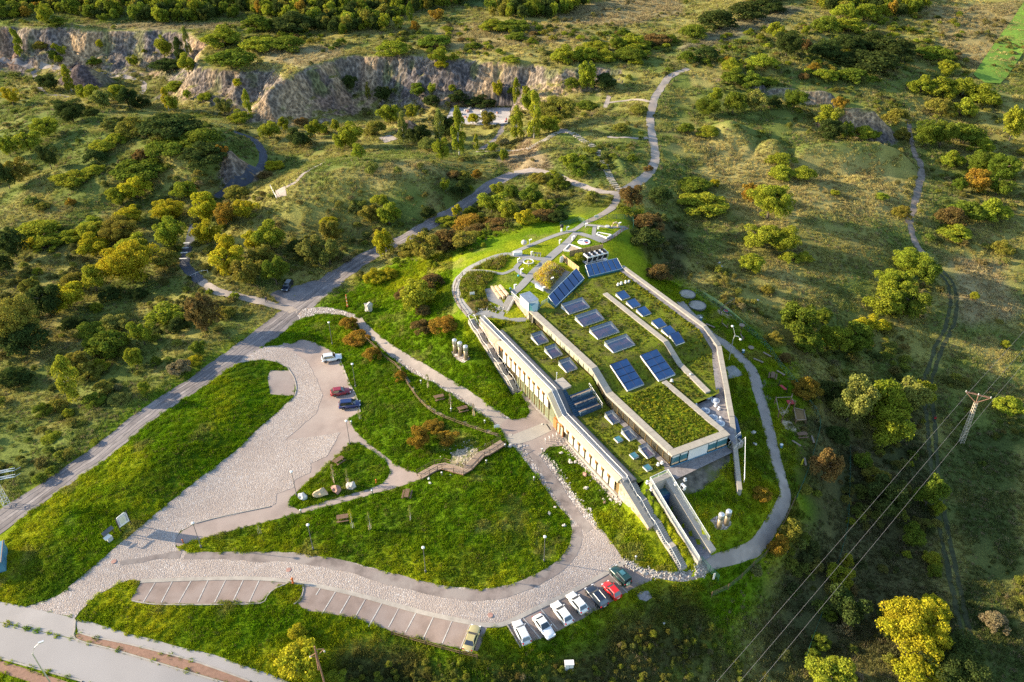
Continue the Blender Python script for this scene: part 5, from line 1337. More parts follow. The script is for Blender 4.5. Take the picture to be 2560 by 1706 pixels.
# capping slabs: each slab its own piece
def slab_run(s0, s1, t0, t1, zf, dz, name, mat='cap', pitch=1.15, wallh=0.0, skew=0.0):
    holder = MB()
    n = max(1, int(round((s1 - s0) / pitch)))
    if wallh:
        for a, c in segs(s0, s1, (9.0, 14.0)):
            lbox(holder, a, c, t0 + .1, t1 - .1, (float(zf(a)) - wallh, float(zf(c)) - wallh), (float(zf(a)) + dz, float(zf(c)) + dz))
    else:
        lbox(holder, s0, s0 + .2, t0 + .2, t1 - .2, float(zf(s0)) - .1, float(zf(s0)) + dz)
    h = bw(holder, name, MAT['conc'], BLD)
    for i in range(n):
        a = s0 + (s1 - s0) * i / n + .012; c = s0 + (s1 - s0) * (i + 1) / n - .012
        q = MB(); lbox(q, a, c, t0, t1, (float(zf(a)) + dz, float(zf(c)) + dz), (float(zf(a)) + dz + .1, float(zf(c)) + dz + .1))
        bw(q, 'capping_slab', MAT[mat], h)
    return h
slab_run(-14.2, 32.2, 9.55, 10.95, zM, .22, 'upper_parapet', pitch=1.3, wallh=.35)
slab_run(-12.1, 9.0, 27.15, 28.35, zM, .2, 'low_parapet', wallh=.2, pitch=1.4)
slab_run(16.6, 33.0, 20.9, 22.05, zM, .22, 'block_parapet', wallh=1.3, pitch=1.4)
# slanted runs: the bent lower half of the low parapet, the end cap and the outer parapet
def slab_line(p, q_, w, name, pitch=1.3, wall=0.5, mat='cap', down=None):
    p = Vector(p); q_ = Vector(q_); d = q_ - p; n = max(1, int(round(d.length / pitch))); side = Vector((-d.y, d.x, 0)).normalized() * w / 2
    h = MB(); zlo = wall if down is None else None
    bot = lambda v: Vector((v.x, v.y, v.z - wall if down is None else down))
    h.hexa([bot(p - side * .85), bot(q_ - side * .85), bot(q_ + side * .85), bot(p + side * .85), p - side * .85, q_ - side * .85, q_ + side * .85, p + side * .85])
    h = bw(h, name, MAT['conc'], BLD)
    for i in range(n):
        a = p + d * (i / n + .01 / n); c = p + d * ((i + .99) / n); u = Vector((0, 0, .1))
        m = MB(); m.hexa([a - side, c - side, c + side, a + side, a - side + u, c - side + u, c + side + u, a + side + u]); bw(m, 'capping_slab', MAT[mat], h)
slab_line(L(9.05, 27.75, 12.32), L(13.9, 27.6, 9.95), 1.2, 'low_parapet'); slab_line(L(13.95, 27.6, 9.93), L(23.4, 26.6, 9.93), 1.2, 'low_parapet')
slab_line(L(32.9, 9.6, 9.87), L(33.8, 22.0, 9.87), 1.45, 'end_parapet', 1.4, .3)
slab_line(L(-19.6, 38.0, 12.5), L(9.0, 38.0, 12.5), .95, 'outer_parapet', 1.5, 0, down=3.5); slab_line(L(9.05, 38.0, 12.46), L(13.8, 37.9, 10.7), .95, 'outer_parapet', 1.3, 0, down=3)
slab_line(L(13.85, 37.8, 10.65), L(30.6, 26.0, 9.5), .95, 'outer_parapet', 1.5, 0, down=2); slab_line(L(30.65, 25.95, 9.45), L(35.5, 22.7, 7.7), .95, 'outer_parapet', 1.5, 0, down=1); slab_line(L(35.55, 22.65, 7.65), L(42.0, 18.4, 4.6), .8, 'outer_parapet', 1.5, 2.6)
roof('bare_soil', [(33.9, 3.2), (38.5, 3.2), (38.5, 8.5), (39.0, 12), (38.0, 18), (36.5, 21), (34.4, 22)], M('bare_roof_soil', (.12, .105, .08), .95, .4, .9, local=False, bmp=.8, second=(.09, .10, .03)), lambda x, y: Hg(x, y), .04)

# clerestory of the upper roof: panes, mullions, blinds
b = MB()
for s0, s1 in segs(-14.2, 33.0, (9.0, 14.0)): lbox(b, s0, s1, 10.25, 10.6, (float(zB(s0)) - .3, float(zB(s1)) - .3), (float(zM(s0)) - .1, float(zM(s1)) - .1))
bw(b, 'clerestory_wall', MAT['bronze'], BLD)
n = 27
for i in range(n):
    a = -12.9 + (32.5 + 12.9) * i / n; c = -12.9 + (32.5 + 12.9) * (i + 1) / n
    zlo = (float(zB(a)) + .18, float(zB(c)) + .18); zhi = (float(zM(a)) - .18, float(zM(c)) - .18)
    mt = 'glassdark' if (i < 2 or a > 9) else 'glasspale'
    q = MB(); lbox(q, a + .07, c - .07, 10.12, 10.2, zlo, zhi); w = bw(q, 'clerestory_window', MAT[mt], BLD)
    if a > 13.5:
        q = MB(); lbox(q, a + .12, c - .12, 10.07, 10.1, (zhi[0] - .62, zhi[1] - .62), zhi); bw(q, 'white_blind', MAT['whitep'], w)
    iw('mullion', MULME, BLD, L(a, 10.1, (zlo[0] + zhi[0]) / 2), ANG, (1, 1, zhi[0] - zlo[0] + .2))
# glazed end of the block
def epane(t0, t1, z0, z1, mat, name='end_window', off=.0, parent=None):
    q = MB(); s_ = lambda t: 33.25 + (t - 9.7) * .075 + off
    q.hexa([L(s_(t0), t0, z0), L(s_(t0) + .05, t0, z0), L(s_(t1) + .05, t1, z0), L(s_(t1), t1, z0), L(s_(t0), t0, z1), L(s_(t0) + .05, t0, z1), L(s_(t1) + .05, t1, z1), L(s_(t1), t1, z1)])
    return bw(q, name, MAT[mat], parent or BLD)
epane(9.7, 22.0, 6.6, 9.6, 'black', 'end_wall', -.12)
for t0, t1 in ((9.9, 11.5), (11.65, 13.2), (17.6, 19.4), (19.55, 21.8)):
    w = epane(t0, t1, 7.35, 9.5, 'glassteal'); epane(t0 + .1, t1 - .1, 9.0, 9.5, 'whitep', 'white_blind', .06, w); epane(t0 + .1, t1 - .1, 7.4, 7.75, 'woodpale', 'wooden_sill', .07, w)
epane(13.35, 17.45, 7.1, 9.55, 'whitep', 'white_screen', .12)
epane(9.7, 22.0, 6.95, 7.25, 'bluepaint', 'end_sill', .16)

# rooflights: kerb, sloping pane, side panes, the room seen below
def rooflight(s0, s1, t0, t1, zf, hi, lo, glass='glasssky', ncol=1, nrow=1, solid=False):
    z0, z1 = float(zf(s0)), float(zf(s1))
    k = MB(); kb = .14
    for a, c, d, e in ((s0, s1, t0, t0 + kb), (s0, s1, t1 - kb, t1), (s0, s0 + kb, t0 + kb, t1 - kb), (s1 - kb, s1, t0 + kb, t1 - kb)):
        def zz(s): return z0 + (z1 - z0) * (s - s0) / (s1 - s0)
        lbox(k, a, c, d, e, (zz(a) - .1, zz(c) - .1), (zz(a) + lo, zz(c) + lo))
    o = bw(k, 'rooflight', MAT['whitep'], BLD)
    q = MB(); q.quad(L(s0 + .1, t0 + .1, z0 + .07), L(s1 - .1, t0 + .1, z1 + .07), L(s1 - .1, t1 - .1, z1 + .07), L(s0 + .1, t1 - .1, z0 + .07)); bw(q, 'floor_below', MAT['glassblue' if solid else 'inside'], o)
    for i in range(nrow):
        for j in range(ncol):
            a = i / nrow; c = (i + 1) / nrow; d = t0 + .06 + (t1 - t0 - .12) * j / ncol; e = t0 + .06 + (t1 - t0 - .12) * (j + 1) / ncol
            def pt(f, t): return L(s0 + (s1 - s0) * f, t, z0 + (z1 - z0) * f + hi + (lo - hi) * f + .02)
            q = MB(); q.quad(pt(a + .01, d + .02), pt(c - .01, d + .02), pt(c - .01, e - .02), pt(a + .01, e - .02)); bw(q, 'roof_pane', MAT[glass], o)
    q = MB(); fr = lambda f, t: L(s0 + (s1 - s0) * f, t, z0 + (z1 - z0) * f + hi + (lo - hi) * f)
    q.tube([fr(0, t0), fr(1, t0), fr(1, t1), fr(0, t1), fr(0, t0)], .05, 4)
    for j in range(1, ncol): t = t0 + (t1 - t0) * j / ncol; q.tube([fr(0, t), fr(1, t)], .04, 4)
    for i in range(1, nrow): q.tube([fr(i / nrow, t0), fr(i / nrow, t1)], .04, 4)
    bw(q, 'pane_frame', MAT['black'], o)
    if hi > lo + .2:
        for t in (t0, t1):
            q = MB(); q.poly([L(s0, t, z0 + lo), L(s1, t, z1 + lo), fr(0, t)]); bw(q, 'side_pane', MAT['glassrail'], o)
        q = MB(); q.quad(L(s0, t0, z0 + lo), L(s0, t1, z0 + lo), fr(0, t1), fr(0, t0)); bw(q, 'back_pane', MAT['glassrail'], o)
    return o
for i in range(4): rooflight(-12.3 + 5.3 * i, -9.2 + 5.3 * i, 16.4, 21.8, zM, 1.05, .25, ncol=2)
for i in range(3): rooflight(-8.3 + 5.3 * i, -5.4 + 5.3 * i, 6.4, 9.0, zB, 1.15, .25)
for s in (16.8, 22.0, 27.2): rooflight(s, s + 2.6, 7.5, 9.3, zB, 1.15, .3)
for s, t in ((22.6, 5.4), (27.4, 5.3), (31.0, 5.5)): rooflight(s, s + 1.3, t, t + 1.2, zB, .32, .3, 'glassteal')
for i, s in enumerate((-10.4, -6.6, -3.0, 2.2, 5.4, 8.0)):
    rooflight(s, s + 2.3, 29.4, 31.7, zM if s < 7 else zM, .75, .25, 'glassblue', solid=True)
rooflight(9.5, 15.4, 13.6, 17.6, zM, .38, .34, 'glassblue', 2, 4, solid=True)
rooflight(9.8, 16.0, 20.7, 24.8, zM, .38, .34, 'glassblue', 2, 4, solid=True)

# the two long glass canopies
def canopy(a, b_, c, d, n, za, zb_):
    P = [L(*a, za), L(*b_, za), L(*c, zb_), L(*d, zb_)]
    q = MB(); q.tube([P[0], P[1], P[2], P[3], P[0]], .05, 4); o = bw(q, 'glass_canopy', MAT['metal'], BLD)
    for i in range(n):
        f0, f1 = i / n + .01, (i + 1) / n - .01
        q = MB(); q.quad(P[0].lerp(P[1], f0), P[0].lerp(P[1], f1), P[3].lerp(P[2], f1), P[3].lerp(P[2], f0)); bw(q, 'canopy_pane', MAT['glassblue'], o)
        q = MB(); q.tube([P[0].lerp(P[1], f0), P[3].lerp(P[2], f0)], .025, 4); bw(q, 'canopy_bar', MAT['bluedeck'], o)
    q = MB()
    base = [p.copy() for p in P]
    for p in base: p.z = 12.0
    q.quad(P[0], P[1], base[1], base[0]); q.quad(P[3], P[2], base[2], base[3]); q.quad(P[0], P[3], base[3], base[0]); q.quad(P[1], P[2], base[2], base[1]); bw(q, 'canopy_side', MAT['glassteal'], o)
    q = MB(); q.quad(base[0] + Vector((0, 0, .12)), base[1] + Vector((0, 0, .12)), base[2] + Vector((0, 0, .12)), base[3] + Vector((0, 0, .12))); bw(q, 'floor_below', MAT['inside'], o)
canopy((-15.7, 15.2), (-22.7, 27.2), (-19.4, 27.2), (-12.8, 15.3), 6, 13.6, 12.6)
canopy((-22.6, 29.6), (-21.6, 37.9), (-18.6, 37.4), (-19.5, 28.6), 6, 13.7, 12.6)

# stair tower: white box, tin roof, glass nose, stone foot
b = MB(); lbox(b, -18.2, -14.6, 9.6, 12.0, 12.0, (14.35, 14.35)); bw(b, 'stair_tower', MAT['whitep'], BLD)
b = MB()
for i in range(9): lbox(b, -18.3 + .42 * i, -18.3 + .42 * (i + 1) - .06, 9.5, 12.1, 14.36, 14.46)
bw(b, 'tower_roof', M('zinc_roof', (.22, .27, .34), .5, .08, 1, metal=.3), BLD)
b = MB(); b.hexa([L(-14.6, 9.7, 11.2), L(-12.9, 10.4, 11.2), L(-15.0, 13.0, 12.2), L(-15.4, 12, 12.2), L(-14.6, 9.7, 14.2), L(-14.1, 10.0, 13.6), L(-14.9, 12.4, 13.6), L(-15.4, 12, 14.2)]); bw(b, 'glass_nose', MAT['glassteal'], BLD)
b = MB(); lbox(b, -22.0, -14.2, 9.45, 9.95, 8.5, 12.1); bw(b, 'stone_wall', MAT['stone'], BLD)
b = MB(); lbox(b, -14.15, -12.95, 9.6, 9.9, 10.1, 12.3); bw(b, 'door_wall', MAT['cornice'], BLD)
q = MB(); lbox(q, -13.95, -13.15, 9.5, 9.58, 10.2, 12.1); bw(q, 'side_door', MAT['glassdark'], BLD)
rail('tower_rail', [L(-22.0, 9.7, 12.1), L(-18.3, 9.7, 12.1)], 1.0, BLD, 1.2, .035, glass=True)
rail('tower_rail', [L(-15.0, 13.1, 12.2), L(-15.6, 15.1, 12.2)], 1.0, BLD, 1.2, .035, glass=True)

# amphitheatre terrace on the folded roof
for i in range(3):
    s0 = 10.2 + 1.45 * i; z = 9.25 - .72 * i
    q = MB(); lbox(q, s0, s0 + 1.4, 3.6, 8.3, z - .95, z); o = bw(q, 'deck_tier', MAT['bluedeck'], BLD)
    q = MB(); lbox(q, s0 + 1.0, s0 + 1.32, 3.4, 8.0, z + .33, z + .4); p = bw(q, 'bench_plank', MAT['woodgrey'], o)
    for t in (3.7, 5.6, 7.6):
        q = MB(); lbox(q, s0 + 1.1, s0 + 1.2, t, t + .08, z, z + .33); bw(q, 'bench_leg', MAT['metal'], o)
for i in range(14):
    q = MB(); s0 = 9.2 + .36 * i; z = 9.95 - .2 * i; lbox(q, s0, s0 + .34, 2.66, 3.58, z - .5, z); bw(q, 'deck_step', MAT['bluedeck'], BLD)
rail('deck_rail', [L(10.0, 8.5, 9.0), L(14.6, 8.5, 7.2)], 1.1, BLD, 1.5, .045, mid=1)
b = MB(); lbox(b, 6.2, 9.2, 2.9, 4.9, 9.9, 10.32); bw(b, 'roof_hatch', MAT['slab'], BLD)
b = MB(); b.tube([L(6.6, 3.2, 10.3), L(6.6, 3.2, 12.1)], .05, 5); b.box(L(6.6, 3.2, 12.2), (.2, .2, .4)); bw(b, 'roof_aerial', MAT['whitep'], BLD)

# outside stairs: flights of separate steps
def stairs(name, s0, s1, z0, z1, t0, t1, flights, per, label, rails):
    root = empty(name, L(s0, (t0 + t1) / 2, z1 - .1), 0, label, 'stairs')
    n = flights * per; rise = (z0 - z1) / n; tread = .31; land = ((s1 - s0) - n * tread) / max(1, flights - 1)
    q = MB(); q.box((0, 0, -.55), (tread + .02, t1 - t0, 1.1)); me = q.mesh('step', MAT['slab'])
    s = s0; z = z0; prof = [(s, z)]
    for f in range(flights):
        for i in range(per):
            z -= rise; iw('step', me, root, L(s + tread / 2, (t0 + t1) / 2, z), ANG); s += tread
        prof.append((s, z))
        if f < flights - 1:
            q = MB(); lbox(q, s, s + land, t0, t1, z - 1.1, z); bw(q, 'landing', MAT['slab'], root); s += land; prof.append((s, z))
    for t in rails:
        rail('handrail', [L(a, t, c) for a, c in prof], .95, root, 1.1, .035)
    return root
stairs('facade_stairs', -20.8, -1.6, 10.35, 3.55, -1.75, -.35, 5, 8, 'long concrete stairs with steel rails descending beside the cream facade', (-1.7, -.4))
stairs('end_stairs', 32.2, 47.6, 7.3, .45, 1.05, 2.6, 4, 10, 'concrete stairs with white handrail down the buried end of the building', (1.1,))
# lower entrance: retaining walls, rails, floor
TR = empty('sunken_entrance', L(42, 6, 1.0), 0, 'sunken entrance ramp between pale retaining walls with glass rails', 'ramp')
def zt(s): return max(7.05 - max(s - 34.5, 0) * .46, 1.0)
for t, sa, sb in ((3.95, 34.6, 48.5), (7.0, 34.6, 48.0)):
    q = MB()
    for a, c in zip(np.linspace(sa, sb, 8)[:-1], np.linspace(sa, sb, 8)[1:]): lbox(q, a, c, t, t + (.8 if t < 5 else 1.2), .2, (zt(a) + .55, zt(c) + .55))
    bw(q, 'retaining_wall', MAT['slab'], TR)
q = MB(); lbox(q, 34.4, 35.5, 4.0, 8.2, .2, 7.5); bw(q, 'retaining_wall', MAT['slab'], TR)
q = MB(); lbox(q, 35.0, 48.5, 4.7, 7.0, .6, 1.05); bw(q, 'ramp_floor', MAT['gravelroof'], TR)
q = MB(); lbox(q, 37.0, 37.1, 4.76, 6.98, 1.05, 5.4); bw(q, 'glass_front', MAT['glassblue'], TR)
q = MB(); lbox(q, 35.42, 37.0, 4.76, 6.98, 5.1, 5.3); bw(q, 'glass_roof', MAT['glassteal'], TR)
rail('ramp_rail', [L(34.6, 4.2, 7.55), L(41, 4.2, zt(41) + .55), L(48.4, 4.2, 1.6)], .95, TR, 1.6, .045, glass=True)
rail('ramp_rail', [L(34.6, 8.0, 7.55), L(41, 8.0, zt(41) + .55), L(46.4, 8.0, zt(46.4) + .55)], .95, TR, 1.6, .045, glass=True)
rail('ramp_rail', [L(34.6, 4.4, 7.35), L(34.6, 7.75, 7.35)], 1.05, TR, 1.6, .045, glass=True)
# end walkway with white rail on the right, small stairs
WK = empty('service_steps', L(35.5, 22.6, 7.0), 0, 'white railed service steps at the right corner of the end glazing', 'steps')
for i in range(5):
    q = MB(); lbox(q, 34.6, 35.8, 22.2 + .45 * i, 22.6 + .45 * i, 6.9, 7.0 + .28 * i); bw(q, 'step', MAT['conc'], WK)
rail('service_rail', [L(34.5, 22.2, 7.1), L(34.5, 24.6, 8.4)], 1.0, WK, 1.2, .04, mid=1); rail('service_rail', [L(35.9, 22.2, 7.1), L(35.9, 24.4, 8.4), L(41.5, 19.6, 5.4)], 1.0, WK, 1.2, .04, mid=1)

# side annex of blue glass by the outer parapet
AN = MB(); AN.hexa([L(27.2, 28.5, 3), L(32.2, 25.1, 2.5), L(33.2, 26.8, 2.5), L(29.0, 29.6, 3), L(27.2, 28.5, 8.2), L(32.2, 25.1, 8.2), L(33.2, 26.8, 6.2), L(29.0, 29.6, 6.2)]); bw(AN, 'glass_annex', MAT['glassblue'], BLD)

# ------------------------------------------------------------------ roof plant: vents, domes, chimneys, chiller
def vent_proto():
    q = MB(); q.box((0, 0, .14), (.62, .62, .28)); base = q.mesh('vent_base', MAT['whitep'])
    q = MB(); q.lathe([(.16, .28), (.16, .55), (.30, .58), (.30, .70), (.10, .82)], 10); cap = q.mesh('vent_cap', MAT['whitep'], True); return base, cap
VB, VC = vent_proto()
vents = [((1545,714),'M','leftmost of four white roof vents beyond the green roof'),((1553,711),'M','second from left of four white roof vents beyond the green roof'),((1564,708),'M','third from left of four white roof vents beyond the green roof'),((1572,707),'M','rightmost of four white roof vents beyond the green roof'),
 ((1679,955),'M','white roof vent below the right large blue rooflight'),((1725,941),'M','white roof vent beside the bent low parapet'),((1789,1016),8.8,'white roof vent in front of the second round dome'),((1797,1024),8.8,'white roof vent nearest the outer parapet beside a dome'),((1800,1049),8.8,'white roof vent between the domes and the outer parapet'),
 ((1645,1164),7.02,'left of two white roof vents at the glazed corner'),((1655,1160),7.02,'right of two white roof vents at the glazed corner'),((1618,1209),6.9,'upper white vent left of the sunken entrance'),((1628,1226),6.3,'lower white vent left of the sunken entrance'),((1688,1213),6.6,'white vent right of the sunken entrance next to the air conditioner'),((1712,1202),6.7,'white vent farthest right above the sunken entrance'),((1739,1015),8.8,'small white vent half hidden behind the block parapet')]
for (u, v), z, lab in vents:
    p = RMp(u, v) if z == 'M' else W(u, v, z)
    e = empty('roof_vent', p, ANG, lab, 'vent', 'white roof vents'); e.scale = (.8, .8, .8); inst('vent_base', VB, e); inst('vent_cap', VC, e)
q = MB(); q.lathe([(.85, 0), (.85, .28), (.70, .34)], 20); DB = q.mesh('dome_kerb', MAT['whitep'])
q = MB(); q.lathe([(.69, .33), (.6, .46), (.4, .56), (.15, .62)], 20); DG = q.mesh('dome_glass', glassy('dome_acrylic', (.30, .34, .40), .15), True)
for i, (u, v) in enumerate([(1770,992),(1788,1004),(1763,1029),(1783,1046),(1800,1060)]):
    e = empty('roof_dome', W(u, v, 8.8), 0, ['round white rooflight dome farthest from the camera on gravel roof', 'second round rooflight dome, beside two white vents', 'round rooflight dome partly behind the parapet, upper of three', 'round rooflight dome partly behind the parapet, middle of three', 'round rooflight dome nearest the end of the block'][i], 'rooflight', 'round roof domes'); inst('dome_kerb', DB, e); inst('dome_glass', DG, e)
q = MB(); q.lathe([(.42, 0), (.42, 2.3)], 16); CS = q.mesh('chimney_shaft', M('brown_cladding', (.30, .24, .16), .45, .06, 3, metal=.4), True)
q = MB(); q.lathe([(.50, 2.3), (.50, 3.25), (.46, 3.4), (.1, 3.46)], 16); CC = q.mesh('chimney_cowl', MAT['metal'], True)
for (u, v), lab in [((1138,882),'leftmost of three steel topped air shafts on the slope'),((1151,889),'middle of three steel topped air shafts on the slope'),((1165,898),'rightmost of three steel topped air shafts on the slope'),((1797,1320),'left of two steel air shafts on the shaded lawn'),((1815,1312),'right of two steel air shafts on the shaded lawn')]:
    e = empty('air_shaft', G(u, v), 0, lab, 'chimney', 'steel topped air shafts'); inst('shaft', CS, e); inst('cowl', CC, e)
p = W(1707, 1222, 6.2); e = empty('air_conditioner', p, ANG, 'small white air conditioner box beside the sunken entrance', 'air conditioner')
q = MB(); q.box((0, 0, .45), (1.0, .45, .8)); q.build('casing', MAT['whitep'], e); q = MB(); q.lathe([(.28, 0), (.28, .04)], 14); o = q.build('fan_grille', MAT['black'], e); o.rotation_euler.x = math.pi / 2; o.location = (0, -.24, .45)
# chiller on legs
ca = Vector((16.9, 160.4, 0)); ch = empty('chiller', Vector((19.6, 161.8, 12.2)), math.atan2(2.3, 4.7), 'white rooftop chiller with eight black fans behind bamboo screens', 'chiller')
q = MB(); q.box((0, 0, 2.15), (5.6, 2.1, .28)); q.build('casing', MAT['whitep'], ch)
for s in (-1, 1):
    for i in range(4):
        q = MB(); x = -2.1 + 1.4 * i; q.hexa([(x - .62, s * .35, .5), (x + .62, s * .35, .5), (x + .62, s * .4, .5), (x - .62, s * .4, .5), (x - .62, s * .95, 2.0), (x + .62, s * .95, 2.0), (x + .62, s * 1.0, 2.0), (x - .62, s * 1.0, 2.0)]); q.build('coil_panel', MAT['black'], ch)
for i in range(5):
    q = MB(); x = -2.8 + 1.4 * i
    for s in (-1, 1): q.tube([(x, s * 1.0, 2.05), (x, s * .85, .1)], .06, 4)
    q.tube([(x, -.95, .35), (x, .95, .35)], .05, 4); q.build('leg_frame', MAT['whitep'], ch)
q = MB(); q.box((0, 0, .1), (5.8, 2.2, .12)); q.build('base_frame', MAT['metal'], ch)
q = MB(); q.lathe([(.48, 2.29), (.48, 2.46), (.40, 2.46), (.40, 2.36), (.1, 2.34)], 16); fm = q.mesh('fan', MAT['black'])
for i in range(4):
    for s in (-1, 1): inst('fan', fm, ch, (-2.1 + 1.4 * i, s * .52, 0))
# bamboo screens round the chiller
def screen(pts, h, lab):
    r = empty('bamboo_screen', pts[0], 0, lab, 'screen')
    for a, c in zip(pts[:-1], pts[1:]):
        n = max(1, int((c - a).length / .95))
        for i in range(n):
            p0 = a + (c - a) * (i / n) ; p1 = a + (c - a) * ((i + .97) / n); d = (p1 - p0); s = Vector((-d.y, d.x, 0)).normalized() * .04; u = Vector((0, 0, h))
            q = MB(); q.hexa([p0 - s, p1 - s, p1 + s, p0 + s, p0 - s + u, p1 - s + u, p1 + s + u, p0 + s + u]); bw(q, 'screen_panel', MAT['bamboo'], r)
            q = MB(); q.box(p0 + Vector((0, 0, h / 2 + .05)), (.1, .1, h + .1)); bw(q, 'screen_post', MAT['wood'], r)
screen([W(1406,652,12.2), W(1447,684,12.2)], 1.7, 'sunlit bamboo screen in front of the chiller')
screen([W(1424,643,12.2), W(1465,635,12.2), W(1507,627,12.2)], 1.7, 'shaded bamboo screen behind the chiller')
# ------------------------------------------------------------------ cars
def loft(b, rings):
    n = len(rings[0]); vs_ = [p for r in rings for p in r]; fs = []
    for i in range(len(rings) - 1):
        for k in range(n): fs.append((i * n + k, i * n + (k + 1) % n, (i + 1) * n + (k + 1) % n, (i + 1) * n + k))
    fs.append(tuple(reversed(range(n)))); fs.append(tuple((len(rings) - 1) * n + k for k in range(n)))
    return b.add(vs_, fs)
q = MB(); q.lathe([(.20, -.10), (.31, -.10), (.33, -.05), (.33, .05), (.31, .10), (.20, .10)], 18); TYRE = q.mesh('tyre', MAT['rubber'], True)
q = MB(); q.lathe([(.21, -.06), (.21, .085), (.05, .105)], 14); RIM = q.mesh('rim', MAT['alu'])
def car(u, v, uf, vf, ln, wd, ht, style, pm, label, ur=None, vr=None):
    c = G(u, v, .7); f = G(uf, vf, .7)
    ang = math.atan2(f.y - c.y, f.x - c.x)
    o = empty('parked_car', (c.x, c.y, c.z + .06), ang, label, 'car', 'parked cars')
    h = ln / 2; w = wd / 2
    S = {'sedan': dict(ws=(.16, .0), rr=(-.22, -.36), belt=.88, hood=.80, tail=.86), 'hatch': dict(ws=(.20, .02), rr=(-.34, -.45), belt=.90, hood=.80, tail=.86), 'wagon': dict(ws=(.20, .06), rr=(-.38, -.46), belt=.90, hood=.80, tail=.86),
         'suv': dict(ws=(.19, .06), rr=(-.37, -.46), belt=1.02, hood=.96, tail=1.0), 'jeep': dict(ws=(.10, .05), rr=(-.455, -.465), belt=1.12, hood=1.06, tail=1.1), 'van': dict(ws=(.28, .10), rr=(-.40, -.47), belt=1.0, hood=.88, tail=.98)}[style]
    z0 = .34 if style in ('suv', 'jeep') else .22
    x_ws, x_rf = S['ws'][0] * ln, S['ws'][1] * ln; x_rr, x_rb = S['rr'][0] * ln, S['rr'][1] * ln
    box = style == 'jeep'
    st = [(-h, .80 if not box else .95, S['tail'] - .22), (-h + .08, .90 if not box else .97, S['tail'] - .06), (-h + .3, .97, S['tail']), (x_rb, .985, S['tail'] + .01), (0, 1, S['belt']), (x_ws, .99, S['belt']), (x_ws + .25, .98, S['hood'] + .03), (h - .45, .94, S['hood'] - .06), (h - .15, .86 if not box else .92, S['hood'] - .16), (h, .68 if not box else .86, S['hood'] - .32)]
    rings = []
    for x, k, z1 in st:
        ww = w * k; rings.append([(x, -ww * .92, z0), (x, -ww, z0 + .16), (x, -ww, z1 - .24), (x, -ww * .93, z1 - .05), (x, -ww * .74, z1), (x, ww * .74, z1), (x, ww * .93, z1 - .05), (x, ww, z1 - .24), (x, ww, z0 + .16), (x, ww * .92, z0)])
    b = MB(); loft(b, rings); b.build('body', pm, o, True)
    zb = S['belt'] - .04; k1, k2 = .90, (.70 if not box else .84)
    bt = [(x_rb, -w * k1), (x_ws, -w * k1), (x_ws, w * k1), (x_rb, w * k1)]; tp = [(x_rr, -w * k2), (x_rf, -w * k2), (x_rf, w * k2), (x_rr, w * k2)]
    zt = ht
    mid = [((a[0] + c_[0] * 3) / 4 * 1.0, (a[1] * .35 + c_[1] * .65) * 1.04) for a, c_ in zip(bt, tp)]
    b = MB(); b.hexa([(x, y, zb) for x, y in bt] + [(x, y, zt - .06) for x, y in tp]); b.hexa([(x, y, zt - .06) for x, y in tp] + [(x * .97, y * .9, zt) for x, y in tp]); b.build('cabin', pm, o)
    def win(name, A, B, C, D, e=.015, mi=.10):
        A, B, C, D = map(Vector, (A, B, C, D)); ctr = (A + B + C + D) / 4; nn = (B - A).cross(D - A).normalized()
        P = [ctr + (p - ctr) * (1 - mi) + nn * e for p in (A, B, C, D)]; q = MB(); q.quad(*P); return q.build(name, MAT['carglass'], o)
    B3 = [(x, y, zb + .04) for x, y in bt]; T3 = [(x, y, zt - .07) for x, y in tp]
    win('windscreen', B3[1], B3[2], T3[2], T3[1]); win('rear_window', B3[3], B3[0], T3[0], T3[3], mi=.14)
    win('side_window', B3[0], B3[1], T3[1], T3[0], mi=.13); win('side_window', B3[2], B3[3], T3[3], T3[2], mi=.13)
    for sx in (-.30, .31):
        for sy in (-1, 1):
            t = inst('wheel', TYRE, o, (sx * ln, sy * (w - .06), .33 if z0 < .3 else .38), rot=(math.pi / 2 * -sy, 0, 0), scale=1 if z0 < .3 else 1.15); inst('rim', RIM, t)
    for sy in (-1, 1):
        q = MB(); q.box((h - .2, sy * w * .66, S['hood'] - .21), (.22, .34, .13), sy * -.35); q.build('headlight', MAT['headl'], o)
        q = MB(); q.box((-h + .06, sy * w * .74, S['tail'] - .13), (.12, .2, .24 if style in ('wagon', 'hatch', 'suv') else .15)); q.build('taillight', MAT['redlight'], o)
        q = MB(); q.box((x_ws - .12, sy * (w + .07), zb + .1), (.12, .17, .13)); q.build('mirror', pm, o)
    q = MB(); q.box((-h + .0, 0, S['tail'] - .32), (.05, .5, .11)); q.build('number_plate', MAT['plate'], o)
    q = MB(); q.box((h - .02, 0, .42), (.08, wd * .6, .14)); q.build('grille', MAT['black'], o)
    if style == 'jeep':
        q = MB(); q.lathe([(.34, -.1), (.34, .1), (.1, .13)], 16); s = q.build('spare_wheel', M('pale_green_cover', (.22, .34, .27), .5), o); s.rotation_euler.y = -math.pi / 2; s.location = (-h - .1, .15, 1.0)
        q = MB(); q.box((-.1 * ln, 0, ht + .03), (.9, .7, .05)); q.build('roof_hatch', MAT['glassteal'], o)
        q = MB(); q.tube([(h + .06, -.5, .5), (h + .08, -.5, .95), (h + .08, .5, .95), (h + .06, .5, .5)], .04, 5); q.build('bull_bar', MAT['metal'], o)
    if style == 'suv':
        for sy in (-1, 1):
            q = MB(); q.tube([(x_rf - .1, sy * w * .62, ht + .04), (x_rr + .1, sy * w * .62, ht + .04)], .025, 4); q.build('roof_rail', MAT['bright'], o)
    return o
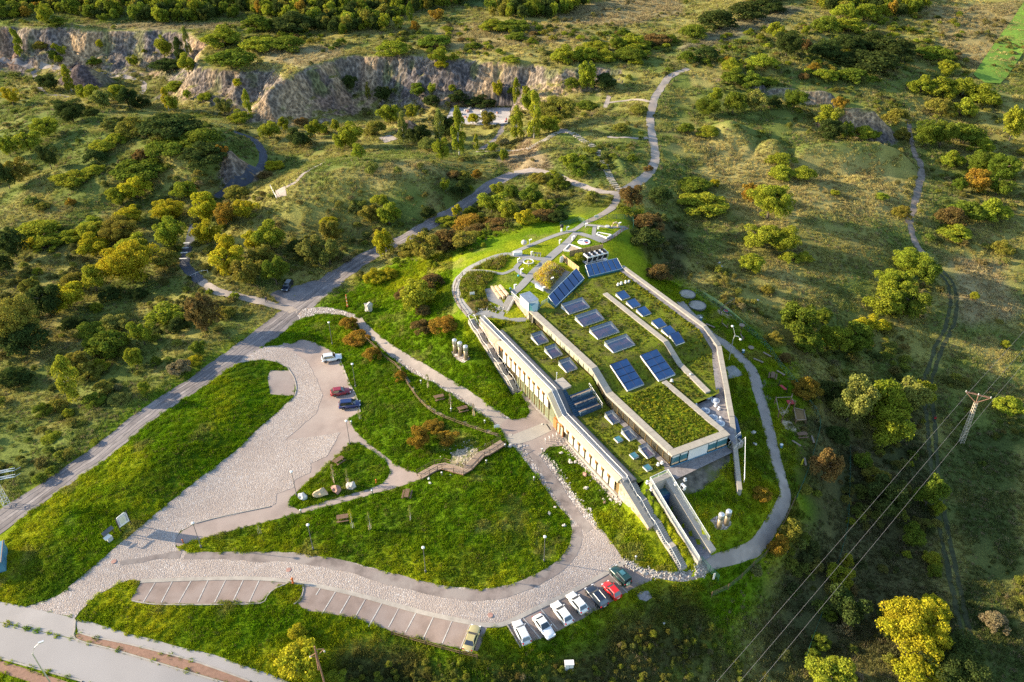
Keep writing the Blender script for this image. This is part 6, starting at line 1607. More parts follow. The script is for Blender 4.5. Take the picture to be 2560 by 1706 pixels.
PW = paint('white_paint', (.74, .74, .74)); PS = paint('silver_paint', (.52, .55, .60)); PG = paint('gold_paint', (.40, .34, .15)); PK = paint('black_blue_paint', (.012, .018, .035)); PR = paint('red_paint_car', (.55, .012, .012)); PM = paint('dark_red_paint', (.24, .012, .022)); PJ = paint('dark_green_paint', (.010, .040, .036)); PB = paint('blue_paint', (.008, .022, .11))
def c8(x, y): return z8(x, y)
for (cx, cy), (fx, fy), ln, wd, ht, sty, pm, lab in [
    ((897,1262),(921,1180),4.5,1.76,1.42,'sedan',PG,'gold saloon car standing alone in the middle parking bay'), ((1235,1222),(1204,1145),4.3,1.72,1.46,'wagon',PS,'silver estate car parked first in the right bay'),
    ((1387,1185),(1428,1262),4.4,1.78,1.44,'sedan',PW,'white car parked nose out beside the silver estate'), ((1508,1092),(1465,1022),4.4,1.78,1.50,'hatch',PW,'white hatchback between the nose out white car and another white hatchback'),
    ((1612,1022),(1567,957),4.1,1.74,1.48,'hatch',PW,'white hatchback parked next to the black car'), ((1745,983),(1700,918),4.4,1.82,1.56,'suv',PK,'black car with roof rails between white and red cars'),
    ((1848,938),(1802,876),3.6,1.62,1.46,'hatch',PR,'small bright red car beside the dark green off roader'), ((1907,843),(1862,785),4.0,1.72,1.86,'jeep',PJ,'dark green off road car with spare wheel on its back')]:
    u, v = c8(cx, cy); uf, vf = c8(fx, fy); car(u, v, uf, vf, ln, wd, ht, sty, pm, lab)
def cr5(x, y): return (780 + x * .12755, 860 + y * .12755)
for (cx, cy), (fx, fy), ln, wd, ht, sty, pm, lab in [((385,272),(560,225),4.4,1.8,1.62,'suv',PW,'white sport utility car alone at the top of the upper car park'), ((560,928),(740,885),4.2,1.74,1.46,'hatch',PM,'dark red hatchback on the upper car park next to a blue van'), ((738,1180),(920,1140),4.4,1.8,1.66,'van',PB,'deep blue people carrier on the upper car park')]:
    u, v = cr5(cx, cy); uf, vf = cr5(fx, fy); car(u, v, uf, vf, ln, wd, ht, sty, pm, lab)
car(718.5, 714, 714, 722, 4.4, 1.78, 1.46, 'wagon', PK, 'black car on the bare dirt beside the crossing')

# ------------------------------------------------------------------ lamps
q = MB(); q.tube([(0, 0, 0), (0, 0, 5.9)], .07, 7, .045); LP = q.mesh('pole', MAT['darksheet'])
q = MB(); q.lathe([(.08, 5.75), (.25, 5.95), (.27, 6.08), (.14, 6.16)], 14); LH = q.mesh('lamp_head', MAT['whitep'], True)
q = MB(); q.lathe([(.16, 0), (.16, .5), (.08, .55)], 10); LF = q.mesh('foot', MAT['darksheet'])
for (u, v), lab in [((503,1369),'street lamp at the left tip of the large lawn'),((783,1374),'street lamp on the large lawn second from its left tip'),((1064,1431),'street lamp in the middle of the large lawn'),((1360,1404),'street lamp on the right end of the large lawn'),((742,1240),'street lamp at the lower tip of the boulder lawn'),((875,1112),'street lamp at the top of the boulder lawn'),((889,968),'street lamp behind the dark red hatchback'),((831,862),'street lamp above the white sport utility car')]:
    e = empty('street_lamp', G(u, v), 0, lab, 'street lamp', 'park lamps'); inst('pole', LP, e); inst('lamp_head', LH, e); inst('foot', LF, e)
p = G(1822, 902); e = empty('street_lamp', p, 0, 'tall double headed lamp by the playground path', 'street lamp')
q = MB(); q.tube([(0, 0, 0), (0, 0, 5.2), (.25, .1, 6.6), (-.35, .4, 8.3)], .09, 7, .05); q.build('pole', MAT['metal'], e)
q = MB(); q.tube([(.2, .1, 6.3), (.9, -.2, 6.4), (1.3, -.4, 5.9)], .05, 6); q.build('arm', MAT['metal'], e)
for x, y, z in ((-.5, .5, 8.4), (1.4, -.45, 5.75)):
    q = MB(); q.lathe([(.08, -.12), (.28, 0), (.26, .16), (.1, .26)], 10, (x, y, z)); q.build('lamp_head', MAT['whitep'], e, True)
p = G(132, 1716); e = empty('street_lamp', p, 0, 'tall street lamp standing by the street in the lower left corner', 'street lamp')
q = MB(); q.tube([(0, 0, 0), (-.2, .1, 4), (-.3, .2, 7.6), (.2, .5, 8.6), (.9, .8, 9.2)], .1, 7, .05); q.build('pole', MAT['metal'], e)
q = MB(); q.box((1.1, .9, 9.25), (.7, .28, .14), .5); q.build('lamp_head', MAT['metal'], e)

# bollard lights, litter bins, hydrants
q = MB(); q.lathe([(.13, 0), (.13, .75), (.17, .78), (.17, .95), (.06, 1.0)], 10); BOL = q.mesh('bollard_light', MAT['metal'], True)
for (u, v), lab in [((1589,1400),'steel bollard light on the lawn below the stone wall'),((1335,1202),'steel bollard light beside the cobbled entrance path'),((1128,1030),'steel bollard light near the upper picnic tables'),((1105,1190),'slim bollard under the wooden stair landing'),((931,1235),'bollard light on the path by the boulder lawn'),((753,1284),'bollard light at the junction of the pink paths'),((1216,1160),'slim bollard right of the wooden stairs'),((1356,1131),'bollard light at the corner of the forecourt lawn'),((879,1062),'bollard light at the corner of the upper car park'),((1263,1120),'bollard light at the top of the wooden stairs'),((1053,960),'bollard light on the bank above the fence'),((1212,1060),'bollard light beside the entrance path')]:
    o = inst('bollard_light', BOL, None, G(u, v)); tag(o, lab, 'bollard', 'bollard lights')
q = MB(); q.lathe([(.16, 0), (.16, .12), (.10, .14), (.10, .8), (.16, .82), (.16, .95), (.05, 1.1)], 10); HY = q.mesh('hydrant', MAT['orange'], True)
for (u, v), lab, s in [((733,1459),'orange hydrant at the grass tip between the parking bays',1.3),((458,1357),'small red hydrant at the left tip of the large lawn',.8),((941,1208),'small red hydrant on the boulder lawn',.9)]:
    o = inst('hydrant', HY, None, G(u, v), scale=s); tag(o, lab, 'hydrant')
p = G(1422, 1672); e = empty('utility_box', p, .05, 'white utility cabinet on the dark grass below the cars', 'cabinet')
q = MB(); q.box((0, 0, .75), (1.25, .7, 1.5)); q.build('cabinet', MAT['whitep'], e); q = MB(); q.box((0, 0, 1.55), (1.4, .85, .12)); q.build('roof', MAT['whitep'], e); q = MB(); q.box((0, -.36, .75), (.03, .02, 1.4)); q.build('door_gap', MAT['darksheet'], e)
q = MB(); q.lathe([(.42, 0), (.42, .02), (.36, .03)], 18); MH = q.mesh('manhole_cover', MAT['rock_r'])
q2 = MB(); q2.lathe([(.42, 0), (.42, .02), (.36, .03)], 18); MH2 = q2.mesh('manhole_cover', MAT['kerb'])
for (u, v), me, lab in [((1226,1539),MH,'round manhole cover in the cobbles below the lane'),((722,1426),MH,'round manhole ring in the cobbles above the left bays'),((1276,1089),MH2,'round manhole cover in the entrance slab'),((1300,1116),MH2,'round manhole cover at the start of the downhill path'),((285,1405),MH,'reddish manhole cover near the street end of the cobbles'),((1002,900),MH2,'round manhole cover in the upper entrance path')]:
    o = inst('manhole_cover', me, None, G(u, v) + Vector((0, 0, .1))); tag(o, lab, 'manhole cover')

# ------------------------------------------------------------------ boulders
def rock_mesh(seed, mat, sub=2):
    rs = random.Random(seed); bm = bmesh.new(); bmesh.ops.create_icosphere(bm, subdivisions=sub, radius=1)
    for v in bm.verts:
        d = v.co.normalized(); k = 1 + .28 * math.sin(3.1 * d.x + seed) * math.cos(2.7 * d.y + seed * 2) + .18 * math.sin(5 * d.z + 4 * d.x + seed) + rs.uniform(-.07, .07)
        v.co = d * k; v.co.z = v.co.z * .8
    me = bpy.data.meshes.new('boulder'); bm.to_mesh(me); bm.free(); me.materials.append(mat); return me
ROCKS = {k: [rock_mesh(i + ord(k), MAT['rock_' + k]) for i in range(3)] for k in 'wtrg'}
def boulder(u, v, sx, sy, sz, k, lab, i=0, rz=0.0, grp=None):
    p = G(u, v); o = inst('boulder', ROCKS[k][i % 3], None, p + Vector((0, 0, sz * .55)), rz, (sx, sy, sz)); return tag(o, lab, 'boulder', grp)
boulder(757,1246,.85,.75,.75,'g','grey hollow boulder at the lower tip of the boulder lawn',0); boulder(801,1238,1.25,.85,.85,'t','tan rounded boulder on the boulder lawn',1); boulder(842,1230,.9,.75,1.05,'r','dark red block of stone on the boulder lawn',2); boulder(879,1220,.85,.75,1.05,'w','white pointed boulder on the boulder lawn',1,.6)
boulder(923,778,.8,.7,1.9,'w','tall pale standing stone on the slope left of the roof garden',2)
for i, (u, v, s, k, lab) in enumerate([(1403,1134,.45,'w','upright white stone on the forecourt lawn'),(1425,1152,.35,'g','small grey stone below the upright white stone'),(1426,1158,.5,'w','pair stone on the lawn below the facade, left'),(1438,1157,.4,'w','pair stone on the lawn below the facade, right'),(1462,1188,.55,'r','reddish flat stone on the lawn below the facade'),(1465,1222,.5,'w','white pointed stone halfway down the facade lawn'),(1509,1250,.4,'w','white stone on the facade lawn, left of two'),(1526,1250,.42,'w','white stone on the facade lawn, right of two'),(1512,1258,.4,'r','brick red stone below two white stones'),(1475,1274,.4,'w','white stone beside the downhill path on the facade lawn'),(1388,1269,.35,'w','upper stone of the trio on the mound lawn'),(1373,1285,.42,'w','middle stone of the trio on the mound lawn'),(1410,1315,.42,'w','lower stone of the trio on the mound lawn'),(1072,1198,.38,'g','grey stone under the lower wooden ramp'),(1075,1209,.34,'w','white stone just below the wooden ramp'),(1276,1116,.6,'w','white rock at the top of the wooden stairs'),(1356,1062,.3,'w','white planter stone beside the door mat'),(1659,1560,.28,'w','small white stone in the grass left of the utility box')]):
    boulder(u, v, s * .8, s * .62, s * .6, k, lab, i, i * 1.3)
boulder(1884,1083,.45,.35,.35,'w','white stone on the shaded lawn inside the right path'); boulder(1887,1112,.4,.35,.3,'w','pale stone near the lower bend on the shaded lawn',1)
p = G(1555, 1490)
# loose edge stones: too many and too small to pick apart
pts = []; 
for seg, n, w in (([(1402,1100),(1440,1143),(1500,1208),(1549,1258)], 260, .9), ([(1130,1128),(1165,1120),(1190,1135),(1160,1165),(1130,1160)], 110, 2.2), ([(1222,768),(1245,778),(1248,766),(1225,778)], 60, .8), ([(1563,1408),(1640,1438),(1755,1428)], 260, 1.0), ([(1357,1132),(1394,1176),(1438,1242),(1489,1308)], 240, .7), ([(1175,782),(1212,775)], 30, .5)):
    w_ = catmull(px_poly(seg)); 
    for i in range(n):
        a = w_[random.randrange(len(w_))]; pts.append((a[0] + random.gauss(0, w * .5), a[1] + random.gauss(0, w * .5)))
rub = MB()
for x, y in pts:
    z = ground(x, y); s = random.uniform(.08, .22); rub.box((x, y, z + s * .45), (s * 1.4, s, s), random.uniform(0, 3), random.uniform(.5, .8))
tag(rub.build('edge_rubble', MAT['rock_w']), 'loose pale rubble along path edges and the facade foot', None, None, 'stuff')

# ------------------------------------------------------------------ picnic tables, benches
def picnic_proto():
    e = empty('picnic_table', (0, 0, 0)); 
    for i in range(3): q = MB(); q.box((0, -.26 + .26 * i, .74), (2.0, .24, .06)); q.build('table_plank', MAT['wood'], e)
    for s in (-1, 1):
        q = MB(); q.box((0, s * .72, .44), (2.0, .28, .06)); q.build('bench_plank', MAT['wood'], e)
        q = MB(); q.tube([(s * .7, -.75, 0), (s * .7, -.2, .72)], .05, 4); q.tube([(s * .7, .75, 0), (s * .7, .2, .72)], .05, 4); q.tube([(s * .7, -.8, .4), (s * .7, .8, .4)], .05, 4); q.build('trestle', MAT['wood'], e)
    return e
PT = picnic_proto(); first = True
def du(u, v, u2, v2):
    a, c = G(u, v), G(u2, v2); return math.atan2(c.y - a.y, c.x - a.x)
for (u, v, rz, lab) in [(848,1156,.85,'long brown picnic table beside the cobbles on the boulder lawn'),(857,1300,.2,'brown picnic table near the birch saplings'),(1018,1240,1.5,'brown picnic table on the mound lawn below the ramp'),(1098,998,.35,'upper picnic table between the fence and the entrance path'),(1157,1027,.35,'lower picnic table between the fence and the entrance path'),(1931,944,1.2,'picnic table at the upper end of the playground'),(2004,1092,.1,'picnic table below the climbing frame')]:
    e = PT if first else copy_tree(PT); first = False
    e.location = G(u, v); e.rotation_euler.z = rz; tag(e, lab, 'picnic table', 'brown picnic tables')
def bench(u, v, rz, lab, ln=2.0):
    e = empty('log_bench', G(u, v), rz, lab, 'bench'); q = MB(); q.box((0, 0, .4), (ln, .34, .1)); q.build('seat', MAT['woodgrey'], e)
    for s in (-1, 1): q = MB(); q.box((s * ln * .35, 0, .18), (.16, .3, .36)); q.build('leg', MAT['wood'], e)
for a in [(1917,890,-.9,'plank bench at the upper end of the playground fence'),(1951,936,-.9,'plank bench beside the playground fence above the swing net'),(2002,996,-.9,'plank bench by the fence right of the climbing frame'),(2031,1102,1.5,'plank bench at the lower right end of the fence'),(2012,1158,1.4,'lowest plank bench on the playground lawn'),(1990,1112,-.9,'long balance log below the climbing frame')]: bench(*a)

# ------------------------------------------------------------------ timber stairs
WS = empty('wooden_stairs', G(1100, 1185), 0, 'brown wooden stairs with rails climbing from the pink path to the forecourt', 'stairs')
ctl = [((1048,1191),.95),((1090,1168),1.75),((1109,1164),1.75),((1140,1173),1.8),((1158,1178),1.8),((1172,1168),1.85),((1203,1136),2.85),((1219,1130),2.9),((1258,1107),3.75)]
cp = [G(u, v, .5) + Vector((0, 0, .5)) for (u, v), z in ctl]
for i in range(1, len(cp)):
    cp[i].z = max(cp[i].z, cp[i - 1].z + (.02 if i not in (6, 8) else .3))
kindw = ['ramp', 'deck', 'deck', 'deck', 'deck', 'steps', 'deck', 'steps']
half = .8
def side_at(i):
    d = cp[min(i + 1, len(cp) - 1)] - cp[max(i - 1, 0)]; return Vector((-d.y, d.x, 0)).normalized() * half
for i, kd in enumerate(kindw):
    a, c = cp[i], cp[i + 1]; sa, sb = side_at(i), side_at(i + 1); d = c - a
    n = max(2, int(Vector((d.x, d.y)).length / (.32 if kd == 'steps' else .26)))
    for k in range(n):
        f0, f1 = k / n, (k + .9) / n
        p0, p1 = a.lerp(c, f0), a.lerp(c, f1); s0, s1 = sa.lerp(sb, f0), sa.lerp(sb, f1)
        if kd == 'steps': p1.z = p0.z = a.z + d.z * (k + 1) / n
        u = Vector((0, 0, -.07)); q = MB(); q.hexa([p0 - s0 + u, p1 - s1 + u, p1 + s1 + u, p0 + s0 + u, p0 - s0, p1 - s1, p1 + s1, p0 + s0]); bw(q, 'plank', MAT['woodgrey'], WS)
    for sg in (-1, 1):
        q = MB(); q.tube([a + sa * sg + Vector((0, 0, -.15)), c + sb * sg + Vector((0, 0, -.15))], .1, 4); bw(q, 'stringer', MAT['wood'], WS)
        for hgt in (.5, 1.0): q = MB(); q.tube([a + sa * sg + Vector((0, 0, hgt)), c + sb * sg + Vector((0, 0, hgt))], .04, 4); bw(q, 'rail', MAT['wood'], WS)
        m = max(1, int(d.length / 1.5))
        for k in range(m + (i == len(kindw) - 1)):
            p = a.lerp(c, k / m) + sa.lerp(sb, k / m) * sg; z = ground(p.x, p.y)
            q = MB(); q.box((p.x, p.y, (z - .2 + p.z + 1.05) / 2), (.1, .1, p.z + 1.25 - z)); bw(q, 'post', MAT['wood'], WS)

# ------------------------------------------------------------------ fences
def fence(px, h, lab, post=2.4, rails=(.45, .9), mat='wood', pw=.13, rr=.05, mesh=False, name='wooden_fence', cat='fence', offz=0.0):
    w = catmull(px_poly(px)); Ls = [0]
    for i in range(1, len(w)): Ls.append(Ls[-1] + math.hypot(w[i][0] - w[i - 1][0], w[i][1] - w[i - 1][1]))
    n = max(1, int(Ls[-1] / post)); xs = np.interp(np.linspace(0, Ls[-1], n + 1), Ls, [p[0] for p in w]); ys = np.interp(np.linspace(0, Ls[-1], n + 1), Ls, [p[1] for p in w])
    P = [Vector((x, y, ground(x, y) + offz)) for x, y in zip(xs, ys)]
    e = empty(name, P[0], 0, lab, cat); q = MB(); q.box((0, 0, h / 2 - .1), (pw, pw, h + .2)); me = q.mesh('post', MAT[mat])
    for p in P: inst('post', me, e, p - P[0])
    for a, c in zip(P[:-1], P[1:]):
        for r in rails: q = MB(); q.tube([a + Vector((0, 0, r)), c + Vector((0, 0, r))], rr, 4); bw(q, 'rail', MAT[mat], e)
        if mesh:
            q = MB(); u = Vector((0, 0, h)); q.quad(a + Vector((0, 0, .1)), c + Vector((0, 0, .1)), c + u, a + u); bw(q, 'wire_mesh', MAT['mesh'], e)
    return e
def mesh_mat():
    m, nt, p = _new('wire_mesh'); p.inputs['Base Color'].default_value = (.03, .10, .075, 1); p.inputs['Alpha'].default_value = .28; p.inputs['Roughness'].default_value = .6; return m
MAT['mesh'] = mesh_mat()
fence([(876,822),(923,858),(960,895),(996,922),(1011,950),(1047,1003),(1088,1039),(1117,1050),(1150,1063),(1181,1074),(1212,1085),(1245,1094)], 1.05, 'brown post and rail fence between the bank and the entrance path')
ribbon('boardwalk', [(996,914),(1014,945),(1050,996),(1090,1031),(1150,1054),(1212,1076),(1248,1090)], .8, 'woodgrey', .06, 'narrow timber walk along the brown fence', wob=0)
fence([(980,1588),(1033,1604),(1085,1619),(1137,1634),(1193,1647)], 1.0, 'wooden rail fence behind the gold car')
fence([(1156,690),(1143,705),(1135,730),(1138,752),(1150,773),(1168,795)], 1.0, 'wooden fence round the outer edge of the roof garden walk', 2.6)
fence([(1507,612),(1535,597),(1571,572)], 1.0, 'wooden fence along the right edge of the roof garden', 1.5)
fence([(1778,1494),(1830,1468),(1880,1420),(1925,1378),(1960,1310),(1985,1255)], 1.5, 'rusty wire fence below the bend of the right path', 3, (.5, 1.0, 1.4), 'wood', .1, .02, True, 'wire_fence')
fence([(1990,1250),(2015,1190),(2040,1110),(2048,1056),(2020,1010),(1990,965),(1950,920),(1915,870),(1870,830),(1800,770),(1740,735)], 1.5, 'dark mesh fence behind the playground', 2.4, (.1, 1.45), 'green_f', .09, .025, True, 'mesh_fence')
fence([(2122,1128),(2120,1230),(2115,1330),(2090,1420),(2060,1520),(2030,1600),(2010,1660)], 1.6, 'thin green mesh fence crossing the shaded hollow', 3, (.1, 1.5), 'green_f', .07, .02, True, 'mesh_fence')
fence([(1752,1408),(1766,1424),(1780,1440),(1795,1454)], 1.7, 'green wire gate across the right path', 1.2, (.1, .9, 1.6), 'green_f', .07, .03, True, 'wire_gate', 'gate')
fence([(473,698),(490,690),(500,685),(520,683)], .9, 'low white rope rail across the end of the asphalt path', 1.4, (.8,), 'whitep', .08, .03)
fence([(676,470),(684,485),(692,500)], 1.0, 'pale railing at the hilltop lookout', 1.2, (.5, 1.0), 'bright', .06, .03, name='lookout_railing', cat='railing')
fence([(948,352),(960,340),(985,338)], 1.0, 'green railing at the lookout in the grove', 1.5, (.5, 1.0), 'green_f', .06, .03, name='lookout_railing', cat='railing')
fence([(1462,560),(1448,552),(1428,560),(1400,566)], 1.3, 'green mesh fence behind the roof garden lawn', 2.4, (.1, 1.25), 'green_f', .07, .025, True, 'mesh_fence')
fence([(1470,556),(1530,548),(1580,552),(1582,575)], 1.3, 'green mesh fence at the back corner of the roof garden', 2.4, (.1, 1.25), 'green_f', .07, .025, True, 'mesh_fence')

# ------------------------------------------------------------------ stepping slabs on the hillside
def slabs(px, n, w, lab):
    c = catmull(px_poly(px)); Ls = [0]
    for i in range(1, len(c)): Ls.append(Ls[-1] + math.hypot(c[i][0] - c[i - 1][0], c[i][1] - c[i - 1][1]))
    xs = np.interp(np.linspace(0, Ls[-1], n), Ls, [p[0] for p in c]); ys = np.interp(np.linspace(0, Ls[-1], n), Ls, [p[1] for p in c])
    e = empty('slab_stairs', (xs[0], ys[0], ground(xs[0], ys[0])), 0, lab, 'stairs'); q = MB(); q.box((0, 0, 0), (.62, w, .3)); me = q.mesh('slab', MAT['cap'])
    for i in range(n):
        j = min(i + 1, n - 1); k = max(i - 1, 0); iw('slab', me, e, (xs[i], ys[i], ground(xs[i], ys[i]) + .14), math.atan2(ys[j] - ys[k], xs[j] - xs[k]))
slabs([(1420,331),(1447,345),(1470,360),(1492,377),(1506,400),(1518,430),(1532,458),(1546,474)], 38, 2.0, 'long curve of pale stepping slabs down to the rim path')
slabs([(1398,331),(1375,344),(1350,358),(1320,373)], 22, 1.7, 'shorter run of pale stepping slabs left of the lookout')
# stone slabs on the gravel court
for i, (x, y, s, k) in enumerate([(490,310,.5,'w'),(435,405,.9,'r'),(600,410,.9,'w'),(430,510,.9,'w'),(595,550,.5,'w'),(735,310,1.0,'g'),(830,260,1.1,'g'),(780,340,1.2,'r'),(710,500,.7,'r'),(1045,425,1.3,'w'),(1200,325,1.2,'w'),(1510,310,.5,'w'),(1600,385,.5,'r'),(1610,485,.5,'w'),(1840,630,.6,'r')]):
    u, v = 1100 + x * .0893, 250 + y * .0893; p = G(u, v)
    q = MB(); q.box((0, 0, .3), (s * 1.7, s * .8, .55), 0, .9); o = q.build('stone_slab', MAT['rock_' + k]); o.location = p + Vector((0, 0, .08)); o.rotation_euler.z = i * .7
    tag(o, '%s stone slab on the gravel court, %s from the left' % ({'w': 'white', 'r': 'reddish', 'g': 'grey'}[k], ['', 'first', 'second', 'third', 'fourth', 'fifth', 'sixth', 'seventh', 'eighth', 'ninth'][sorted([a for a in [(490,'w'),(435,'r'),(600,'w'),(430,'w'),(595,'w'),(735,'g'),(830,'g'),(780,'r'),(710,'r'),(1045,'w'),(1200,'w'),(1510,'w'),(1600,'r'),(1610,'w'),(1840,'r')] if a[1] == k]).index((x, k)) + 1]), 'stone', 'stone slabs on the gravel court')
# ------------------------------------------------------------------ signs
p = G(311, 1340); e = empty('map_board', p, 0, 'large white map board on two dark posts by the cobbles', 'sign')
a, c = G(303, 1332), G(329, 1313); d = Vector((c.x - a.x, c.y - a.y, 0)).normalized(); ang = math.atan2(d.y, d.x); e.location = a; e.rotation_euler.z = ang
wl = (Vector((c.x, c.y)) - Vector((a.x, a.y))).length
for x in (0, wl): q = MB(); q.box((x, 0, 1.75), (.13, .13, 3.5)); q.build('post', MAT['black'], e)
q = MB(); q.hexa([(.06, -.03, 1.15), (wl - .06, -.03, 1.15), (wl - .06, .03, 1.15), (.06, .03, 1.15), (.06, -.03, 3.2), (wl - .06, -.03, 3.2), (wl - .06, .03, 3.2), (.06, .03, 3.2)]); bd = q.build('board', MAT['whitep'], e)
q = MB(); q.hexa([(.06, -.035, 3.2), (wl - .06, -.035, 3.2), (wl - .06, .035, 3.2), (.06, .035, 3.2), (.3, -.035, 3.45), (wl - .4, -.035, 3.55), (wl - .4, .035, 3.55), (.3, .035, 3.45)]); q.build('crest', MAT['whitep'], e)
q = MB(); q.quad((.5, -.034, 1.5), (wl - .55, -.034, 1.5), (wl - .55, -.034, 2.95), (.5, -.034, 2.95)); q.build('map_print', M('map_print', (.55, .54, .40), .7, .15, 6), bd)
q = MB(); q.quad((.06, -.036, 3.16), (wl - .06, -.036, 3.16), (wl - .06, -.036, 3.22), (.06, -.036, 3.22)); q.build('heading_line', MAT['black'], bd)
for sx in (.12, wl - .48):
    for k in range(6):
        q = MB(); z = 1.5 + k * .26; q.quad((sx, -.035, z), (sx + .3, -.035, z), (sx + .3, -.035, z + .13), (sx, -.035, z + .13)); q.build('picture_print', MAT['darksheet'], bd)
p = G(276, 1352); e = empty('information_stand', p, ang + .1, 'small information stand with dark roof left of the map board', 'sign')
q = MB(); q.box((0, 0, .45), (.9, .5, .9)); q.build('plinth', MAT['rock_g'], e)
q = MB(); q.hexa([(-.8, -.3, .95), (.3, -.3, .95), (.3, .25, 1.25), (-.8, .25, 1.25), (-.8, -.3, 1.02), (.3, -.3, 1.02), (.3, .25, 1.32), (-.8, .25, 1.32)]); q.build('panel', MAT['whitep'], e)
q = MB(); q.hexa([(-.6, .1, 1.6), (1.4, .1, 1.6), (1.4, .7, 1.9), (-.6, .7, 1.9), (-.6, .1, 1.68), (1.4, .1, 1.68), (1.4, .7, 1.98), (-.6, .7, 1.98)]); q.build('roof', MAT['darksheet'], e)
for x in (-.5, 1.3): q = MB(); q.box((x, .45, .85), (.1, .1, 1.7)); q.build('post', MAT['black'], e)
p = G(869, 768); e = empty('striped_post', p, 0, 'tall orange and white striped pole on the slope', 'pole')
for i in range(7): q = MB(); q.lathe([(.12, i * .5), (.12, i * .5 + .49)], 8); q.build('stripe', MAT['orange' if i % 2 == 0 else 'woodpale'], e)
q = MB(); q.box((0, 0, .2), (.4, .4, .4)); q.build('base', MAT['orange'], e)
for (u, v), lab in [((1491,549),'white sign at the path entering the roof garden'),((1242,1074),'white notice board beside the forecourt path'),((1181,742),'white sign board in the flower bed of the roof garden')]:
    e = empty('sign_board', G(u, v), .2, lab, 'sign'); q = MB(); q.box((0, 0, .85), (1.05, .05, .7)); q.build('board', MAT['whitep'], e)
    for x in (-.4, .4): q = MB(); q.box((x, .03, .4), (.06, .06, .8)); q.build('post', MAT['metal'], e)
for i in range(4):
    u, v = [(1363,1107),(1373,1102),(1382,1098),(1391,1094)][i]
    e = empty('bike_stand', G(u, v) + Vector((0, 0, .1)), ANG + 1.2, ['leftmost', 'second', 'third', 'rightmost'][i] + ' of four white bike stands on the forecourt', 'bike stand', 'bike stands'); q = MB(); q.tube([(0, -.28, 0), (0, -.28, .8), (0, .28, .8), (0, .28, 0)], .04, 6); q.build('hoop', MAT['whitep'], e); q = MB(); q.box((0, 0, .83), (.1, .66, .06)); q.build('top_plate', MAT['whitep'], e)
for (u, v), lab, col in [((1783,1452),'white flag sign at the green gate','whitep'),((2003,1166),'narrow yellow sign near the lower fence bend','orange')]:
    e = empty('sign_board', G(u, v), .3, lab, 'sign'); q = MB(); q.box((0, 0, 1.1), (.35, .04, 1.5)); q.build('board', MAT[col] if col == 'whitep' else M('yellow_sheet', (.6, .55, .04), .6), e); q = MB(); q.tube([(0, .05, 0), (0, .05, 1.6)], .04, 5); q.build('post', MAT['green_f'], e)

# ------------------------------------------------------------------ roof garden exhibits
def gz(u, v, z=12.25): return W(u, v, z)
def lectern():
    q = MB(); q.hexa([(-.16, -.1, 0), (.16, -.1, 0), (.16, .1, 0), (-.16, .1, 0), (-.2, -.05, 1.0), (.2, -.05, 1.0), (.2, .12, 1.0), (-.2, .12, 1.0)]); st = q.mesh('stand', MAT['whitep'])
    q = MB(); q.hexa([(-.22, -.5, 1.22), (.22, -.5, 1.22), (.22, .14, .98), (-.22, .14, .98), (-.22, -.5, 1.3), (.22, -.5, 1.3), (.22, .14, 1.06), (-.22, .14, 1.06)]); return st, q.mesh('reading_panel', MAT['whitep'])
LS, LT = lectern()
for (u, v), lab in [((1324,610),'white lectern beside the pale stone globe'),((1399,610),'white lectern at the diagonal walk'),((1417,578),'white lectern next to the black globe'),((1464,569),'white lectern where the walks cross'),((1496,576),'white lectern in front of the stone table'),((1431,602),'white lectern beside the compass disc'),((1295,658),'white lectern above the ring exhibit'),((1303,684),'white lectern beside the blue ball'),((1287,722),'white lectern at the end of the timber seats'),((1378,706),'white lectern on the dry grass mound edge'),((1329,639),'white lectern left of the slatted table'),((1547,567),'white lectern at the stone arch'),((1358,728),'white lectern at the end of the white lounger')]:
    e = empty('lectern', gz(u, v), random.uniform(-.8, .8) + 1.2, lab, 'lectern', 'white lecterns'); inst('stand', LS, e); inst('reading_panel', LT, e)
def ball(u, v, r, mat, lab, zz=0.0, z=12.25):
    q = MB(); q.lathe([(r * math.sin(math.pi * i / 10) + .001, r - r * math.cos(math.pi * i / 10)) for i in range(11)], 18); o = q.build('globe', mat, None, True); o.location = gz(u, v, z) + Vector((0, 0, zz)); return tag(o, lab, 'globe')
ball(1310, 613, .68, MAT['rock_w'], 'pale stone globe on the back lawn of the roof garden'); ball(1296, 692, .26, MAT['teal'], 'turquoise ball on the lawn beside the walk'); ball(1276, 724, .24, MAT['bluepaint'], 'blue ball near the timber seats'); ball(1327, 719, .14, MAT['green_f'], 'small green ball on the lower lawn')
e = empty('black_globe', gz(1404, 578), 0, 'black globe on a white stand on the back lawn', 'globe'); q = MB(); q.lathe([(.5 * math.sin(math.pi * i / 10) + .001, 1.35 - .5 * math.cos(math.pi * i / 10)) for i in range(11)], 16); q.build('globe', MAT['black'], e, True); q = MB(); q.lathe([(.3, 0), (.22, .4), (.15, .95)], 10); q.build('stand', MAT['whitep'], e)
e = empty('ring_exhibit', gz(1321, 661), 0, 'white ring on legs round a small stone globe', 'exhibit')
q = MB(); n = 28; q.tube([(1.15 * math.cos(2 * math.pi * i / n), 1.15 * math.sin(2 * math.pi * i / n), .75) for i in range(n + 1)], .11, 6); q.build('ring', MAT['whitep'], e)
for i in range(4): q = MB(); a = i * 1.57; q.tube([(1.15 * math.cos(a), 1.15 * math.sin(a), 0), (1.15 * math.cos(a), 1.15 * math.sin(a), .75)], .05, 5); q.build('leg', MAT['whitep'], e)
q = MB(); q.lathe([(.42 * math.sin(math.pi * i / 8) + .001, .42 - .42 * math.cos(math.pi * i / 8)) for i in range(9)], 14); q.build('globe', MAT['rock_t'], e, True)
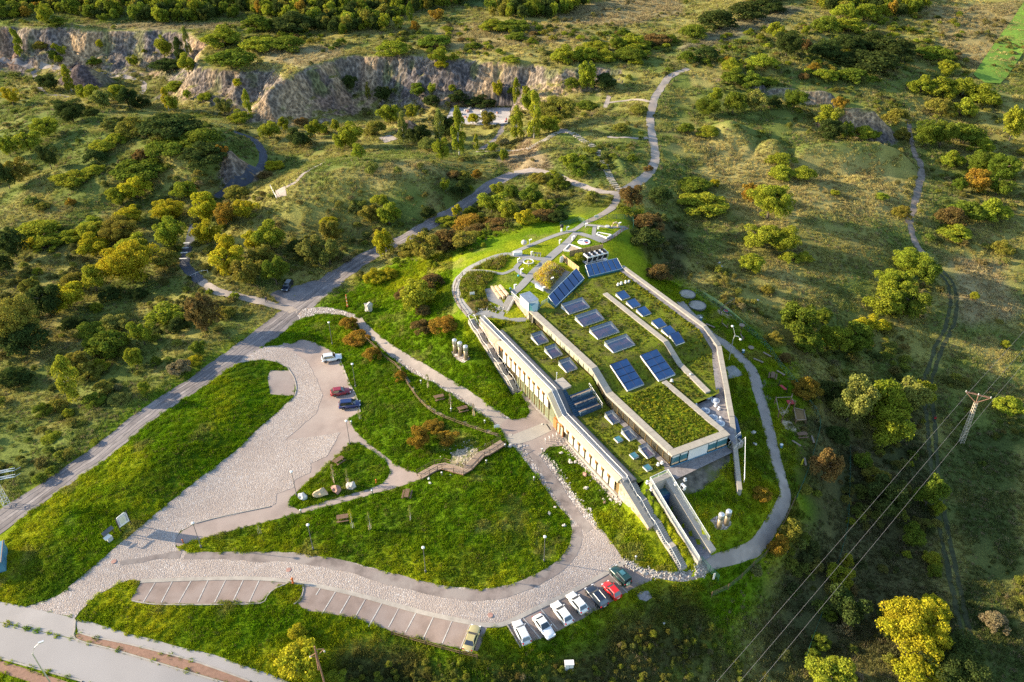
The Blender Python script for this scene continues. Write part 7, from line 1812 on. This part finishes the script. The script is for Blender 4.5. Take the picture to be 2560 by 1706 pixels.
e = empty('compass_disc', gz(1460, 606), 0, 'round white disc with compass colours and a pointer', 'sundial'); q = MB(); q.lathe([(1.55, 0), (1.55, .16), (1.5, .2)], 32); q.build('disc', MAT['whitep'], e)
for a0, mt in ((-1.2, 'redp'), (.1, 'bluepaint'), (2.2, 'rock_g')):
    q = MB(); q.poly([(0, 0, .205)] + [(1.15 * math.cos(a0 + .9 * k / 6), 1.15 * math.sin(a0 + .9 * k / 6), .205) for k in range(7)]); q.build('painted_sector', MAT[mt], e)
q = MB(); q.hexa([(-.15, -.15, .2), (.15, -.15, .2), (.15, .15, .2), (-.15, .15, .2), (-.02, .25, 1.0), (.02, .25, 1.0), (.02, .3, 1.0), (-.02, .3, 1.0)]); q.build('pointer', MAT['whitep'], e)
def frame_box(pts, h, w, name, lab, fill=None, z=12.25):
    P = [gz(u, v, z) for u, v in pts]; e = empty(name, P[0], 0, lab, 'planter')
    for a, c in zip(P, P[1:] + P[:1]):
        d = (c - a).normalized(); s = Vector((-d.y, d.x, 0)) * w / 2; u_ = Vector((0, 0, h)); q = MB(); q.hexa([a - s, c - s, c + s, a + s, a - s + u_, c - s + u_, c + s + u_, a + s + u_]); bw(q, 'border', MAT['whitep'], e)
    if fill: q = MB(); q.poly([p + Vector((0, 0, h * .6)) for p in P]); bw(q, 'filling', MAT[fill], e)
frame_box([(1410,629),(1424,614),(1455,626),(1450,634)], .45, .3, 'sand_pit', 'white framed sand pit behind the bamboo screen', 'sand'); frame_box([(1491,588),(1495,584),(1528,590),(1517,597)], .4, .25, 'planter', 'long white framed planter at the right edge of the garden', 'sedum2')
e = empty('white_case', gz(1294, 637), .15, 'low white display case on the curved walk', 'display case'); q = MB(); q.box((0, 0, .4), (2.1, .95, .8)); q.build('case', MAT['whitep'], e); q = MB(); q.box((.1, 0, .81), (1.5, .5, .04)); q.build('inset', MAT['rock_g'], e)
e = empty('slatted_table', gz(1343, 642), -.2, 'slatted dark exhibit table with white legs on the back lawn', 'table')
for i in range(6): q = MB(); q.box((-.75 + .3 * i, 0, .95), (.24, .7, .06)); q.build('slat', MAT['darksheet'], e)
for x in (-.8, 0, .8):
    for y in (-.28, .28): q = MB(); q.box((x, y, .46), (.07, .07, .92)); q.build('leg', MAT['whitep'], e)
e = empty('info_board', gz(1404, 659), -.9, 'white framed board with a green map beside the bamboo screen', 'sign'); q = MB(); q.box((0, 0, 1.15), (.08, 1.1, 1.5)); q.build('frame', MAT['whitep'], e); q = MB(); q.box((-.05, 0, 1.15), (.03, .85, 1.25)); q.build('map', M('green_map', (.30, .52, .42), .6, .2, 4), e); q = MB(); q.lathe([(.3, 0), (.34, 1.2), (.2, 1.35)], 10, (-.5, .5, 0)); q.build('column', MAT['whitep'], e)
e = empty('white_lounger', gz(1349, 722), -.75, 'white curved lounger beside the lower garden walk', 'seat'); q = MB(); q.hexa([(-1, -.3, 0), (1, -.3, 0), (1, .3, 0), (-1, .3, 0), (-1.2, -.3, .9), (.9, -.3, .35), (.9, .3, .35), (-1.2, .3, .9)]); q.build('seat', MAT['whitep'], e)
e = empty('timber_seating', gz(1246, 742, 11.4), 0, 'three stepped rows of pale timber seats on the roof garden', 'seating')
for i, (a, c) in enumerate([((1229,718),(1250,746)),((1239,717),(1260,743)),((1249,715),(1270,738))]):
    A, C = W(*a, 11.55 + .4 * i), W(*c, 11.55 + .4 * i); d = (C - A); s = Vector((-d.y, d.x, 0)).normalized() * .25
    for k in range(2):
        p0, p1 = A + d * (k * .5), A + d * (k * .5 + .48); z0 = Vector((0, 0, -.9)); u_ = Vector((0, 0, .25 if k else .32)); q = MB(); q.hexa([p0 - s + z0, p1 - s + z0, p1 + s + z0, p0 + s + z0, p0 - s + u_, p1 - s + u_, p1 + s + u_, p0 + s + u_]); bw(q, 'seat_block', MAT['woodpale'], e)
e = empty('stone_arch', gz(1537, 571), .3, 'pale stone arch at the back of the roof garden', 'arch'); q = MB(); q.tube([(-.75, 0, 0), (-.8, .05, .8), (-.4, .1, 1.5), (.3, .05, 1.6), (.8, 0, 1.0), (.75, -.05, 0)], .22, 7); q.build('arch', MAT['rock_t'], e)
e = empty('stone_table', gz(1518, 572), 0, 'round stone table left of the stone arch', 'table'); q = MB(); q.lathe([(.28, 0), (.22, .5), (.65, .55), (.65, .72), (.5, .76)], 12); q.build('table', MAT['rock_g'], e)
# short garden stairs
e = empty('garden_stairs', W(1268, 765, 11.2), 0, 'grey steps with steel rail between the terrace and the roof garden', 'stairs'); A, C = W(1257, 785, 10.4), W(1281, 740, 12.2); d = C - A; n = 11; s = Vector((d.y, -d.x, 0)).normalized() * .95
for k in range(n):
    p0, p1 = A + d * (k / n), A + d * ((k + 1) / n); p0.z = p1.z = A.z + d.z * (k + 1) / n; z0 = Vector((0, 0, -.5)); q = MB(); q.hexa([p0 + s + z0, p1 + s + z0, p1 - s + z0, p0 - s + z0, p0 + s, p1 + s, p1 - s, p0 - s]); bw(q, 'step', MAT['conc'], e)
rail('handrail', [A + s, C + s], .95, e, 1.2, .035)
# dry grass mound
mp = [gz(1333, 695, 12.2), gz(1372, 654, 12.2), gz(1411, 678, 12.2), gz(1371, 724, 12.2)]; top = sum(mp, Vector()) / 4 + Vector((0, 0, 1.5))
q = MB(); t2 = [p.lerp(top, .75) for p in mp]
for i in range(4): q.quad(mp[i], mp[(i + 3) % 4], t2[(i + 3) % 4], t2[i])
q.poly(list(reversed(t2))); o = q.build('grass_mound', M('dry_turf', (.22, .15, .03), 1, .3, 2)); tag(o, 'square earth mound overgrown with dry orange grass', 'mound')
def mound_z(x, y):
    a = [(p.x, p.y) for p in mp]; d = poly_dist(x, y, a); return 12.2 + np.minimum(d / 2.6, .75) * 1.5
# ------------------------------------------------------------------ playground
def ground_disc(u, v, r, mat, name, lab, h=.25, rim='darksheet'):
    e = empty(name, G(u, v), 0, lab, 'sandpit'); q = MB(); q.lathe([(r, 0), (r, h), (r - .15, h), (r - .15, h - .1)], 28); q.build('rim', MAT[rim], e); q = MB(); q.lathe([(r - .14, 0), (r - .14, h - .05)], 28); q.build('filling', MAT[mat], e)
ground_disc(1718, 739, 1.9, 'cap', 'raised_bed', 'upper round pale raised bed left of the playground', .45); ground_disc(1743, 767, 2.0, 'cap', 'raised_bed', 'lower round pale raised bed left of the playground', .45)
sheet('play_sand', [(1793,776),(1800,766),(1812,770),(1822,782),(1833,790),(1833,798),(1826,801),(1810,793),(1797,786)], 'sand', .05, jag=.2); sheet('play_sand', [(1945,1021),(1958,1018),(1972,1028),(1968,1036),(1950,1032)], 'sand', .05, jag=.2); sheet('play_sand', [(1955,1045),(1970,1048),(1982,1060),(1994,1080),(1985,1083),(1965,1073),(1956,1060)], 'sand', .05, jag=.2); sheet('play_sand', [(1741,788),(1760,788),(1764,800),(1752,801)], 'conc', .05)
sheet('bare_edge', [(1903,960),(1912,950),(1925,1000),(1918,1010)], M('trodden_soil', (.17, .15, .10), .95, .3, 1.5, local=False), .03, jag=.4)
e = empty('nest_swing', G(1800, 790), 0, 'nest swing with blue ring hanging from a dark frame', 'swing')
a, c = Vector((0, 0, 0)), G(1833, 768) - G(1800, 790)
for p in (a, c): q = MB(); q.tube([p, p + Vector((0, 0, 2.4))], .09, 6); q.build('post', MAT['black'], e)
q = MB(); q.tube([a + Vector((0, 0, 2.4)), c + Vector((0, 0, 2.4))], .09, 6); q.build('beam', MAT['black'], e); m = (a + c) / 2 + Vector((-.3, -.6, 0))
q = MB(); n = 18; q.tube([m + Vector((.6 * math.cos(6.283 * i / n), .6 * math.sin(6.283 * i / n), .6)) for i in range(n + 1)], .07, 5); q.build('seat_ring', MAT['bluepaint'], e); q = MB(); q.lathe([(.55, .58), (.55, .6)], 14, m); q.build('net', MAT['redp'], e)
for x in (-.5, .5): q = MB(); q.tube([m + Vector((x, 0, .6)), (a + c) / 2 + Vector((x, 0, 2.4))], .02, 4); q.build('rope', MAT['black'], e)
def gate_frame(u, v, u2, v2, lab, h=1.3):
    p = G(u, v); e = empty('play_frame', p, 0, lab, 'play frame'); c = G(u2, v2) - p
    for r in (Vector(), c): q = MB(); q.box(r + Vector((0, 0, h / 2)), (.16, .16, h)); q.build('post', MAT['wood'], e)
    q = MB(); q.tube([Vector((0, 0, .3)), c + Vector((0, 0, .3))], .1, 5); q.build('beam', MAT['woodgrey'], e)
gate_frame(1804, 810, 1818, 822, 'low balance beam between two posts below the nest swing'); gate_frame(1851, 838, 1858, 852, 'second balance beam beside the round table', 1.1)
for (u, v), lab, hh in [((1853,822),'round wooden play table on a post',.9),((1877,872),'flat round log slice beside the path bend',.25)]:
    e = empty('round_table', G(u, v), 0, lab, 'table'); q = MB(); q.lathe([(.18, 0), (.18, hh)], 8); q.build('post', MAT['wood'], e); q = MB(); q.lathe([(.62, hh), (.62, hh + .12)], 16); q.build('top', MAT['woodgrey'], e)
e = empty('net_swing', G(1955, 975), 0, 'red hammock swing hanging on a frame in the playground', 'swing')
for x, y in ((-.6, .9), (.7, -.9)): q = MB(); q.tube([(x, y, 0), (x * .8, y, 1.6)], .08, 5); q.build('post', MAT['black'], e)
q = MB(); q.hexa([(-.5, .7, .6), (.1, .8, .6), (.8, -.7, .6), (.2, -.8, .6), (-.5, .7, .68), (.1, .8, .68), (.8, -.7, .68), (.2, -.8, .68)]); q.build('hammock', MAT['redp'], e)
e = empty('climbing_frame', G(1962, 1045), 0, 'large dark climbing frame with nets and a hexagon rim', 'climbing frame')
base = G(1962, 1045); pts = [(1936,1010),(1975,1008),(1944,1046),(1953,1058),(1972,1022),(1982,1030),(2007,1036),(2012,1060),(1988,1060)]
Q = [G(u, v) - base for u, v in pts]
for i, h in zip(range(9), (1.8, 2.4, 2.2, 2.0, 2.8, 2.8, 1.2, 1.2, 1.2)): q = MB(); q.tube([Q[i], Q[i] + Vector((0, 0, h))], .11, 6); q.build('post', MAT['wood'], e)
for i, j, z in ((0, 1, 1.6), (0, 2, 1.6), (2, 3, 1.8), (1, 4, 2.2), (5, 6, 1.1), (6, 7, 1.1), (7, 8, 1.1), (8, 5, 1.1), (3, 4, 1.8), (4, 5, 2.6)): q = MB(); q.tube([Q[i] + Vector((0, 0, z)), Q[j] + Vector((0, 0, z))], .07, 5); q.build('beam', MAT['woodgrey'], e)
q = MB(); q.poly([Q[5] + Vector((0, 0, .9)), Q[6] + Vector((0, 0, 1.0)), Q[7] + Vector((0, 0, 1.0)), Q[8] + Vector((0, 0, .6))]); q.build('net', M('climbing_net', (.16, .10, .04), .9), e)
q = MB(); q.hexa([Q[4] + Vector((-.6, -.4, 1.5)), Q[4] + Vector((.7, -.4, 1.5)), Q[4] + Vector((.7, .7, 1.5)), Q[4] + Vector((-.6, .7, 1.5)), Q[4] + Vector((-.6, -.4, 1.62)), Q[4] + Vector((.7, -.4, 1.62)), Q[4] + Vector((.7, .7, 1.62)), Q[4] + Vector((-.6, .7, 1.62))]); q.build('platform', MAT['redp'], e)
for (u, v), lab in [((1894,752),'white stones in the dark grass right of the playground, upper'),((1798,658),'white litter stone on the dark slope, upper'),((1804,668),'white litter stone on the dark slope, lower')]:
    boulder(u, v, .35, .3, .25, 'w', lab)
for (u, v), lab in [((1952,1120),'blue litter bin beside the right path'),((1857,884),'blue litter bin at the upper bend of the right path'),((1751,802),'blue barrel on the paved patch by the raised beds')]:
    e = empty('litter_bin', G(u, v), 0, lab, 'litter bin'); q = MB(); q.lathe([(.24, 0), (.28, .8)], 12); q.build('bin', MAT['bluepaint'], e); q = MB(); q.lathe([(.3, .8), (.3, .9), (.1, .98)], 12); q.build('lid', MAT['whitep'], e)
for (u, v), lab in [((1775,818),'steel see-saw board beside the outer parapet'),((1895,905),'pale log lying by the path')]: bench(u, v, -.7, lab, 2.2)

# ------------------------------------------------------------------ masts, poles, wires
def lattice(e, h, w0, w1, mat, n=14):
    for sx in (-1, 1):
        for sy in (-1, 1): q = MB(); q.tube([(sx * w0, sy * w0, 0), (sx * w1, sy * w1, h)], .07, 4); q.build('leg', mat, e)
    q = MB()
    for i in range(n):
        z = h * (i + .5) / n; w = w0 + (w1 - w0) * (i + .5) / n
        q.tube([(-w, -w, z), (w, -w, z), (w, w, z), (-w, w, z), (-w, -w, z)], .05, 4)
    q.build('bracing', mat, e)
mb_ = G(2403, 1108); PY = empty('lattice_mast', mb_, 0, 'tall lattice mast with triangular crossarm carrying three power lines', 'mast'); PYH = 11.2
MAT['mast'] = M('concrete_mast', (.52, .44, .33), .8, .1, 2); lattice(PY, PYH, .38, .24, MAT['mast']); PY.rotation_euler = (0, math.radians(-3.5), 0)
tA = Vector((-1.7, 1.6, PYH + 1.6)); tB = Vector((2.6, -.1, PYH + 1.1)); MAT['rusty'] = M('rusty_steel', (.24, .13, .085), .8, .15, 2)
q = MB(); q.tube([tA, tB], .1, 5); q.tube([tA + Vector((0, .2, .1)), tB + Vector((0, .2, .1))], .06, 5); q.tube([(0, 0, PYH), tA], .08, 5); q.tube([(0, 0, PYH), tB], .08, 5); q.tube([(0, 0, PYH), (tA + tB) / 2], .07, 5); q.build('crossarm', MAT['rusty'], PY)
for k in (tA, (tA + tB) / 2, tB): q = MB(); q.lathe([(.06, 0), (.13, .12), (.06, .24), (.13, .36), (.05, .45)], 8, k); q.build('insulator', MAT['rock_g'], PY)
MAT['wire'] = M('power_line', (.22, .20, .19), .5, .05, 1, metal=.3)
nxt = W(1845, 1703, 5.0)
for i, (k, end, lab) in enumerate([(tA, (1788, 1706), 'leftmost of three parallel power lines'), (tA * .45 + tB * .55, (1846, 1706), 'middle of three parallel power lines'), (tB, (1896, 1706), 'rightmost of three parallel power lines')]):
    a = mb_ + k + Vector((0, 0, .4)); c = W(end[0], end[1], 4.6); d = (c - a); c2 = a + d * 1.5; q = MB(); n = 40; P = []
    for j in range(n + 1):
        f = j / n; p = a.lerp(c2, f); p.z -= 2.0 * math.sin(math.pi * f) * .25; P.append(p)
    back = a - d * 1.1; B = []
    for j in range(1, n + 1):
        f = j / n; p = a.lerp(back, f); p.z -= 1.4 * math.sin(math.pi * min(1, f)); B.append(p)
    q.tube(list(reversed(B)) + P, .02, 4); tag(q.build('power_line', MAT['wire']), lab, 'power line', 'power lines')
# rusty steel pole at the lower edge
p0 = G(820, 1740); e = empty('power_pole', p0, 0, 'rusty steel power pole with two short arms at the bottom edge', 'pole'); PH = 11.5
q = MB(); q.tube([(0, 0, 0), (-.35, .35, PH)], .14, 7, .1); q.build('pole', MAT['rusty'], e); q = MB(); q.tube([(-1.2, .3, PH - 2.2), (-.1, .3, PH - 1.2)], .05, 5); q.tube([(-1.2, .3, PH - 2.2), (-.2, .3, PH - 2.4)], .05, 5); q.tube([(-.3, .3, PH - .6), (.8, .5, PH - .8)], .05, 5); q.tube([(.8, .5, PH - .8), (0, .3, PH - 1.8)], .05, 5); q.build('arm', MAT['rusty'], e)
for x, z in ((-1.25, PH - 2.3), (.85, PH - 1.0)): q = MB(); q.lathe([(.05, -.3), (.12, -.2), (.05, -.1), (.12, 0), (.05, .05)], 8, (x, .35, z)); q.build('insulator', MAT['rock_w'], e)
q = MB(); q.tube([(-.3, -.3, PH - 4.5), (-.35, .3, PH - .8)], .09, 6); q.build('brace', MAT['rusty'], e)
# lattice mast and blue shed cut by the left edge
p0 = W(-22, 1190, 8.0); p0.z = ground(p0.x, p0.y); e = empty('lattice_mast', p0, .3, 'steel mast with braced arms cut by the left edge', 'mast'); lattice(e, 8.4, .45, .3, MAT['metal'], 8)
for z, w in ((6.2, 3.2), (7.6, 3.6)):
    q = MB(); q.tube([(-w, 0, z), (w, 0, z)], .07, 5); q.tube([(-w, .6, z), (w, .6, z)], .07, 5); q.tube([(-w, 0, z), (0, 0, z + .7), (w, 0, z)], .05, 5)
    for k in range(5): q.tube([(-w + k * w / 2, 0, z), (-w + (k + .5) * w / 2, .6, z)], .04, 4)
    q.build('arm', MAT['metal'], e)
q = MB(); q.lathe([(.1, 7.6), (.16, 7.8), (.1, 8.0), (.16, 8.2), (.08, 8.6)], 8, (1.2, 0, 0)); q.build('insulator', MAT['black'], e)
p0 = G(0, 1420); e = empty('blue_shed', p0, .42, 'blue sheet metal shed cut by the left edge of the view', 'shed')
q = MB(); q.box((-1.2, 1.2, 1.1), (4.4, 4.6, 2.2)); q.build('wall', MAT['bluepaint'], e); 
for k in range(5): q = MB(); q.box((-3.1 + .95 * k, 1.2, 2.26), (.92, 4.8, .1)); q.build('roof_panel', MAT['bluepaint'], e)
q = MB(); q.box((.95, 1.2, 2.3), (.14, 4.9, .2)); q.build('roof_edge', MAT['woodgrey'], e)
for k in range(3): q = MB(); q.lathe([(.12, 2.3), (.12, 2.55)], 8, (-.4 - .4 * k, 2.8, 0)); q.build('roof_fitting', MAT['plate'], e)

# ------------------------------------------------------------------ people
def person(p, rz, top, legs, lab, lean=0.0, stride=.25):
    e = empty('person', p, rz, lab, 'person')
    J = [(0, 0, .95), (0, 0, 1.2), (lean, 0, 1.42), (lean, 0, 1.52), (lean * 1.2, 0, 1.66), (0, .1, .9), (stride, .1, .5), (stride * .7, .1, .06), (0, -.1, .9), (-stride * .4, -.1, .5), (-stride, -.1, .08), (lean, .2, 1.40), (lean - .12, .27, 1.12), (lean + .08, .25, .88), (lean, -.2, 1.40), (lean + .12, -.27, 1.12), (lean + .2, -.25, .9)]
    Ed = [(0, 1), (1, 2), (2, 3), (3, 4), (0, 5), (5, 6), (6, 7), (0, 8), (8, 9), (9, 10), (2, 11), (11, 12), (12, 13), (2, 14), (14, 15), (15, 16)]
    R = [.15, .15, .14, .06, .11, .10, .07, .05, .10, .07, .05, .07, .05, .04, .07, .05, .04]
    me = bpy.data.meshes.new('body'); me.from_pydata(J, Ed, []); o = bpy.data.objects.new('body', me); COL.objects.link(o); o.parent = e
    md = o.modifiers.new('skin', 'SKIN'); sub = o.modifiers.new('sub', 'SUBSURF'); sub.levels = sub.render_levels = 1
    for i, r in enumerate(R): o.data.skin_vertices[0].data[i].radius = (r, r)
    o.data.skin_vertices[0].data[0].use_root = True
    me.materials.append(top)
    q = MB(); q.lathe([(.02, -.14), (.09, -.1), (.11, 0), (.10, .09), (.03, .14)], 10, (lean * 1.2, 0, 1.66)); q.build('head', MAT['skin'], e, True)
    q = MB(); q.lathe([(.115, .0), (.12, .06), (.09, .13), (.02, .16)], 10, (lean * 1.2 - .02, 0, 1.67)); q.build('hair', MAT['wood'], e, True)
    q = MB(); q.hexa([(-.14, -.2, .93), (.14, -.2, .93), (.14, .2, .93), (-.14, .2, .93), (-.13 + lean, -.24, 1.45), (.13 + lean, -.24, 1.45), (.13 + lean, .24, 1.45), (-.13 + lean, .24, 1.45)]); q.build('jacket', legs, e)
person(G(667, 757), 2.9, MAT['navy'], MAT['navy'], 'person in dark clothes walking on the pale path towards the crossing')
person(G(2334, 1055), 1.4, MAT['navy'], MAT['redp'], 'person in red and blue on the shaded meadow track')
person(G(1680, 196), .5, MAT['navy'], MAT['darksheet'], 'tiny person on the rim path near the plateau')
person(G(1266, 307) + Vector((0, 0, .1)), 1.0, MAT['navy'], MAT['redp'], 'tiny person in dark red at the corner of the gravel court')

# ------------------------------------------------------------------ birch saplings with stakes
for i, (u, v, h, c, lab) in enumerate([(882,1322,4.6,'yg','birch sapling with yellow leaves beside the brown picnic table'),(926,1325,4.2,'pa','thin birch sapling right of the leafier one'),(1027,1302,3.6,'pa','birch sapling on the mound lawn below the picnic table'),(836,1208,4.4,'dry','sapling nearest the cobbles on the boulder lawn'),(870,1208,3.4,'pa','sapling above the white pointed boulder'),(650,1335,2.6,'pa','small sapling on the left part of the large lawn'),(1070,970,3.4,'pa','sapling behind the fence beside the upper table'),(1127,1022,3.6,'dry','sapling between the two tables by the entrance path'),(1184,1040,3.0,'dry','sapling right of the lower table by the entrance path'),(900,1050,2.6,'pa','staked sapling behind the blue people carrier')]):
    e = empty('sapling', G(u, v), i * .7, lab, 'tree', 'staked saplings'); q = MB(); q.tube([(0, 0, 0), (.03, 0, h * .5), (-.02, .03, h * .95)], .05, 6, .015); q.build('trunk', MAT['birch'], e)
    for x in (-.25, .25): q = MB(); q.box((x, .05, .7), (.06, .06, 1.4)); q.build('stake', MAT['woodpale'], e)
    c_ = inst('crown', SPARSE[i % 2], e, (0, 0, h * .30), scale=(h * .18, h * .18, h * .36)); c_.color = (*COLS[c][0], 1)

# ------------------------------------------------------------------ plants on roofs and beds
def grow_roofs():
    P = []; S = []; T = []
    def fill(st, zf, dens, size, keys, w, dz=0.0, clump=.0):
        a = np.array(st); s = RNG.uniform(a[:, 0].min(), a[:, 0].max(), int((np.ptp(a[:, 0])) * np.ptp(a[:, 1]) * dens)); t = RNG.uniform(a[:, 1].min(), a[:, 1].max(), len(s))
        k = in_poly(s, t, st); s, t = s[k], t[k]
        k = np.ones(len(s), bool)
        for r in LIGHTS_ST: k &= ~((s > r[0] - .3) & (s < r[1] + .3) & (t > r[2] - .3) & (t < r[3] + .3))
        if clump: k &= fbm(s / 2.2, t / 2.2, 401) > clump
        s, t = s[k], t[k]; x = BO[0] + BD[0] * s + BN[0] * t; y = BO[1] + BD[1] * s + BN[1] * t
        z = (zf(s) if callable(zf) else np.full(len(s), zf)) + dz; sz = RNG.uniform(.5, 1.2, len(s)) * size * (.5 + fbm(s / 3, t / 3, 402))
        P.append(np.stack([x, y, z], 1)); S.append(np.stack([sz, sz, sz * .55], 1)); T.append(palette(len(s), keys, w))
    fill([(-13, 2.8), (32.5, 2.8), (32.5, 8.6), (-13, 9.6)], zB, 5, .24, ['g', 'yg', 'ol', 'dry'], [4, 3, 2, .6], clump=.40)
    fill([(-13, 11.2), (15, 11.2), (15, 26.9), (-12, 26.9), (-18, 27), (-12.6, 16)], zM, 4, .24, ['g', 'yg', 'ol', 'dry', 'd'], [4, 3, 3, .7, 1], clump=.42)
    fill([(-12, 28.6), (23, 28.6), (14, 36), (-18, 36.4), (-18.5, 28.6)], zM, 4, .24, ['g', 'yg', 'ol', 'd'], [4, 2.5, 2, 1], clump=.42)
    fill([(-18, 35.2), (12, 35.2), (12, 36.6), (-18, 36.6)], zM, 6, .3, ['yg', 'Y'], [4, 1])
    fill([(16, 11.2), (32.2, 11.2), (33.0, 20.8), (17.3, 20.8)], zM, 9, .30, ['yg', 'g', 'Y', 'ol'], [5, 4, .7, 1], .05)
    fill([(17, 22.3), (23.6, 22.3), (23.6, 26), (15, 27)], zM, 4, .24, ['g', 'd', 'ol'], [3, 2, 2], clump=.4)
    P, S, T = np.concatenate(P), np.concatenate(S), np.concatenate(T)
    scatter('roof_planting', 'low sedum and weeds growing on the green roofs', P, S, T * .8, LOWP)
    # tall flower beds of the garden
    def bed(pts, dens, keys, w, zf, size):
        a = [tuple(gz(u, v, 11.6)[:2]) for u, v in pts]; q = np.array(a); n = int(np.ptp(q[:, 0]) * np.ptp(q[:, 1]) * dens); x = RNG.uniform(q[:, 0].min(), q[:, 0].max(), n); y = RNG.uniform(q[:, 1].min(), q[:, 1].max(), n)
        k = in_poly(x, y, a) & (free(x, y) if zf is Hg else np.ones(n, bool)); x, y = x[k], y[k]; s = RNG.uniform(.6, 1.3, len(x)) * size
        return np.stack([x, y, zf(x, y)], 1), np.stack([s, s, s], 1), palette(len(x), keys, w)
    A = bed([(1185,672),(1258,641),(1280,642),(1258,672),(1247,679)], 7, ['yg', 'ol', 'g', 'dry', 'r'], [3, 3, 3, 1, .6], Hg, 1.0); B = bed([(1168,678),(1245,684),(1219,709),(1209,722),(1215,737),(1173,749),(1152,751),(1148,728),(1155,699)], 7, ['g', 'yg', 'ol', 'd', 'dry'], [4, 3, 3, 1, .7], Hg, 1.0); C = bed([(1178,760),(1215,742),(1222,755),(1248,770),(1240,784),(1185,778)], 4, ['ol', 'g', 'd', 'r'], [3, 2, 2, 1.5], Hg, .8)
    a = [tuple(p[:2]) for p in mp]; q = np.array(a); n = int(np.ptp(q[:, 0]) * np.ptp(q[:, 1]) * 12); x = RNG.uniform(q[:, 0].min(), q[:, 0].max(), n); y = RNG.uniform(q[:, 1].min(), q[:, 1].max(), n); k = in_poly(x, y, a); x, y = x[k], y[k]; s = RNG.uniform(.6, 1.1, len(x))
    D = (np.stack([x, y, mound_z(x, y)], 1), np.stack([s, s, s], 1), np.clip(palette(len(x), ['dry', 'o', 'Y'], [4, 2, 2]) * 1.7, 0, .8))
    scatter('garden_planting', 'tall grasses and flowers in the roof garden beds and on the mound', *[np.concatenate([r[i] for r in (A, B, C, D)]) for i in range(3)], MEADOW)
LIGHTS_ST = [(-12.3 + 5.3 * i, -9.2 + 5.3 * i, 16.4, 21.8) for i in range(4)] + [(-8.3 + 5.3 * i, -5.4 + 5.3 * i, 6.4, 9.0) for i in range(3)] + [(s, s + 2.6, 7.5, 9.3) for s in (16.8, 22, 27.2)] + [(22.6, 23.9, 5.4, 6.6), (27.4, 28.7, 5.3, 6.5), (31, 32.3, 5.5, 6.7)] + [(s, s + 2.3, 29.4, 31.7) for s in (-10.4, -6.6, -3.0, 2.2, 5.4, 8.0)] + [(9.5, 15.4, 13.6, 17.6), (9.8, 16, 20.7, 24.8), (9.0, 15, 2.6, 8.6), (6.2, 9.2, 2.9, 4.9), (9.0, 9.9, 27, 29)]
grow_roofs()
grow_grass()
grow_scrub()
